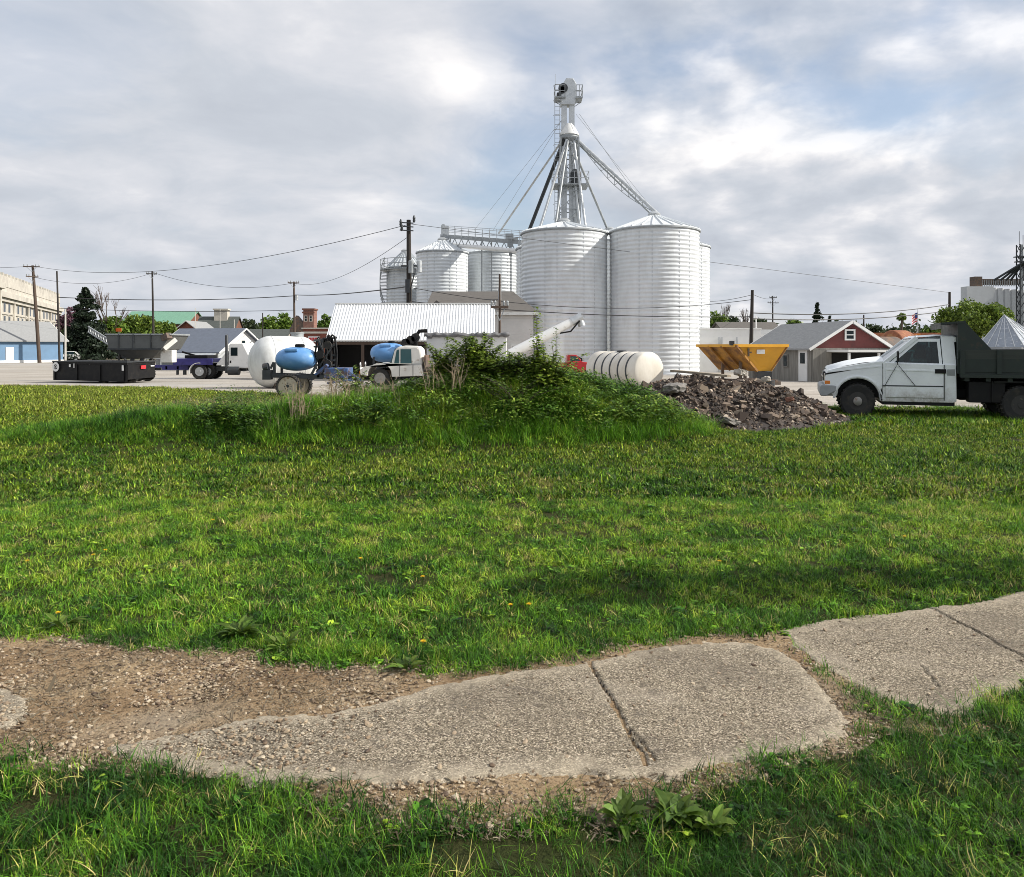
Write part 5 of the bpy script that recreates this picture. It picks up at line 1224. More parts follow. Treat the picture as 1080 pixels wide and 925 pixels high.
pole(42, 104, 280, .24, 'leaning utility pole with two crossarms in front of the blue building', pxtop=34.5, arms=((281.5, 1.0, .2), (292, .75, .9)))
pole(63, 100, 286, .14, 'thin dark pole right of the leaning pole, without crossarms', 'pole_dark', pxtop=60)
pole(69, 98, 326, .13, 'short pale pole beside the thin dark pole and white car', 'pole_pale')
pole(162.5, 112, 286, .17, 'utility pole with tilted crossarm behind the grey gravity wagon', 'pole_dark', pxtop=160.5, arms=((289, .7, .5),))
p310, b310, h310 = pole(311, 105, 297, .18, 'utility pole with small crossarm and can above the big white tank', 'pole_wood', pxtop=310, arms=((298.5, .75, .3),))
mb = MB(); mb.lathe([(1e-5, 0), (.2, .02), (.2, .75), (1e-5, .8)], 12, Matrix.Translation((.3, -.2, wz(317, 105)-b310.z))); mb.build('transformer', M['galv'], p310, smooth=40)
pB, bB, hB = pole(432, 53, 232, .22, 'largest dark utility pole, with transformer cans, rising behind the white shed roof', 'pole_dark', pxtop=431)
mb = MB()
for z in (235, 239, 243): mb.bar((-.65, -.15, wz(z, 53)-bB.z), (.28, -.15, wz(z, 53)-bB.z-.05), .07)
for px, py in ((423, 236), (424, 241), (437, 232)): mb.lathe([(.04, 0), (.1, .1), (.08, .25), (.11, .3), (.03, .5)], 10, Matrix.Translation((wx(px, 53)-bB.x, -.15, wz(py, 53)-bB.z-.2)))
mb.build('insulator', M['darksteel'], pB, smooth=40)
for px, py0, py1, rr, mat in ((443, 275, 288, .17, 'galv'), (434.5, 275, 289, .20, 'galv_dull')):
    mb = MB(); za, zb_ = wz(py1, 53)-bB.z, wz(py0, 53)-bB.z; mb.lathe([(1e-5, za), (rr, za+.03), (rr, zb_-.05), (rr*.6, zb_), (1e-5, zb_+.02)], 16, Matrix.Translation((wx(px, 53)-bB.x, -.32, 0))); mb.build('transformer', M[mat], pB, smooth=40)
mb = MB(); mb.box((wx(432, 53)-bB.x, -.3, wz(281, 53)-bB.z), (1.1, .12, .1)); mb.box((-.1, -.26, wz(302, 53)-bB.z), (.3, .14, .9)); mb.build('bracket', M['darksteel'], pB)
mb = MB(); mb.tube([(.15, -.2, wz(275, 53)-bB.z), (.35, -.3, wz(290, 53)-bB.z), (.1, -.25, wz(305, 53)-bB.z), (.12, -.23, wz(318, 53)-bB.z)], .04, 6); mb.build('drop_cable', M['wire'], pB)
pole(527, 40.5, 289, .075, 'short thin post with one small crossarm in front of the white house', 'pole_wood', arms=((324, .45, .1),))
pole(791.5, 58, 306, .17, 'bare leaning utility post without crossarms behind the yellow hopper', 'pole_dark', pxtop=793.5)
pole(815, 150, 312, .17, 'distant utility pole with double crossarms above the grey cottage', 'pole_dark', arms=((314, .75, .2), (319.5, 1.15, .2)))
pole(1001.5, 76, 308, .17, 'dark utility pole rising out of the green tree at right', 'pole_dark')
pole(232, 140, 326, .09, 'thin pale metal pole in front of the slate roofed house chimney', 'pole_pale', name='lamp_pole', group='thin pale metal poles')
pole(206, 140, 325, .09, 'thin pale metal pole in front of the red brick gable', 'pole_pale', name='lamp_pole', group='thin pale metal poles')
pole(247, 120, 337, .08, 'thin short white pole over the right end of the grey house', 'pole_pale', name='lamp_pole', group='thin pale metal poles')
pole(797.5, 80, 333, .10, 'white pole standing just right of the bare leaning utility post', 'trim_white', name='lamp_pole', group='thin pale metal poles')
pole(277, 122, 330, .12, 'short dark pole left of the pole with the transformer can', 'pole_dark')
pole(878+33, 80, 332, .10, 'short stub of dark pole right above the red garage gable', 'pole_dark')
# pole standing out of view to the right: its shadow crosses the lawn
# ---------------------------------------------------------------- wires
def wire(a, b, sag, rad, label, n=26):
    mb = MB(); a, b = Vector(a), Vector(b); pts = [a.lerp(b, i/n)-Vector((0, 0, sag*4*(i/n)*(1-i/n))) for i in range(n+1)]
    mb.tube(pts, rad, 5); o = mb.build('power_line', M['wire'], fixn=False); tag(o, label, 'wire', 'overhead wires')
wire(wp(34.5, 280.5, 104), wp(430, 237, 53), 1.9, .022, 'long wire rising from the leaning pole to the largest dark pole')
wire(wp(34.5, 292, 104), wp(160.5, 288, 112), 1.2, .022, 'wire from lower arm of leaning pole to the pole behind gravity wagon')
wire(wp(-40, 281, 104), wp(34.5, 280.5, 104), .2, .022, 'wire leaving the picture left from the top of the leaning pole')
wire(wp(60, 313.5, 100), wp(311, 312, 105), .45, .05, 'thick cable from thin dark pole to the pole with the transformer can')
wire(wp(311, 311, 105), wp(432, 302, 53), .25, .045, 'thick cable from the transformer can pole to the largest dark pole')
wire(wp(160.5, 287, 112), wp(310, 298.5, 105), 1.3, .025, 'sagging wire between the wagon pole and the transformer can pole')
wire(wp(311, 299, 105), wp(430, 250, 53), 1.2, .018, 'faint wire from the transformer can pole up to the largest pole')
wire(wp(60, 325, 100), wp(311, 327, 105), .3, .035, 'low cable running over the roofs to the transformer can pole')
wire(wp(432, 303, 53), wp(793, 316, 58), 1.0, .022, 'wire crossing in front of both tall bins to the bare leaning post')
wire(wp(432, 318, 53), wp(793, 334, 58), .35, .03, 'lower thick cable crossing both tall bins to the bare leaning post')
wire(wp(431, 236, 53), wp(1001, 308.5, 76), .0, .016, 'highest wire crossing the right tall bin towards the right tree')
wire(wp(793, 310, 58), wp(815, 314, 150), .3, .02, 'wire from the bare leaning post to the distant double arm pole')
wire(wp(793, 330, 58), wp(1001.5, 321, 76), .45, .04, 'upper cable passing over the red garage to the right tree pole')
wire(wp(793, 336, 58), wp(1001.5, 327.5, 76), .4, .04, 'lower cable passing over the red garage to the right tree pole')
wire(wp(749, 318, 77), wp(793, 311, 58), .1, .02, 'short wire from the back tall bin to the bare leaning post')
# ---------------------------------------------------------------- wheels
def wheel(root, c, r, w, rim='rim', axis='y', tread=True, name='wheel', rr=.58, disc=False):
    """tyre with a rim as its sub-part; axle along y (or x)"""
    m = Matrix.Translation(c)@(Matrix.Rotation(R(90), 4, 'X') if axis == 'y' else Matrix.Rotation(R(90), 4, 'Y'))
    h = w/2; mb = MB(); mb.lathe([(r*rr, -h*.85), (r*.9, -h), (r*.985, -h*.75), (r, -h*.3), (r, h*.3), (r*.985, h*.75), (r*.9, h), (r*rr, h*.85)], 32, m, ring=True)
    if tread:
        for k in range(28):
            t = 2*math.pi*k/28
            p = m@Vector((math.cos(t)*r*1.0, math.sin(t)*r*1.0, 0)); q = m@Vector((math.cos(t)*r*1.0, math.sin(t)*r*1.0, h*.9)); s_ = m@Vector((math.cos(t+.08)*r*1.0, math.sin(t+.08)*r*1.0, -h*.9))
            mb.bar(p, q, .035*r/.38, .02); mb.bar(p, s_, .035*r/.38, .02)
    t_ = mb.build(name, M['rubber'], root, smooth=35, fixn=True)
    mb = MB()
    if disc: mb.lathe([(r*rr, -h*.7), (r*.3, -h*.5), (1e-5, -h*.5)], 28, m); mb.lathe([(1e-5, h*.5), (r*.3, h*.5), (r*rr, h*.7)], 28, m)
    else:
        mb.lathe([(r*rr, -h*.85), (r*rr*.96, -h*.8), (r*rr*.85, -h*.2), (r*.34, -h*.35), (r*.22, -h*.7), (r*.18, -h*.95), (1e-5, -h*.95)], 28, m)
        mb.lathe([(1e-5, h*.95), (r*.18, h*.95), (r*.22, h*.7), (r*.34, h*.35), (r*rr*.85, h*.2), (r*rr*.96, h*.8), (r*rr, h*.85)], 28, m)
    rm = mb.build('rim', M[rim], t_, smooth=35)
    mb = MB()
    for k in range(8):
        t = 2*math.pi*k/8
        for s_ in (-1, 1): p = m@Vector((math.cos(t)*r*.27, math.sin(t)*r*.27, s_*h*.52)); q = m@Vector((math.cos(t)*r*.27, math.sin(t)*r*.27, s_*h*.70)); mb.bar(p, q, .03)
    mb.build('lug_nuts', M['darksteel'], t_)
    return t_

def ns_prism(poly, y0, y1): return MB().prism(poly, y0, y1)

# ---------------------------------------------------------------- white pickup with dark dump bed (faces left)
SCL = F/17.5; ox = wx(870, 17.5)
dp = empty('dump_truck', (ox, 18.45, gz(ox+1, 18.4)), 'white pickup dump truck with dark green dump bed parked facing left at the right edge', 'truck'); zb0 = dp.location.z; dp.location.x = 7.53; dp.location.y = 18.85; dp.location.z -= .05; dp.rotation_euler.z = R(-20); dp.scale = (.92, 1, 1)
px2x = lambda px: (px-870)/SCL
py2z = lambda py: EYE-(py-HZ)/SCL-zb0
yN, yF = -.95, .95
wcx, wcz, wr = px2x(906.5), .395, .40
arch = [(wcx+.50*math.cos(a), wcz+.06+.46*math.sin(a)) for a in [math.pi*i/14 for i in range(15)]]
lower = [(.04, .62), (.02, .90), (.05, 1.03), (.10, 1.10), (.32, 1.155), (.75, 1.235), (1.31, 1.315), (1.36, 1.30), (2.0, 1.262), (2.93, 1.245), (2.94, .43), (2.86, .40), (arch[0][0]+.02, .40), (arch[0][0], .42)]+arch[1:-1]+[(arch[-1][0], .48)]
mb = ns_prism(lower, yN+.02, yF-.02); body = mb.build('body', M['truck_white'], dp, bevel=.035)
mb = ns_prism([(.05, .50), (.30, .50), (.33, .60), (.33, .80), (.05, .80)], yN+.08, yF-.08); mb.build('front_valance', M['truck_white'], dp)
# hood crown (slightly narrower, raised)
mb = MB(); pr = [(.07, 1.08), (.11, 1.14), (.5, 1.25), (.9, 1.325), (1.36, 1.365)]
vv = []
for x, z in pr:
    for yy, dz_ in ((-.84, -.05), (-.66, .02), (0, .045), (.66, .02), (.84, -.05)): vv.append((x, yy, z+dz_))
mb.add(vv, [(i*5+j, i*5+j+1, (i+1)*5+j+1, (i+1)*5+j) for i in range(4) for j in range(4)]); mb.build('hood', M['truck_white'], dp, smooth=60, fixn=True)
mb = MB(); rr_ = random.Random(8)
for k in range(40):
    break
    x, yy = rr_.uniform(.45, 1.1), rr_.uniform(-.78, -.3); z = np.interp(x, [.12, .5, .9, 1.33], [1.095, 1.205, 1.285, 1.335])+np.interp(yy, [-.8, -.55, 0], [-.03, .03, .045]); mb.box((x, yy, z+.012), (rr_.uniform(.02, .05), rr_.uniform(.01, .03), .008), rz=rr_.uniform(0, 3), ry=-.19)
# cab upper: pillars and roof around real openings
roofz = py2z(352)
A0, A1 = (1.36, 1.30), (2.10, roofz-.03); Bp = (2.72, roofz-.005); C0 = (2.93, 1.245)
def pillar(p, q, wd, yy, name='pillar'):
    mb = MB()
    for s_ in (-1, 1): mb.bar((p[0], s_*(yy), p[1]), (q[0], s_*(yy-.09), q[1]), wd, .09)
    return mb.build(name, M['truck_white'], dp, bevel=.01)
pillar((1.38, 1.27), (2.10, roofz-.03), .10, .88, 'windshield_pillar')
mb = MB()
for s_ in (-1, 1):
    y0_, y1_ = s_*.90, s_*.80
    vv = [(2.66, y0_, 1.22), (2.94, y0_, 1.22), (2.90, y1_, roofz), (2.62, y1_, roofz)]; vv += [(x, y-s_*.06, z) for x, y, z in vv]
    MB().add(vv, [(0,1,2,3), (4,7,6,5), (0,4,5,1), (1,5,6,2), (2,6,7,3), (3,7,4,0)]).build('rear_pillar', M['truck_white'], dp, bevel=.01)
mb = MB(); vv = []
for x, z, yy in ((2.0, roofz-.07, .78), (2.12, roofz-.01, .80), (2.5, roofz+.012, .81), (2.88, roofz+.005, .81), (2.96, roofz-.02, .82)):
    for t in (-1, -.8, 0, .8, 1): vv.append((x, yy*t, z+(.02 if abs(t) < .9 else -.02)))
n0 = len(vv); vv += [(x, y, z-.05) for x, y, z in vv]
fs = [(i*5+j, i*5+j+1, (i+1)*5+j+1, (i+1)*5+j) for i in range(4) for j in range(4)]; fs += [tuple(q+n0 for q in f)[::-1] for f in fs]
mb.add(vv, fs); 
mb.b2((1.99, -.78, roofz-.125), (2.05, .78, roofz-.07)); mb.build('cab_roof', M['truck_white'], dp, smooth=40)
mb = MB(); mb.b2((2.90, -.86, 1.2), (2.94, .86, 1.36)); mb.b2((2.90, -.82, 1.74), (2.94, .82, roofz-.03)); mb.build('cab_back', M['truck_white'], dp)
mb = MB(); mb.b2((2.905, -.80, 1.362), (2.925, .80, 1.738)); mb.build('rear_window', M['cab_glass'], dp)
mb = MB(); vv = [(1.40, -.84, 1.29), (1.40, .84, 1.29), (2.05, .75, roofz-.09), (2.05, -.75, roofz-.09)]; vv += [(x-.015, y, z+.012) for x, y, z in vv]
mb.add(vv, [(0,1,2,3), (4,7,6,5), (0,4,5,1), (1,5,6,2), (2,6,7,3), (3,7,4,0)]); mb.build('windshield', M['cab_glass'], dp)
# doors, near and far
for s_ in (-1, 1):
    yo = s_*.933
    mb = MB(); poly = [(1.40, .50), (2.66, .50), (2.66, 1.235), (1.40, 1.28)]; mb.prism(poly, yo, yo+s_*.022); d_ = mb.build('door', M['truck_white'], dp, bevel=.008)
    # window frame follows the raked pillar
    fr = [(1.47, 1.26), (2.64, 1.235), (2.60, roofz-.07), (2.12, roofz-.07)]; inn = [(1.60, 1.285), (2.575, 1.265), (2.54, roofz-.13), (2.135, roofz-.13)]
    yl = lambda z: s_*(.905-.10*(z-1.24)/.6)
    mb = MB(); vv = [(x, yl(z), z) for x, z in fr+inn]; vv += [(x, y-s_*.03, z) for x, y, z in vv]; n_ = 8
    fs = []
    for i in range(4):
        j = (i+1) % 4; fs += [(i, j, 4+j, 4+i), (8+i, 12+i, 12+j, 8+j), (i, 8+i, 8+j, j), (4+i, 4+j, 12+j, 12+i)]
    mb.add(vv, fs); mb.build('window_frame', M['truck_white'], d_)
    mb = MB(); vv = [(x, yl(z)-s_*.012, z) for x, z in inn]; vv += [(x, y-s_*.006, z) for x, y, z in vv]
    mb.add(vv, [(0,1,2,3), (4,7,6,5), (0,4,5,1), (1,5,6,2), (2,6,7,3), (3,7,4,0)]); mb.build('window', M['cab_glass'], d_)
    mb = MB(); mb.b2((px2x(986), yo+s_*.0225, py2z(391)), (px2x(997), yo+s_*.04, py2z(386.5))); mb.build('door_handle', M['black'], d_)
    mb = MB(); mb.b2((1.33, yo+s_*.0, py2z(405)), (2.655, yo+s_*.028, py2z(403.8))); mb.build('door_trim', M['darksteel'], d_)
    mb = MB()
    for a, b in (((px2x(947), py2z(383)), (px2x(935), py2z(404))), ((px2x(949), py2z(383)), (px2x(966), py2z(404)))): mb.bar((a[0], s_*.985, a[1]), (b[0], s_*.965, b[1]), .010)
    mb.bar((px2x(948), s_*.93, py2z(379)), (px2x(948), s_*1.02, py2z(382)), .02); mb.build('mirror_bracket', M['black'], dp)
    mb = MB(); mb.b2((px2x(948)-.03, s_*1.02, py2z(379)), (px2x(948)+.01, s_*1.16, py2z(368))); mb.build('mirror', M['black'], dp, bevel=.015)
    mb = MB(); mb.b2((.012, s_*.58, .86), (.16, s_*.925, 1.02)); mb.build('headlight', M['chrome'], dp, bevel=.015); mb = MB(); mb.b2((.02, s_*.9, .78), (.14, s_*.936, .855)); mb.build('marker_lens', M['amber'], dp)
    mb = MB(); al = [(wcx+.545*math.cos(a), wcz+.06+.50*math.sin(a)) for a in [math.pi*i/16 for i in range(17)]]
    for i in range(16): mb.bar((al[i][0], s_*.925, al[i][1]), (al[i+1][0], s_*.925, al[i+1][1]), .055, .03)
    mb.build('wheel_arch_lip', M['truck_white'], dp)
mb = MB(); mb.b2((1.34, -.91, .33), (2.9, .91, .41)); mb.build('rocker_panel', M['black'], dp)
mb = MB(); mb.prism([(px2x(871), py2z(392.2)), (px2x(905), py2z(386)), (px2x(905), py2z(387.4)), (px2x(871), py2z(393.8))], -.936, -.93); mb.build('hood_shut_line', M['black'], dp)
MB().b2((1.335, -.936, .5), (1.345, -.929, 1.26)).build('door_gap', M['black'], dp); MB().b2((2.67, -.957, .45), (2.68, -.929, 1.24)).build('door_gap', M['black'], dp)
mb = MB(); mb.b2((-.0, -.62, .84), (.06, .62, 1.04)); mb.build('grille', M['black'], dp); mb = MB()
mb.b2((-.012, -.05, .83), (.0, .05, 1.05)); mb.b2((-.012, -.62, .92), (-.002, .62, .96)); mb.build('grille_bar', M['chrome'], dp)
mb = MB(); mb.prism([(-.08, .50), (-.10, .56), (-.10, .72), (-.05, .76), (.06, .76), (.28, .74), (.28, .62), (.06, .50)], -.96, .96); mb.build('bumper', M['galv_dull'], dp, bevel=.02)
mb = MB()
for yy in (-.4, -.2, 0, .2, .4): mb.b2((2.15, yy-.05, roofz+.022), (2.25, yy+.05, roofz+.055))
mb.build('roof_lamps', M['amber'], dp, bevel=.01)
mb = MB(); mb.b2((1.9, -.7, .95), (2.75, .7, 1.12)); mb.b2((2.55, -.72, 1.12), (2.8, -.1, 1.62)); mb.b2((2.55, .1, 1.12), (2.8, .72, 1.62)); mb.build('seats', M['darksteel'], dp, bevel=.04)
mb = MB(); mb.tube([(1.95+.17*math.cos(a)*.5, -.42+.18*math.sin(a), 1.36+.16*math.cos(a)) for a in [2*math.pi*i/16 for i in range(17)]], .014, 6); mb.build('steering_wheel', M['black'], dp)
# pressed crease lines, fender flare, badge strip and fuel door on the near and far sides
for s_ in (-1, 1):
    mb = MB(); mb.bar((1.42, s_*.957, 1.12), (2.64, s_*.957, 1.095), .018, .03); mb.build('door_crease', M['truck_white'], dp)
    mb = MB(); mb.bar((.10, s_*.931, 1.06), (1.30, s_*.931, 1.20), .016, .03); mb.build('fender_crease', M['truck_white'], dp)
    mb = MB(); mb.b2((2.74, s_*.931, 1.0), (2.90, s_*.936, 1.14)); mb.build('fuel_door', M['galv_dull'] if s_ < 0 else M['truck_white'], dp)
    mb = MB(); mb.prism([(1.30, .42), (1.33, .42), (1.33, .62), (1.31, .70), (1.27, .62)], s_*.934, s_*.94); mb.build('mud_flap', M['black'], dp)
# chassis, bed
for y_ in (-.42, .42):
    mb = MB(); mb.b2((.5, y_-.05, .50), (5.9, y_+.05, .68)); mb.build('chassis_rail', M['black'], dp)
mb = MB(); mb.b2((.35, -.72, .47), (1.32, .72, .95)); mb.build('wheel_well', M['interior'], dp)
for s_ in (-1, 1): wheel(dp, (wcx, s_*.80, wcz), wr, .25, 'rim_dark', rr=.52)
for s_ in (-1, 1): MB().lathe([(.10, 0), (.10, .05), (.06, .08), (1e-5, .085)], 16, Matrix.Translation((wcx, s_*.90, wcz))@Matrix.Rotation(R(-90*s_), 4, 'X')).build('hub_cap', M['rim'], dp, smooth=40)
rx = 4.25
for s_ in (-1, 1):
    for y_ in (.62, .90): wheel(dp, (rx, s_*y_, wcz), wr, .24, 'rim_dark', rr=.52)
mb = MB(); mb.tube([(wcx, -.75, wcz), (wcx, .75, wcz)], .07, 8); mb.tube([(rx, -.85, wcz), (rx, .85, wcz)], .09, 8); mb.build('axles', M['black'], dp)
bx0, bx1 = px2x(1010), px2x(1010)+2.95; bt, bb_z = py2z(366.5), py2z(391)
mb = MB(); mb.b2((bx0, -1.03, bb_z-.06), (bx1, 1.03, bb_z+.04))
for k in range(7): mb.b2((bx0+.1+k*.44, -1.02, bb_z-.16), (bx0+.2+k*.44, 1.02, bb_z-.061))
mb.build('bed_floor', M['bed_green'], dp)
for s_ in (-1, 1):
    mb = MB(); mb.b2((bx0, s_*1.03-.02, bb_z+.041), (bx1, s_*1.03+.02, bt-.20)); bsd = mb.build('bed_side', M['bed_green'], dp)
    mb = MB(); mb.b2((bx0+.05, s_*1.03-.022, bt-.199), (bx1, s_*1.03+.022, bt)); mb.build('side_board', M['bed_board'], bsd)
    mb = MB()
    for k in range(4): mb.b2((bx0+.75*k, s_*1.075-.025, bb_z+.0), (bx0+.75*k+.10, s_*1.075+.025, bt-.01))
    mb.b2((bx0, s_*1.08-.03, bb_z-.08), (bx1, s_*1.08+.03, bb_z+.0-.005)); mb.build('bed_stakes', M['bed_green'], bsd)
    # cab protector gusset
    mb = MB(); mb.prism([(px2x(1008), bt-.2), (px2x(1008), py2z(339)), (px2x(1016), py2z(339)), (px2x(1041), bt)], s_*1.0-.02, s_*1.0+.02); mb.build('protector_side', M['bed_green'], dp)
mb = MB(); mb.b2((px2x(1008)-.0, -.98, bb_z), (px2x(1008)+.06, .98, py2z(339))); mb.build('headboard', M['bed_green'], dp)
mb = MB(); mb.prism([(px2x(991), py2z(340.5)), (px2x(991), py2z(338.5)), (px2x(1016), py2z(337)), (px2x(1016), py2z(339))], -1.03, .35); mb.build('cab_shield', M['bed_green'], dp)
mb = MB(); mb.b2((px2x(991.2), -1.03, py2z(345)), (px2x(991.8), .35, py2z(340.6))); mb.build('shield_lip', M['bed_green'], dp)
mb = MB(); mb.b2((bx1-.05, -1.0, bb_z+.041), (bx1, 1.0, bt-.05)); mb.build('tailgate', M['bed_green'], dp)
mb = MB(); mb.b2((bx0+.2, -.96, .42), (bx0+.95, -.6, .88)); mb.build('tool_box', M['black'], dp, bevel=.02)
mb = MB(); mb.b2((rx-.55, -1.0, .86), (rx+.55, -.55, .90)); mb.b2((rx-.60, -1.0, .45), (rx-.57, -.55, .9)); mb.b2((rx+.57, -1.0, .30), (rx+.60, -.55, .9)); mb.build('mud_guard', M['black'], dp)
mb = MB(); mb.tube([(3.2, -.2, .7), (3.2, .25, .7)], .28, 14); mb.b2((3.3, -.4, .68), (5.6, .4, .92)); mb.build('hoist_frame', M['black'], dp)

# ---------------------------------------------------------------- yellow V hopper
Dy = 25.0; b = Vector((wx(797, Dy), Dy, gz(wx(797, Dy), Dy))); yh = empty('yellow_hopper', b, 'rusty yellow V shaped steel hopper spreader standing behind the rubble heap', 'hopper')
P = lambda px, py, D: wp(px, py, D)-b
zt = wz(364.5, Dy)-b.z; zq = wz(392, Dy)-b.z
C = P(776, 364.5, Dy); Rr = P(831, 364.5, Dy+.45); Lb = P(735, 366.5, Dy+1.9); C.z = Rr.z = Lb.z = zt
Bk = Rr+(Lb-C)
c0 = P(798, 392, Dy+.55); c1 = P(813, 391.5, Dy+.75); c2 = P(758, 388, Dy+2.1); c0.z = c1.z = zq; c2.z = zq; c3 = c1+(c2-c0)
def sheet(mb, quad, th):
    quad = [Vector(q) for q in quad]; n = (quad[1]-quad[0]).cross(quad[2]-quad[0]).normalized()*th
    vv = quad+[q+n for q in quad]; k = len(quad); fs = [tuple(range(k)), tuple(range(2*k-1, k-1, -1))]+[(i, k+i, k+(i+1) % k, (i+1) % k) for i in range(k)]
    mb.add(vv, fs)
mb = MB(); sheet(mb, [C, Rr, c1, c0], .03); mb.build('end_panel', M['yellow'], yh)
mb = MB(); sheet(mb, [Lb, C, c0, c2], .03); mb.build('side_panel', M['yellow_rust_shade'], yh)
mb = MB(); sheet(mb, [Rr, Bk, c3, c1], .03); mb.build('side_panel', M['yellow_rust_shade'], yh)
mb = MB(); sheet(mb, [Bk, Lb, c2, c3], .03); mb.build('end_panel', M['yellow_rust_shade'], yh)
mb = MB()
for p, q in ((C, Rr), (Rr, Bk), (Bk, Lb), (Lb, C)): mb.bar(p, q, .09, .09)
mb.build('rim_bar', M['yellow'], yh)
mb = MB(); mb.bar(C+Vector((0,-.03,0)), c0+Vector((0,-.03,0)), .08, .07); mb.bar(Rr, c1, .06, .06)
for t in (.33, .66): mb.bar(Lb.lerp(C, t)+Vector((-.03,-.03,0)), c2.lerp(c0, t)+Vector((-.03,-.03,0)), .06, .06)
mb.build('stiffener', M['yellow_rust_shade'], yh)
mb = MB(); q = C.lerp(Rr, .48)+Vector((0, -.02, -.20)); mb.box(q+Vector((0,.05,0)), (.26, .03, .14)); mb.build('label_plate', M['trim_white'], yh)
mb = MB(); q = C.lerp(Rr, .25)+Vector((-.02, -.01, -.22)); mb.box(q, (.05, .06, .26)); mb.box(q+Vector((.05,0,0)), (.1, .05, .05)); mb.build('latch', M['rust_dark'], yh)
mb = MB()
for p in (C, Rr, Lb, Bk): q = p.lerp((c0+c1+c2+c3)/4, .55); mb.bar((q.x, q.y, -.1), q, .09)
mb.bar(c0+Vector((-.1,0,-.35)), c2+Vector((-.1,0,-.35)), .12); mb.bar(c1+Vector((.2,0,-.35)), c3+Vector((.2,0,-.35)), .12); mb.bar((c0.x-.2, c0.y, zq-.4), (c1.x+.3, c1.y, zq-.4), .12)
mb.build('skid_frame', M['rust_dark'], yh)
mb = MB(); mb.box((c0+c1)/2+Vector((0,.1,-.14)), (.5, .4, .24)); mb.tube([(c0+c1)/2+Vector((.1,-.1,-.3)), (c0+c1)/2+Vector((.1,-.1,-.55))], .22, 14); mb.build('spreader_chute', M['darksteel'], yh)
mb = MB(); mb.box(C+Vector((-.1,.1,.08)), (.14,.12,.14)); mb.build('lifting_lug', M['darksteel'], yh)

# ---------------------------------------------------------------- horizontal tanks
def htank(name, label, c, axis, rad, L, mat, dome, ribs=0, ribmat=None, front_dome=None):
    """axis points from the back to the front end"""
    a = Vector((axis[0], axis[1], 0)).normalized(); root = empty(name, (c[0], c[1], gz(c[0], c[1])), label, 'tank', None, math.atan2(a.y, a.x))
    z = c[2]-root.location.z; m = Matrix.Translation((0, 0, z))@Matrix.Rotation(R(90), 4, 'Y')
    def endp(s_, d): return [(rad*math.sin(math.pi/2*i/8), s_*(L/2+d*math.cos(math.pi/2*i/8))) for i in range(9)]
    mb = MB()
    if ribs:
        prof = [(max(1e-5, r), z_) for r, z_ in endp(-1, dome)]
        gap = L/(ribs+1)
        for k in range(1, ribs+1):
            zc = -L/2+gap*k; prof += [(rad, zc-.09), (rad*.955, zc-.045), (rad*.955, zc+.045), (rad, zc+.09)]
        prof += [(max(1e-5, r), z_) for r, z_ in endp(1, front_dome or dome)[::-1]]
    else: prof = [(max(1e-5, r), z_) for r, z_ in endp(-1, dome)]+[(max(1e-5, r), z_) for r, z_ in endp(1, front_dome or dome)[::-1]]
    mb.lathe(prof, 48, m); mb.build('shell', mat, root, smooth=38)
    if ribs:
        mb = MB(); gap = L/(ribs+1)
        for k in range(1, ribs+1): zc = -L/2+gap*k; mb.lathe([(rad*.93, zc-.04), (rad*.965, zc-.04), (rad*.965, zc+.04), (rad*.93, zc+.04)], 48, m, ring=True)
        mb.build('strap', ribmat, root, smooth=40)
    return root, z
ax = Vector((.50, -.88)).normalized(); cF = wp(684, 389, 26.5); rad = .655; Lw = 2.75
cen = Vector((cF.x-ax.x*Lw/2, cF.y-ax.y*Lw/2, cF.z)); cen.z = wz(370.8, 27.3)-rad
wt, z_ = htank('ribbed_tank', 'cream white horizontal plastic tank with five dark straps at the end of the mound', cen, ax, rad, Lw, M['poly_white'], .14, 5, M['darksteel'], .11)
mb = MB(); mb.lathe([(.17, 0), (.18, .05), (.15, .07), (1e-5, .08)], 20, Matrix.Translation((-.1, 0, z_+rad-.03))); mb.build('lid', M['darksteel'], wt, smooth=40)
mb = MB()
for xx in (-1.0, .0, 1.0): mb.b2((xx-.12, -.55, -.3), (xx+.12, .55, z_-rad*.75))
mb.build('cradle', M['rust_dark'], wt)
axb = Vector((-.86, -.51)).normalized(); cF = wp(285, 381, 31); rad = 1.035; Lb_ = 1.15
cen = Vector((cF.x-axb.x*Lb_/2, cF.y-axb.y*Lb_/2, cF.z)); cen.z = wz(354.5, 31.5)-rad
bt_, z_ = htank('bulk_tank', 'huge white steel tank with domed end lying left of the blue sprayer', cen, axb, rad, Lb_, M['tank_white'], .85, front_dome=.85)
mb = MB(); m_ = Matrix.Translation((0, 0, z_))@Matrix.Rotation(R(90), 4, 'Y')
for xx in (Lb_/2-.0, -Lb_/2): mb.lathe([(rad+.001, xx-.02), (rad+.010, xx-.01), (rad+.010, xx+.01), (rad+.001, xx+.02)], 48, m_, ring=True)
mb.build('weld_seam', M['tank_white'], bt_, smooth=40)
mb = MB(); mb.lathe([(.25, z_+rad-.06), (.25, z_+rad+.10), (.28, z_+rad+.10), (.28, z_+rad+.15), (1e-5, z_+rad+.16)], 20, Matrix.Translation((-.5, 0, 0))); mb.build('manhole', M['galv_dull'], bt_, smooth=40)
mb = MB()
for xx in (-.4, .4): mb.b2((xx-.15, -.8, -.5), (xx+.15, .8, z_-rad*.8))
mb.build('saddle', M['rust_dark'], bt_)

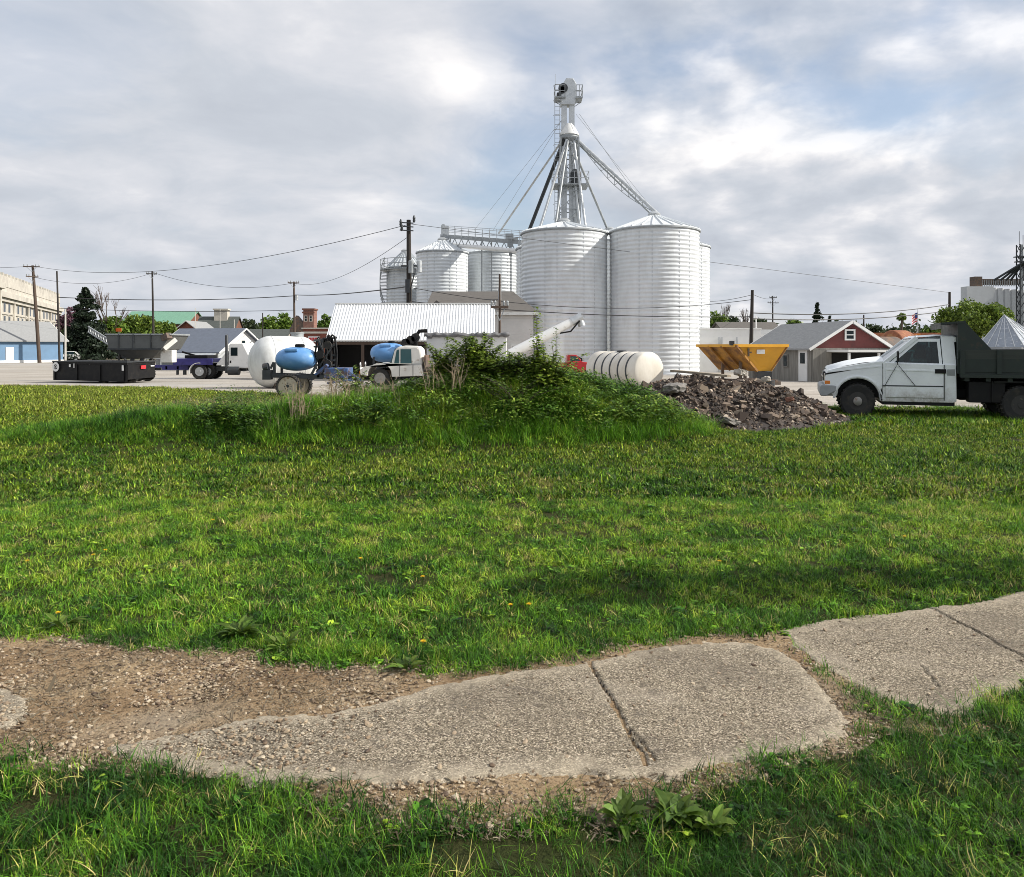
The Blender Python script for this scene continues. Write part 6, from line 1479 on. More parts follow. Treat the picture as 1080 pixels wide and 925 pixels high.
# ---------------------------------------------------------------- blue sprayer
def blue_tank(root, c, sx, sz, sy):
    mb = MB(); nu, nv = 40, 20; vv = []
    for i in range(nv+1):
        t = -math.pi/2+math.pi*i/nv; cx_ = math.sin(t); rr = abs(math.cos(t))**.72
        for k in range(nu):
            a = 2*math.pi*k/nu; yy, zz1 = rr*math.cos(a), rr*math.sin(a); zz1 = zz1*(1 if zz1 > 0 else .92)
            vv.append((c[0]+sx*cx_, c[1]+sy*yy, c[2]+sz*zz1))
    mb.add(vv, [(i*nu+k, i*nu+(k+1) % nu, (i+1)*nu+(k+1) % nu, (i+1)*nu+k) for i in range(nv) for k in range(nu)])
    t_ = mb.build('tank', M['poly_blue'], root, smooth=60)
    mb = MB(); mb.b2((c[0]-sx*.42, c[1]-sy*.85, c[2]+sz*.60), (c[0]+sx*.22, c[1]-sy*.3, c[2]+sz*.86)); mb.build('lid_panel', M['poly_blue'], t_, bevel=.03)
    mb = MB(); mb.lathe([(.15, 0), (.16, .07), (.12, .10), (1e-5, .1)], 16, Matrix.Translation((c[0]+sx*.15, c[1], c[2]+sz*.98))); mb.build('filler_cap', M['black'], t_, smooth=40)
    return t_
Ds = 25.0; b = gp(313, Ds); bsr = empty('field_sprayer', b, 'blue tank field sprayer with tan wheel and black folded boom left of mound', 'sprayer')
s25 = Ds/F
blue_tank(bsr, (0, .0, wz(379, Ds)-b.z), 21.5*s25, 13.2*s25, .52)
wheel(bsr, (-3*s25, -.62, wz(406.5, Ds)-b.z), 12.5*s25, .20, 'tan_rim', rr=.80, disc=True); wheel(bsr, (-3*s25, .75, wz(406.5, Ds)-b.z), 12.5*s25, .20, 'tan_rim', rr=.80, disc=True)
mb = MB()
for y_ in (-.4, .4): mb.bar((-.85, y_, .68), (1.9, y_, .60), .10, .12); mb.bar((-.6, y_, .68), (-.6, y_, 1.1), .07); mb.bar((.55, y_, .66), (.75, y_, 1.05), .07)
for xx in (-.8, 0, .8, 1.7): mb.bar((xx, -.45, .66), (xx, .45, .66), .08)
mb.tube([(-.1, -.7, .36), (-.1, .8, .36)], .05, 8); mb.bar((-.1, -.42, .36), (-.1, -.42, .66), .09); mb.bar((-.1, .42, .36), (-.1, .42, .66), .09); mb.build('frame', M['darksteel'], bsr)
mb = MB(); mb.bar((.55, -.3, .55), (1.1, -.45, 1.02), .14, .10); mb.b2((1.0, -.5, .60), (1.75, .3, .92)); mb.bar((1.6, -.45, .9), (2.2, -.3, .45), .12, .10); mb.bar((1.1, -.55, .45), (1.9, -.5, .55), .08); mb.build('hitch_frame', M['frame_blue'], bsr, bevel=.02)
mb = MB(); mb.tube([(-.80, -.35, .95), (-.95, -.35, .92)], .14, 14); mb.b2((-.95, -.5, .55), (-.70, -.2, .85)); mb.bar((-.72, -.4, .9), (-.62, -.4, 1.1), .06); mb.build('pump', M['darksteel'], bsr)
# folded boom: stacked black loops of hose and tube on a mast
mb = MB(); r = random.Random(3)
zb_, ztb = wz(392, Ds)-b.z, wz(352.5, Ds)-b.z; xm = wx(343, Ds)-b.x
for k in range(7):
    x0 = xm-.20+.07*k+r.uniform(-.03,.03); top = ztb-r.uniform(0, .18); w_ = r.uniform(.05, .14)
    mb.tube([(x0-w_, r.uniform(-.2,.2), zb_+r.uniform(-.1,.2)), (x0-w_*.8, r.uniform(-.2,.2), (zb_+top)/2), (x0-w_*.5, 0, top-.06), (x0, 0, top), (x0+w_*.6, 0, top-.05), (x0+w_, r.uniform(-.2,.2), (zb_+top)/2), (x0+w_*1.1, r.uniform(-.2,.2), zb_)], r.uniform(.025, .04), 6)
mb.build('boom_hoses', M['black'], bsr, smooth=60)
mb = MB(); mb.bar((xm-.1, 0, .6), (xm-.1, 0, ztb-.15), .09); mb.bar((xm+.15, .1, .6), (xm+.15, .1, ztb-.35), .07)
for k in range(5): z1 = zb_+.2+k*.2; mb.bar((xm-.35, -.1, z1), (xm+.35, .15, z1+r.uniform(-.1,.1)), .06)
mb.bar((xm-.25, -.15, zb_), (xm+.3, -.1, ztb-.3), .045); mb.bar((xm+.25, -.15, zb_), (xm-.2, -.1, ztb-.2), .045); mb.build('boom_mast', M['darksteel'], bsr)
for k in range(3):
    z1 = zb_+.25+k*.3; mb = MB(); mb.lathe([(.06, -.05), (.13, -.05), (.13, .05), (.06, .05)], 16, Matrix.Translation((xm+.12*(-1)**k, -.2, z1))@Matrix.Rotation(R(90), 4, 'X')); mb.build('press_wheel', M['rubber'], bsr, smooth=40)

D2 = 35.5; b = gp(410, D2); bs2 = empty('field_sprayer', b, 'blue tank sprayer behind the cab of the old white truck', 'sprayer'); s2 = D2/F
blue_tank(bs2, (0, 0, wz(372.5, D2)-b.z), 19*s2, 11*s2, .6)
mb = MB()
for y_ in (-.5, .5): mb.bar((-1.1, y_, .75), (1.6, y_, .75), .1); mb.bar((-.6, y_, .75), (-.6, y_, 1.3), .08); mb.bar((.6, y_, .75), (.6, y_, 1.3), .08)
mb.build('frame', M['darksteel'], bs2)
for y_ in (-.7, .7): wheel(bs2, (0, y_, .42), .42, .22, 'tan_rim', rr=.75, disc=True)
# black folded boom arm of that sprayer, over the old truck
xa = wx(440, D2)-b.x; z0 = wz(378, D2)-b.z; z1 = wz(349, D2)-b.z; mb = MB(); r = random.Random(6)
mb.tube([(xa, -.4, .7), (xa+.05, -.4, z0+.3), (xa-.05, -.4, z1-.3), (xa+.15, -.4, z1-.02), (xa+.5, -.4, z1)], .085, 8)
mb.tube([(xa-.6, -.4, z0+.5), (xa-.3, -.5, z1-.35), (xa, -.4, z1-.2)], .06, 7)
for k in range(10): mb.tube([(xa+r.uniform(-.6,.1), -.5, z0+r.uniform(.1,.8)), (xa+r.uniform(-.5,.1), -.6, z0+r.uniform(.5,1.2)), (xa+r.uniform(-.3,.1), -.5, z0+r.uniform(.1,.8))], .03, 5)
mb.build('boom_arm', M['black'], bs2, smooth=60)
for k in range(3):
    mb = MB(); mb.lathe([(.08, -.06), (.2, -.06), (.2, .06), (.08, .06)], 16, Matrix.Translation((xa-.45+.22*k, -.55, z1-.55+.12*k))@Matrix.Rotation(R(90), 4, 'X')); mb.build('press_wheel', M['rubber'], bs2, smooth=40)

# ---------------------------------------------------------------- old white truck
Do = 33.0; so_ = Do/F; b = gp(384, Do); ot = empty('old_truck', b, 'old rounded white farm truck with rust spots behind the mound, facing left', 'truck')
x_ = lambda px: (px-384)*so_; z_f = lambda py: wz(py, Do)-b.z
wc = (x_(404), .42)
ar = [(wc[0]+.50*math.cos(a), wc[1]+.12+.48*math.sin(a)) for a in [math.pi*i/12 for i in range(13)]]
zs = z_f(387)
low = [(.0, .55), (-.02, .85), (.02, zs-.10), (.12, zs+.02), (.6, zs+.10), (x_(415), zs+.14), (x_(447), zs+.12), (x_(449), .5), (ar[0][0], .46)]+ar[1:-1]+[(ar[-1][0], .5)]
mb = ns_prism(low, -.85, .85); mb.build('body', M['old_white'], ot, bevel=.09)
zr = z_f(364.5)
mb = MB(); cab = [(x_(415)-.0, zs+.1), (x_(418.5), zr-.22), (x_(422), zr-.05), (x_(430), zr), (x_(442), zr-.02), (x_(446), zr-.14), (x_(448), zs+.1)]; mb.prism(cab, -.72, .72); mb.build('cab', M['old_white'], ot, bevel=.08)
mb = MB(); mb.prism([(x_(418.5), zs+.17), (x_(421), zr-.2), (x_(423.4), zr-.16), (x_(423.4), zs+.17)], -.735, -.722); mb.prism([(x_(425), zs+.17), (x_(425), zr-.15), (x_(436), zr-.15), (x_(436.5), zs+.17)], -.735, -.722); mb.build('side_window', M['glass_teal'], ot)
mb = MB(); vv = [(x_(415.6), -.6, zs+.2), (x_(415.6), .6, zs+.2), (x_(420), .55, zr-.12), (x_(420), -.55, zr-.12)]; vv += [(x-.06, y, z) for x, y, z in vv]; mb.add(vv, [(0,1,2,3), (4,7,6,5), (0,4,5,1), (1,5,6,2), (2,6,7,3), (3,7,4,0)]); mb.build('windshield', M['glass_teal'], ot)
MB().b2((x_(424), -.868, .5), (x_(424)+.02, -.853, zs+.1)).build('door_gap', M['darksteel'], ot); MB().b2((x_(438), -.868, .5), (x_(438)+.02, -.853, zs+.1)).build('door_gap', M['darksteel'], ot)
mb = MB(); mb.lathe([(.1, 0), (.12, .03), (1e-5, .06)], 16, Matrix.Translation((-.02, -.55, .95))@Matrix.Rotation(R(-90), 4, 'Y')); mb.lathe([(.1, 0), (.12, .03), (1e-5, .06)], 16, Matrix.Translation((-.02, .55, .95))@Matrix.Rotation(R(-90), 4, 'Y')); mb.build('headlights', M['chrome'], ot, smooth=40)
mb = MB(); mb.b2((-.12, -.88, .40), (-.02, .88, .56)); mb.build('bumper', M['rust_dark'], ot, bevel=.02)
mb = MB(); mb.b2((-.03, -.845, .58), (.015, -.6, .70)); mb.build('marker_lens', M['amber'], ot)
for s_ in (-1, 1): wheel(ot, (wc[0], s_*.70, .40), .40, .2, 'rim'); wheel(ot, (wc[0]+2.7, s_*.70, .40), .40, .2, 'rim')
mb = MB(); mb.b2((x_(450), -.9, .75), (x_(450)+2.3, .9, .87)); mb.b2((x_(450), -.9, .871), (x_(450)+.06, .9, 1.35)); mb.b2((.5, -.4, .5), (x_(450)+2.3, -.3, .7)); mb.b2((.5, .3, .5), (x_(450)+2.3, .4, .7)); mb.build('flat_bed', M['rust_dark'], ot)

# ---------------------------------------------------------------- red pickup behind the mound
Dr = 55.0; b = gp(597, Dr); rp = empty('red_pickup', b, 'red pickup cab with green tinted window between mound and white ribbed tank', 'truck'); sr = Dr/F
x_ = lambda px: (px-597)*sr; z_f = lambda py: wz(py, Dr)-b.z; zc = z_f(374.2); zh = z_f(381.5)
wcr = [(x_(622)+.42*math.cos(a), .40+.42*math.sin(a)) for a in [math.pi*i/10 for i in range(11)]]
low = [(x_(597), .35)]+[(x_(597), zh+.06), (x_(611), zh+.06), (x_(614), zh), (x_(626), zh-.10), (x_(629), zh-.25), (x_(629.5), .40), (wcr[0][0], .38)]+wcr[1:-1]+[(wcr[-1][0], .35)]
mb = ns_prism(low, -.92, .92); mb.build('body', M['red_paint'], rp, bevel=.04)
mb = MB(); mb.prism([(x_(597.2), zh+.02), (x_(597.6), zc-.04), (x_(599), zc), (x_(607), zc), (x_(613.5), zh+.02)], -.80, .80); mb.build('cab', M['red_paint'], rp, bevel=.04)
mb = MB(); mb.prism([(x_(600.5), zh+.07), (x_(600.8), zc-.10), (x_(606.3), zc-.10), (x_(611), zh+.07)], -.815, -.803); mb.build('side_window', M['glass_teal'], rp)
mb = MB(); vv = [(x_(613.8), -.7, zh+.08), (x_(613.8), .7, zh+.08), (x_(607.8), .66, zc-.08), (x_(607.8), -.66, zc-.08)]; vv += [(x+.05, y, z+.02) for x, y, z in vv]; mb.add(vv, [(0,1,2,3), (4,7,6,5), (0,4,5,1), (1,5,6,2), (2,6,7,3), (3,7,4,0)]); mb.build('windshield', M['glass'], rp)
mb = MB(); mb.b2((x_(597)-2.2, -.9, .55), (x_(597)-.03, .9, 1.05)); mb.build('bed', M['red_paint'], rp, bevel=.03)
mb = MB(); mb.b2((x_(611.5), -1.05, zh+.05), (x_(612.5), -.93, zh+.3)); mb.build('mirror', M['black'], rp, bevel=.01)
for s_ in (-1, 1): wheel(rp, (x_(622), s_*.78, .37), .37, .22, 'rim'); wheel(rp, (x_(622)-3.2, s_*.78, .37), .37, .22, 'rim')

# ---------------------------------------------------------------- black steel truck body, gravity wagon, purple truck
Db_ = 38.0; b = Vector((wx(134, Db_), Db_, gz(wx(134, Db_), Db_))); kb = empty('black_flatbed', b, 'long low black steel truck bed with round white mark and red lens, at left', 'trailer')
uL = (Vector((wx(55.5, 40.0), 40.0, 0))-Vector((b.x, b.y, 0))); uR = (Vector((wx(164, 41.2), 41.2, 0))-Vector((b.x, b.y, 0)))
lenL, lenR = uL.length, uR.length; uL.normalize(); uR.normalize(); hk = wz(381.5, Db_)-b.z; zk = .10
def pt(u, v_, z): q = uL*u+uR*v_; return Vector((q.x, q.y, z))
def pbox(mb, u0, u1, v0, v1, z0, z1):
    vv = [pt(u, v_, z) for u in (u0, u1) for v_ in (v0, v1) for z in (z0, z1)]; mb.add(vv, [(0,1,3,2),(4,6,7,5),(0,4,5,1),(2,3,7,6),(0,2,6,4),(1,5,7,3)])
mb = MB(); pbox(mb, 0, lenL, 0, lenR, hk-.16, hk); mb.build('deck', M['black'], kb)
mb = MB(); pbox(mb, .03, lenL-.03, .02, .08, zk, hk-.165); mb.build('side_skirt', M['black'], kb)
mb = MB(); pbox(mb, .02, .08, .1, lenR-.03, zk+.1, hk-.165); mb.build('end_plate', M['black'], kb)
mb = MB(); pbox(mb, lenL-.3, lenL-.03, .1, lenR-.03, zk, hk-.17); pbox(mb, .1, lenL-.4, lenR-.1, lenR-.04, zk, hk-.17); mb.build('underframe', M['black'], kb)
mb = MB()
for k in range(4): u0 = .2+(lenL-.4)*k/3; pbox(mb, u0, u0+.07, -.04, -.003, zk+.02, hk-.17)
mb.build('side_ribs', M['black'], kb)
mb = MB(); pbox(mb, -.02, lenL+.02, -.05, -.004, hk-.05, hk+.02); pbox(mb, -.05, -.004, -.05, lenR, hk-.05, hk+.02); mb.build('edge_rail', M['darksteel'], kb)
ctr = pt(lenL-.28, -.05, hk-.30); nrm = uL.cross(Vector((0, 0, 1))).normalized()
if nrm.y > 0: nrm = -nrm
mr = Matrix.Translation(ctr)@nrm.to_track_quat('Z', 'Y').to_matrix().to_4x4()
mb = MB(); mb.lathe([(.13, 0), (.24, 0), (.24, .02), (.13, .02)], 28, mr, ring=True); mb.build('white_ring', M['trim_white'], kb)
mb = MB(); mb.lathe([(.05, 0), (.08, 0), (.08, .02), (.05, .02)], 16, mr, ring=True); mb.build('ring_centre', M['trim_white'], kb)
mb = MB()
for u0, z0, w_, h_ in ((lenL-1.35, hk-.30, .12, .14), (lenL-1.62, hk-.34, .06, .22), (.20, hk-.44, .12, .26)): pbox(mb, u0, u0+w_, -.055, -.043, z0, z0+h_)
mb.build('white_marks', M['trim_white'], kb)
mb = MB(); pbox(mb, -.055, -.006, lenR*.45, lenR*.62, hk-.40, hk-.22); mb.build('red_lens', M['redlens'], kb)
mb = MB(); pbox(mb, -.055, -.006, lenR*.80, lenR*.93, hk-.30, hk-.24); mb.build('white_lens', M['trim_white'], kb)
for v_ in (.35, lenR-.35):
    p = pt(lenL*.35, v_, .25); mb = MB(); mb.lathe([(.12, -.1), (.30, -.1), (.32, 0), (.30, .1), (.12, .1)], 22, Matrix.Translation(p)@nrm.to_track_quat('Z', 'Y').to_matrix().to_4x4()); mb.build('wheel', M['rubber'], kb, smooth=40)

Dw = 43.0; b = gp(156, Dw); gw = empty('gravity_wagon', b, 'dark grey steel gravity wagon hopper standing behind the black truck bed', 'wagon'); sw = Dw/F
x_ = lambda px: (px-156)*sw; z_f = lambda py: wz(py, Dw)-b.z
zt_, zm, zl = z_f(353), z_f(368), z_f(378); hwx0, hwx1 = x_(123.5), x_(190)
vv = [(hwx0, -1.2, zt_), (hwx1, -1.2, zt_), (hwx1, 1.2, zt_), (hwx0, 1.2, zt_), (hwx0+.15, -1.2, zm), (x_(181), -1.2, zm), (x_(181), 1.2, zm), (hwx0+.15, 1.2, zm), (x_(140), -.6, zl), (x_(166), -.6, zl), (x_(166), .6, zl), (x_(140), .6, zl)]
mb = MB(); mb.add(vv, [(0,1,5,4), (1,2,6,5), (2,3,7,6), (3,0,4,7), (4,5,9,8), (5,6,10,9), (6,7,11,10), (7,4,8,11), (8,9,10,11)]); mb.build('hopper_box', M['hopper_grey'], gw)
mb = MB()
for a, c_ in ((0, 1), (1, 2), (2, 3), (3, 0)): mb.bar(vv[a], vv[c_], .1, .08)
mb.build('top_rim', M['galv_dull'], gw)
mb = MB(); mb.bar((x_(152), -1.23, zt_), (x_(152), -1.23, zm), .07); mb.bar((hwx0+.1, -1.23, zm), (x_(181), -1.23, zm), .08)
for px in (137, 170): mb.bar((x_(px), -1.23, zt_), (x_(px), -1.23, zm), .05)
mb.build('side_stiffener', M['darksteel'], gw)
mb = MB(); mb.bar((x_(134), -.5, .7), (x_(166), -.5, .7), .14); mb.bar((x_(134), .5, .7), (x_(166), .5, .7), .14)
for px in (137, 147):
    mb.bar((x_(px), -.9, .45), (x_(px), .9, .45), .12)
    for y_ in (-.5, .5): mb.bar((x_(px), y_, .45), (x_(px)+(.5 if px < 150 else .1), y_, z_f(376)), .12)
mb.build('running_gear', M['darksteel'], gw)
for px in (137, 147):
    for y_ in (-.95, .95): wheel(gw, (x_(px), y_, .42), .42, .24, 'trim_white')
mb = MB(); mb.b2((x_(176), -.8, z_f(382)), (x_(188), -.2, z_f(369))); mb.bar((x_(181), -1.0, zm), (x_(190), -.6, z_f(358)), .3, .25); mb.build('seed_box', M['old_white'], gw, bevel=.02)
mb = MB(); mb.bar((x_(182), -1.1, z_f(357)), (x_(189), -1.25, z_f(354)), .35, .3); mb.build('spout_flap', M['rust_dark'], gw)
# lattice conveyor leaning from the wagon
b = gp(118, 45.5); cv = empty('conveyor', b, 'pale lattice conveyor slanting down from the dark conifer to the gravity wagon', 'conveyor')
p, q = wp(93, 350, 46)-b, wp(139, 379, 44)-b; mb = MB(); e = (q-p)
for dz1 in (0, .32): mb.bar(p+Vector((0,0,dz1)), q+Vector((0,0,dz1)), .06)
for k in range(16): mb.bar(p+e*(k/16), p+e*((k+.5)/16)+Vector((0,0,.32)), .04); mb.bar(p+e*((k+.5)/16)+Vector((0,0,.32)), p+e*((k+1)/16), .04)
mb.build('lattice_frame', M['galv_dull'], cv)
mb = MB(); mb.bar(p+Vector((0,.25,.1)), q+Vector((0,.25,.1)), .3, .06); mb.build('belt', M['rubber'], cv)
mb = MB(); mb.bar(p.lerp(q, .72), (p.lerp(q, .72).x-.5, 0, 0), .09); mb.bar(p.lerp(q, .72), (p.lerp(q, .72).x+.6, .4, 0), .09); mb.bar(q, (q.x, q.y, 0), .12); mb.build('legs', M['darksteel'], cv)
mb = MB(); mb.box(q+Vector((-.1, -.2, .3)), (.5, .5, .5)); mb.build('drive_box', M['darksteel'], cv, bevel=.03)

Dp = 51.0; b = gp(217, Dp); pt_ = empty('purple_truck', b, 'purple framed flatbed truck with white cab partly behind the huge white tank', 'truck'); sp_ = Dp/F
x_ = lambda px: (px-217)*sp_; z_f = lambda py: wz(py, Dp)-b.z
mb = MB(); mb.b2((x_(190), -1.1, z_f(382)), (x_(231), 1.1, z_f(378))); mb.b2((x_(190), -1.14, z_f(384.5)), (x_(231), -1.102, z_f(378.2))); mb.build('deck', M['purple'], pt_, bevel=.02)
mb = MB(); mb.b2((x_(150), -.5, z_f(390)), (x_(206), -.35, z_f(385))); mb.b2((x_(150), .35, z_f(390)), (x_(206), .5, z_f(385)))
for px in (152, 165, 178, 190, 202): mb.b2((x_(px), -.5, z_f(389.5)), (x_(px)+.12, .5, z_f(386)))
mb.build('tail_frame', M['purple'], pt_)
mb = MB(); mb.b2((x_(206), -.5, z_f(391)), (x_(262), -.3, z_f(386.5))); mb.b2((x_(206), .3, z_f(391)), (x_(262), .5, z_f(386.5))); mb.build('chassis_rail', M['darksteel'], pt_)
mb = MB(); mb.b2((x_(190), -.6, z_f(395)), (x_(191.5), -.4, z_f(390.1))); mb.b2((x_(197), -.6, z_f(395)), (x_(199.5), -.4, z_f(390.1))); mb.build('support_leg', M['darksteel'], pt_)
mb = MB(); r0 = 9.8*sp_; cW = (x_(217), z_f(392.5))
for i in range(9):
    a0_, a1_ = math.pi*(.45+.58*i/9), math.pi*(.45+.58*(i+1)/9); mb.add([(cW[0]+r0*math.cos(a), y_, cW[1]+r0*math.sin(a)) for y_ in (-1.2, -.55) for a in (a0_, a1_)]+[(cW[0]+(r0+.04)*math.cos(a), y_, cW[1]+(r0+.04)*math.sin(a)) for y_ in (-1.2, -.55) for a in (a0_, a1_)], [(0,1,3,2),(4,6,7,5),(0,4,5,1),(2,3,7,6),(0,2,6,4),(1,5,7,3)])
mb.build('fender', M['trim_white'], pt_)
for s_ in (-1, 1):
    wheel(pt_, (x_(217), s_*.92, z_f(391.3)), 8.1*sp_, .3, 'galv', rr=.56); wheel(pt_, (x_(223), s_*.58, z_f(391.3)), 8.1*sp_, .3, 'galv_dull', rr=.52); wheel(pt_, (x_(290), s_*.92, z_f(391.3)), 8.1*sp_, .3, 'trim_white', rr=.62)
mb = MB(); mb.prism([(x_(247), z_f(388)), (x_(247), z_f(364.5)), (x_(249), z_f(362)), (x_(262), z_f(362)), (x_(268), z_f(374)), (x_(290), z_f(376)), (x_(292), z_f(388))], -1.05, 1.05); mb.build('cab', M['white_paint'], pt_, bevel=.06)
mb = MB(); mb.b2((x_(249.5), -1.066, z_f(375)), (x_(256.5), -1.053, z_f(366.5))); mb.build('side_window', M['glass'], pt_)
mb = MB(); mb.b2((x_(248.5), -1.07, z_f(382.5)), (x_(250), -1.053, z_f(380))); mb.build('door_handle', M['black'], pt_)
mb = MB(); mb.prism([(x_(233), z_f(385)), (x_(246.5), z_f(385)), (x_(246.5), z_f(370)), (x_(243), z_f(372))], -.9, .9); mb.build('wind_fairing', M['white_paint'], pt_, bevel=.03)
mb = MB(); mb.tube([(x_(245), -1.0, z_f(393)), (x_(245), -1.0, z_f(354.5)), (x_(244.4), -1.0, z_f(353.8))], .10, 10); mb.build('exhaust_stack', M['darksteel'], pt_, smooth=50)
mb = MB(); mb.tube([(x_(247), -1.0, z_f(390.5)), (x_(258), -1.0, z_f(390.5))], .28, 14); mb.build('fuel_tank', M['darksteel'], pt_, smooth=50)
mb = MB(); mb.b2((x_(200), -.8, z_f(377.9)), (x_(224), .8, z_f(374.5))); mb.bar((x_(196), -.6, z_f(371)), (x_(210), -.6, z_f(375)), .12); mb.build('deck_load', M['black'], pt_, bevel=.03)

# ---------------------------------------------------------------- far cars at left
def car(px, D, label, mat, w_px, rz=0, van=False, name='parked_car', cat='car', group='far cars parked at left'):
    b = gp(px, D); L_c = w_px/F*D; root = empty(name, b, label, cat, group, rz); h = 1.45 if not van else 1.9; k = L_c/4.5; hh = h
    low = [(-2.2, .35), (-2.22, .75), (-2.0, .92), (-1.2, .95), (1.0, .98), (2.15, .95), (2.22, .7), (2.2, .35)] if not van else [(-2.2, .35), (-2.22, .85), (-1.6, 1.05), (2.2, 1.1), (2.22, .35)]
    top = [(-1.15, .94), (-.55, hh-.05), (-.2, hh), (.9, hh), (1.3, hh-.08), (1.9, .94)] if not van else [(-1.6, 1.04), (-.8, hh-.05), (-.4, hh), (2.05, hh), (2.18, 1.09)]
    sc_ = lambda p_: [(x*k, z) for x, z in p_]
    mb = MB(); mb.prism(sc_(low), -.88, .88); mb.build('body', mat, root, bevel=.06)
    mb = MB(); mb.prism(sc_(top), -.74, .74); mb.build('roof', mat, root, bevel=.06)
    ins = [(x*.86+.03, .98+(z-.94)*.82) for x, z in top]; mb = MB(); mb.prism(sc_(ins), -.765, -.745); mb.prism(sc_(ins), .745, .765); mb.build('window', M['glass'], root)
    for xx in (-1.4, 1.4):
        for s_ in (-1, 1): wheel(root, (xx*k, s_*.8, .33), .33, .2, 'galv')
    mb = MB(); mb.b2((-2.24*k, -.8, .6), (-2.2*k, -.5, .78)); mb.b2((-2.24*k, .5, .6), (-2.2*k, .8, .78)); mb.build('headlight', M['chrome'], root)
    return root
car(73.5, 118, 'white car parked at the end of the blue building beside the poles', M['white_paint'], 21, R(20))
car(96, 132, 'dark blue van parked below the dark conifer', M['purple'], 30, R(5), True)
car(117, 136, 'dark car parked right of the dark blue van by the green trees', M['darksteel'], 28, R(3), True)
# rusty tanks beyond the truck hood
c = wp(922, 369, 50); rt, z_ = htank('rusty_tank', 'long weathered grey brown horizontal tank between red garage and white truck', c, (-.97, -.22), .85, 3.0, M['rust_dark'], .3)
mb = MB()
for xx in (-1, 1): mb.b2((xx-.2, -.6, -.5), (xx+.2, .6, z_-.6))
mb.build('cradle', M['rust_dark'], rt)
c = wp(947, 363, 53); rt, z_ = htank('rusty_tank', 'orange rusted tank end behind the white truck windshield', c, (-.9, -.43), .95, 1.2, M['rust'], .35)
mb = MB()
for xx in (-.5, .5): mb.b2((xx-.2, -.6, -.5), (xx+.2, .6, z_-.7))
mb.build('cradle', M['rust_dark'], rt)
b = gp(955, 62); jk = empty('scrap_machine', b, 'dark jumble of scrap farm machinery above the windshield of white truck', 'machinery'); r = random.Random(9)
mb = MB()
for k in range(14): mb.box((r.uniform(-.8, 2.6), r.uniform(0, 1), r.uniform(1.2, 2.55)), (r.uniform(.3, 1.1), .5, r.uniform(.15, .5)), ry=r.uniform(-.3, .3))
mb.bar((-.6, .5, -.2), (-.6, .5, 2), .15); mb.bar((2, .5, -.2), (2, .5, 2), .15); mb.build('housing', M['darksteel'], jk)
mb = MB()
for k in range(9): mb.bar((r.uniform(-1.5, 2.6), -.2, r.uniform(.8, 1.8)), (r.uniform(-1.5, 2.6), -.2, r.uniform(1.5, 2.5)), .08)
mb.build('bars', M['rust'], jk)
# flag
b = gp(968, 88); fg = empty('flagpole', b, 'thin flagpole with red white and blue flag left of the green tree', 'flag')
hF = wz(326, 88)-b.z; mb = MB(); mb.tube([(0, 0, -.5), (0, 0, hF)], [.06, .035], 8); mb.build('pole', M['galv'], fg)
zf1, zf0 = wz(329.5, 88)-b.z, wz(339, 88)-b.z; fw_, fh = .68, zf1-zf0
def flagpiece(name, x0, x1, z0, z1, mat, yo=0):
    mb = MB(); n = 8; vv = []
    for i in range(n+1):
        x = x0+(x1-x0)*i/n; y = .10*math.sin(x*6)+yo; dr = -.25*(x/.68)**2*fh*.6
        vv += [(-x, y, z0+dr-abs(x)*.35), (-x, y, z1+dr-abs(x)*.35), (-x, y+.012, z0+dr-abs(x)*.35), (-x, y+.012, z1+dr-abs(x)*.35)]
    fs = []
    for i in range(n): o = 4*i; fs += [(o, o+4, o+5, o+1), (o+2, o+3, o+7, o+6), (o+1, o+5, o+7, o+3), (o, o+2, o+6, o+4)]
    mb.add(vv, fs); return mb.build(name, mat, fg)
for k in range(7): flagpiece('stripe', .04, fw_, zf0+fh*k/7, zf0+fh*(k+1)/7-.002, M['flag_red'] if k % 2 == 0 else M['flag_white'])
flagpiece('canton', .04, fw_*.42, zf0+fh*.43, zf1+.01, M['flag_blue'], -.02)
# orange road sign beyond the wagon
b = gp(125, 128); os_ = empty('orange_sign', b, 'small orange road sign in front of the green trees above the gravity wagon', 'sign')
z0 = wz(348, 128)-b.z; mb = MB(); mb.tube([(0, .1, -.5), (0, .1, z0)], .06, 8); mb.build('post', M['galv_dull'], os_)
mb = MB(); mb.box((0, 0, z0), (.95, .05, .55)); mb.build('panel', M['orange'], os_, bevel=.02)
# ---------------------------------------------------------------- trees
def leaf_cloud(centers, radii, n, size, rng, flat=1.):
    """n small quads spread through blobs"""
    k = len(centers); idx = rng.integers(0, k, n); c = np.asarray(centers)[idx]; rr = np.asarray(radii)[idx]
    d = rng.normal(size=(n, 3)); d /= np.linalg.norm(d, axis=1)[:, None]; q = rr[:, None]*(rng.random((n, 1))**(1/2.2))*d; q[:, 2] *= flat
    p = c+q; u = rng.normal(size=(n, 3)); u /= np.linalg.norm(u, axis=1)[:, None]; v = np.cross(u, rng.normal(size=(n, 3))); v /= np.linalg.norm(v, axis=1)[:, None]
    s = size*rng.uniform(.6, 1.4, (n, 1)); a = p-u*s-v*s*.15; b = p-u*s*.1+v*s*.55; c_ = p+u*s+v*s*.1; d_ = p+u*s*.1-v*s*.55
    V = np.stack([a, b, c_, d_], 1).reshape(-1, 3); Fs = np.arange(4*n).reshape(-1, 4)
    return V.tolist(), Fs.tolist()
def mesh_obj(name, V, Fs, mat, parent):
    me = bpy.data.meshes.new(name); me.from_pydata(V, [], Fs); me.materials.append(mat); o = bpy.data.objects.new(name, me); COL.objects.link(o); o.parent = parent; return o
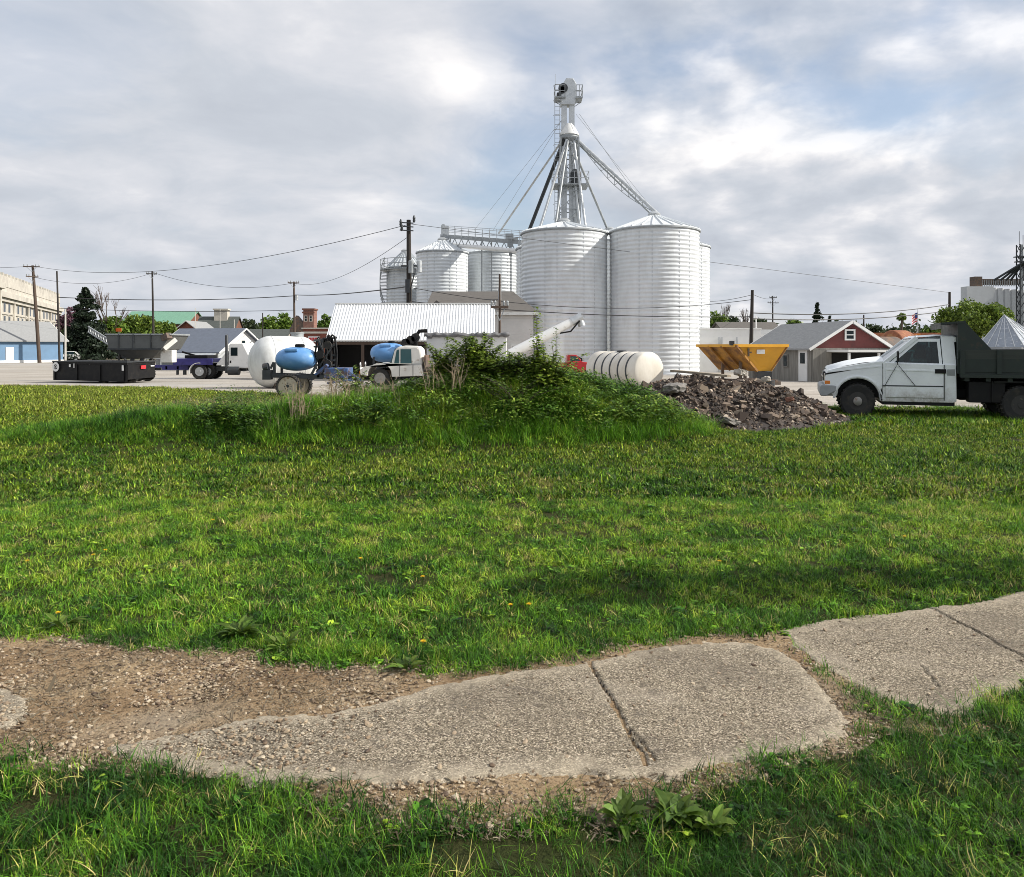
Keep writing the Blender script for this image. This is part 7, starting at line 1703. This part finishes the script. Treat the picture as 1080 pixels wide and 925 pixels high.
def tree(px, D, py_top, w_px, label, mat='leaf_far', n=1500, size=None, py_bot=None, sd=0, group='background trees', name='tree', flat=1., fill=.36, trunk='bark', nb=34):
    b = gp(px, D); root = empty(name, b, label, 'tree', group); rng = np.random.default_rng(100+sd); r = random.Random(sd)
    h = wz(py_top, D)-b.z; W = w_px/F*D; cb_ = h*.30 if py_bot is None else wz(py_bot, D)-b.z
    cen, rad = [], []; H2 = (h-cb_)/2
    for k in range(nb):
        while True:
            p = np.array([r.uniform(-1, 1), r.uniform(-1, 1), r.uniform(-1, 1)])
            if (p**2).sum() < 1: break
        rr = r.uniform(fill*.55, fill*1.15); p *= (1-rr*.8); cen.append([p[0]*W/2*1.05, p[1]*W/2, cb_+H2+p[2]*H2]); rad.append(rr*min(W/2, H2*1.4))
    mb = MB(); mb.tube([(0, 0, -.5), (r.uniform(-.1,.1)*W*.3, 0, cb_*.8), (0, 0, cb_+H2)], [max(.12, h*.028), max(.1, h*.022), h*.008], 8)
    for c in cen[:8]: mb.tube([(0, 0, cb_*.8+.1*H2), tuple((np.array([0, 0, cb_])+np.array(c))/2), tuple(c)], [h*.014, h*.009, h*.004], 5)
    mb.build('trunk', M[trunk], root, fixn=False)
    core = [(r.uniform(-.55, .55)*max(0, W/2-H2*.8), 0, cb_+H2*r.uniform(.85, 1.1)) for _ in range(8)]; cen += [list(c) for c in core]; rad += [min(W/2, H2)*.9]*8
    V, Fs = leaf_cloud(cen, rad, int(n*1.5), size or max(.15, D*.0023), rng, .9); mesh_obj('crown', V, Fs, M[mat], root); return root
def conifer(px, D, py_top, w_px, label, n=2600, sd=0, group='background trees', mat='leaf_dark'):
    b = gp(px, D); root = empty('conifer', b, label, 'tree', group); rng = np.random.default_rng(300+sd); h = wz(py_top, D)-b.z; W = w_px/F*D/2
    mb = MB(); mb.tube([(0, 0, -.5), (0, 0, h*.97)], [h*.022, .03], 8); mb.build('trunk', M['bark'], root, fixn=False)
    cen, rad = [], []
    for i in range(240):
        t = 1-math.sqrt(rng.random()) if i > 14 else .80+.19*i/14
        rr = W*((1-t)**.85)*rng.uniform(.15, 1.25)**1.2+.02*W; a = rng.uniform(0, 6.28); lay = .028*math.sin(t*46)
        cen.append([rr*math.cos(a), rr*math.sin(a), h*(.07+.92*t+lay*(rr/W))-rr*.22]); rad.append(W*(.09+.20*(1-t)))
    V, Fs = leaf_cloud(cen, rad, int(n*1.7), max(.16, D*.0021), rng, .55); mesh_obj('crown', V, Fs, M[mat], root); return root
def bare_tree(px, D, py_top, w_px, label, sd=0, mat='leaf_bare', group='background trees'):
    b = gp(px, D); root = empty('bare_tree', b, label, 'tree', group); r = random.Random(sd); h = wz(py_top, D)-b.z; W = w_px/F*D/2; mb = MB(); tw_ = MB()
    mb.tube([(0, 0, -.5), (0, 0, h*.45)], [h*.025, h*.018], 7)
    def br(p, d, L, rad_, dep):
        q = p+d*L; (mb if dep > 1 else tw_).tube([p, p.lerp(q, .5)+Vector((r.uniform(-1,1), r.uniform(-1,1), 0))*L*.08, q], [rad_, rad_*.8, rad_*.55], 4)
        if dep == 0: return
        for k in range(3 if dep > 1 else 4):
            e = (d+Vector((r.uniform(-.8,.8)*W/h*1.6, r.uniform(-.6,.6), r.uniform(-.1,.5)))).normalized(); br(p.lerp(q, r.uniform(.55, 1)), e, L*r.uniform(.6, .8), rad_*.6, dep-1)
    for k in range(4): br(Vector((0, 0, h*(.25+.06*k))), Vector((r.uniform(-1,1)*W/h*1.6, r.uniform(-.5,.5), 1)).normalized(), h*.28, h*.012, 3)
    mb.build('trunk', M['bark'], root, fixn=False); tw_.build('crown', M[mat], root, fixn=False); return root

conifer(90.5, 122, 303, 50, 'large dark conifer beside the thin pole and courthouse', 8000, 1)
bare_tree(112, 128, 306, 34, 'bare brown tree behind the large dark conifer', 2)
tree(72, 150, 319, 24, 'purple blossoming tree between the courthouse and the dark conifer', 'leaf_pink', 900, sd=3)
tree(118, 130, 331, 42, 'leafy green tree right of the large dark conifer', 'leaf_mid', 2400, py_bot=372, sd=4)
tree(146, 134, 327, 40, 'bright green tree in the middle of the group above gravity wagon', 'leaf_bright', 2400, py_bot=370, sd=5)
tree(172, 140, 334, 34, 'yellowish green tree in front of the green roofed brick school', 'leaf_bright', 1800, py_bot=370, sd=6)
tree(132, 138, 338, 36, 'low green tree between its two taller neighbours over the conveyor', 'leaf_mid', 1800, py_bot=374, sd=7)
tree(79, 126, 340, 34, 'small dark green tree at foot of the large dark conifer', 'leaf_far', 1500, py_bot=378, sd=8)
for i, (px, D, pt_y, w_, mat, lab) in enumerate([
    (262, 230, 330, 26, 'leaf_far', 'far tree right of the slate roofed house'), (283, 220, 327, 24, 'leaf_mid', 'far round tree left of the transformer can pole'),
    (300, 240, 324, 24, 'leaf_mid', 'tallest far tree directly behind the transformer can pole'), (318, 200, 334, 18, 'leaf_far', 'dark far tree left of the brown brick tower'),
    (344, 180, 329, 24, 'leaf_mid', 'far green tree between brick tower and white shed roof'), (244, 260, 334, 20, 'leaf_far', 'small far tree over the right end of the slate roof'),
    (757, 120, 322, 26, 'leaf_mid', 'green tree just right of the back tall bin'), (772, 160, 330, 20, 'leaf_far', 'brown green tree left of the bare leaning utility post'),
    (803, 170, 331, 26, 'leaf_far', 'dark tree behind the double arm utility pole'), (838, 190, 333, 26, 'leaf_mid', 'pale green far tree left of the small dark conifer'),
    (880, 200, 334, 22, 'leaf_far', 'dark far tree behind the red garage gable'), (921, 210, 341, 26, 'leaf_far', 'low far tree right of the red garage gable'),
    (942, 190, 342, 20, 'leaf_far', 'low dark tree left of the lone stubby tree'), (985, 180, 340, 26, 'leaf_mid', 'low far tree right of the flagpole'), (900, 230, 337, 18, 'leaf_far', 'small far tree above the right slope of garage roof')]):
    tree(px, D, pt_y, w_, lab, mat, 900, py_bot=366, sd=20+i, fill=.42)
conifer(862, 150, 319, 20, 'small dark conifer standing above the grey garage roof', 1500, 9)
conifer(875, 210, 333, 9, 'tiny far conifer just right of the small dark conifer', 500, 10)
bare_tree(762, 150, 322, 16, 'thin bare tree above the green tree beside the back tall bin', 12)
bare_tree(788, 160, 326, 22, 'reddish bare tree behind the bare leaning utility post', 13)
tree(951, 95, 330, 11, 'lone stubby tree with pale green top left of the flagpole', 'leaf_bright', 500, size=.14, py_bot=338, sd=41, group=None, fill=.5)
tree(1024, 62, 316, 84, 'broad bright green tree behind the dump bed below the concrete elevator', 'leaf_bright', 12000, size=.11, py_bot=356, sd=42, group=None, fill=.36, nb=70)
# far wooded horizon
rng = np.random.default_rng(77); V, Fs = [], []
cen, rad = [], []
for k in range(520):
    D = rng.uniform(330, 520); a = rng.uniform(-.85, .85); x = a*D; hT_ = rng.uniform(5.0, 14.5); cen.append([x, D, -.65+hT_*.5]); rad.append(hT_*.62)
V, Fs = leaf_cloud(cen, rad, 46000, 1.3, rng, .9); o = mesh_obj('treeline', V, Fs, M['leaf_far'], None); tag(o, kind='stuff')
# slim leaning tree beside the walk, right of the view: its shadow falls over the lawn
b = Vector((9.6, 5.75, 0)); st8 = empty('slim_tree', b, 'slim leaning young tree with narrow crown beside the sidewalk at right', 'tree'); rng = np.random.default_rng(5)
MB().tube([(0, 0, -.3), (-.1, -.3, 1.6), (-.3, -.62, 3.6), (-.5, -1.0, 5.6)], [.11, .09, .06, .02], 8).build('trunk', M['bark'], st8)
cen, rad = [], []
for k in range(16):
    z = 3.0+2.9*k/15; cen.append([-.25-.05*(z-3)+rng.normal(0, .08), -.55-.21*(z-3.2)+rng.normal(0, .10), z]); rad.append(.26+.14*rng.random())
V, Fs = leaf_cloud(cen, rad, 5200, .06, rng); mesh_obj('crown', V, Fs, M['leaf_mid'], st8)
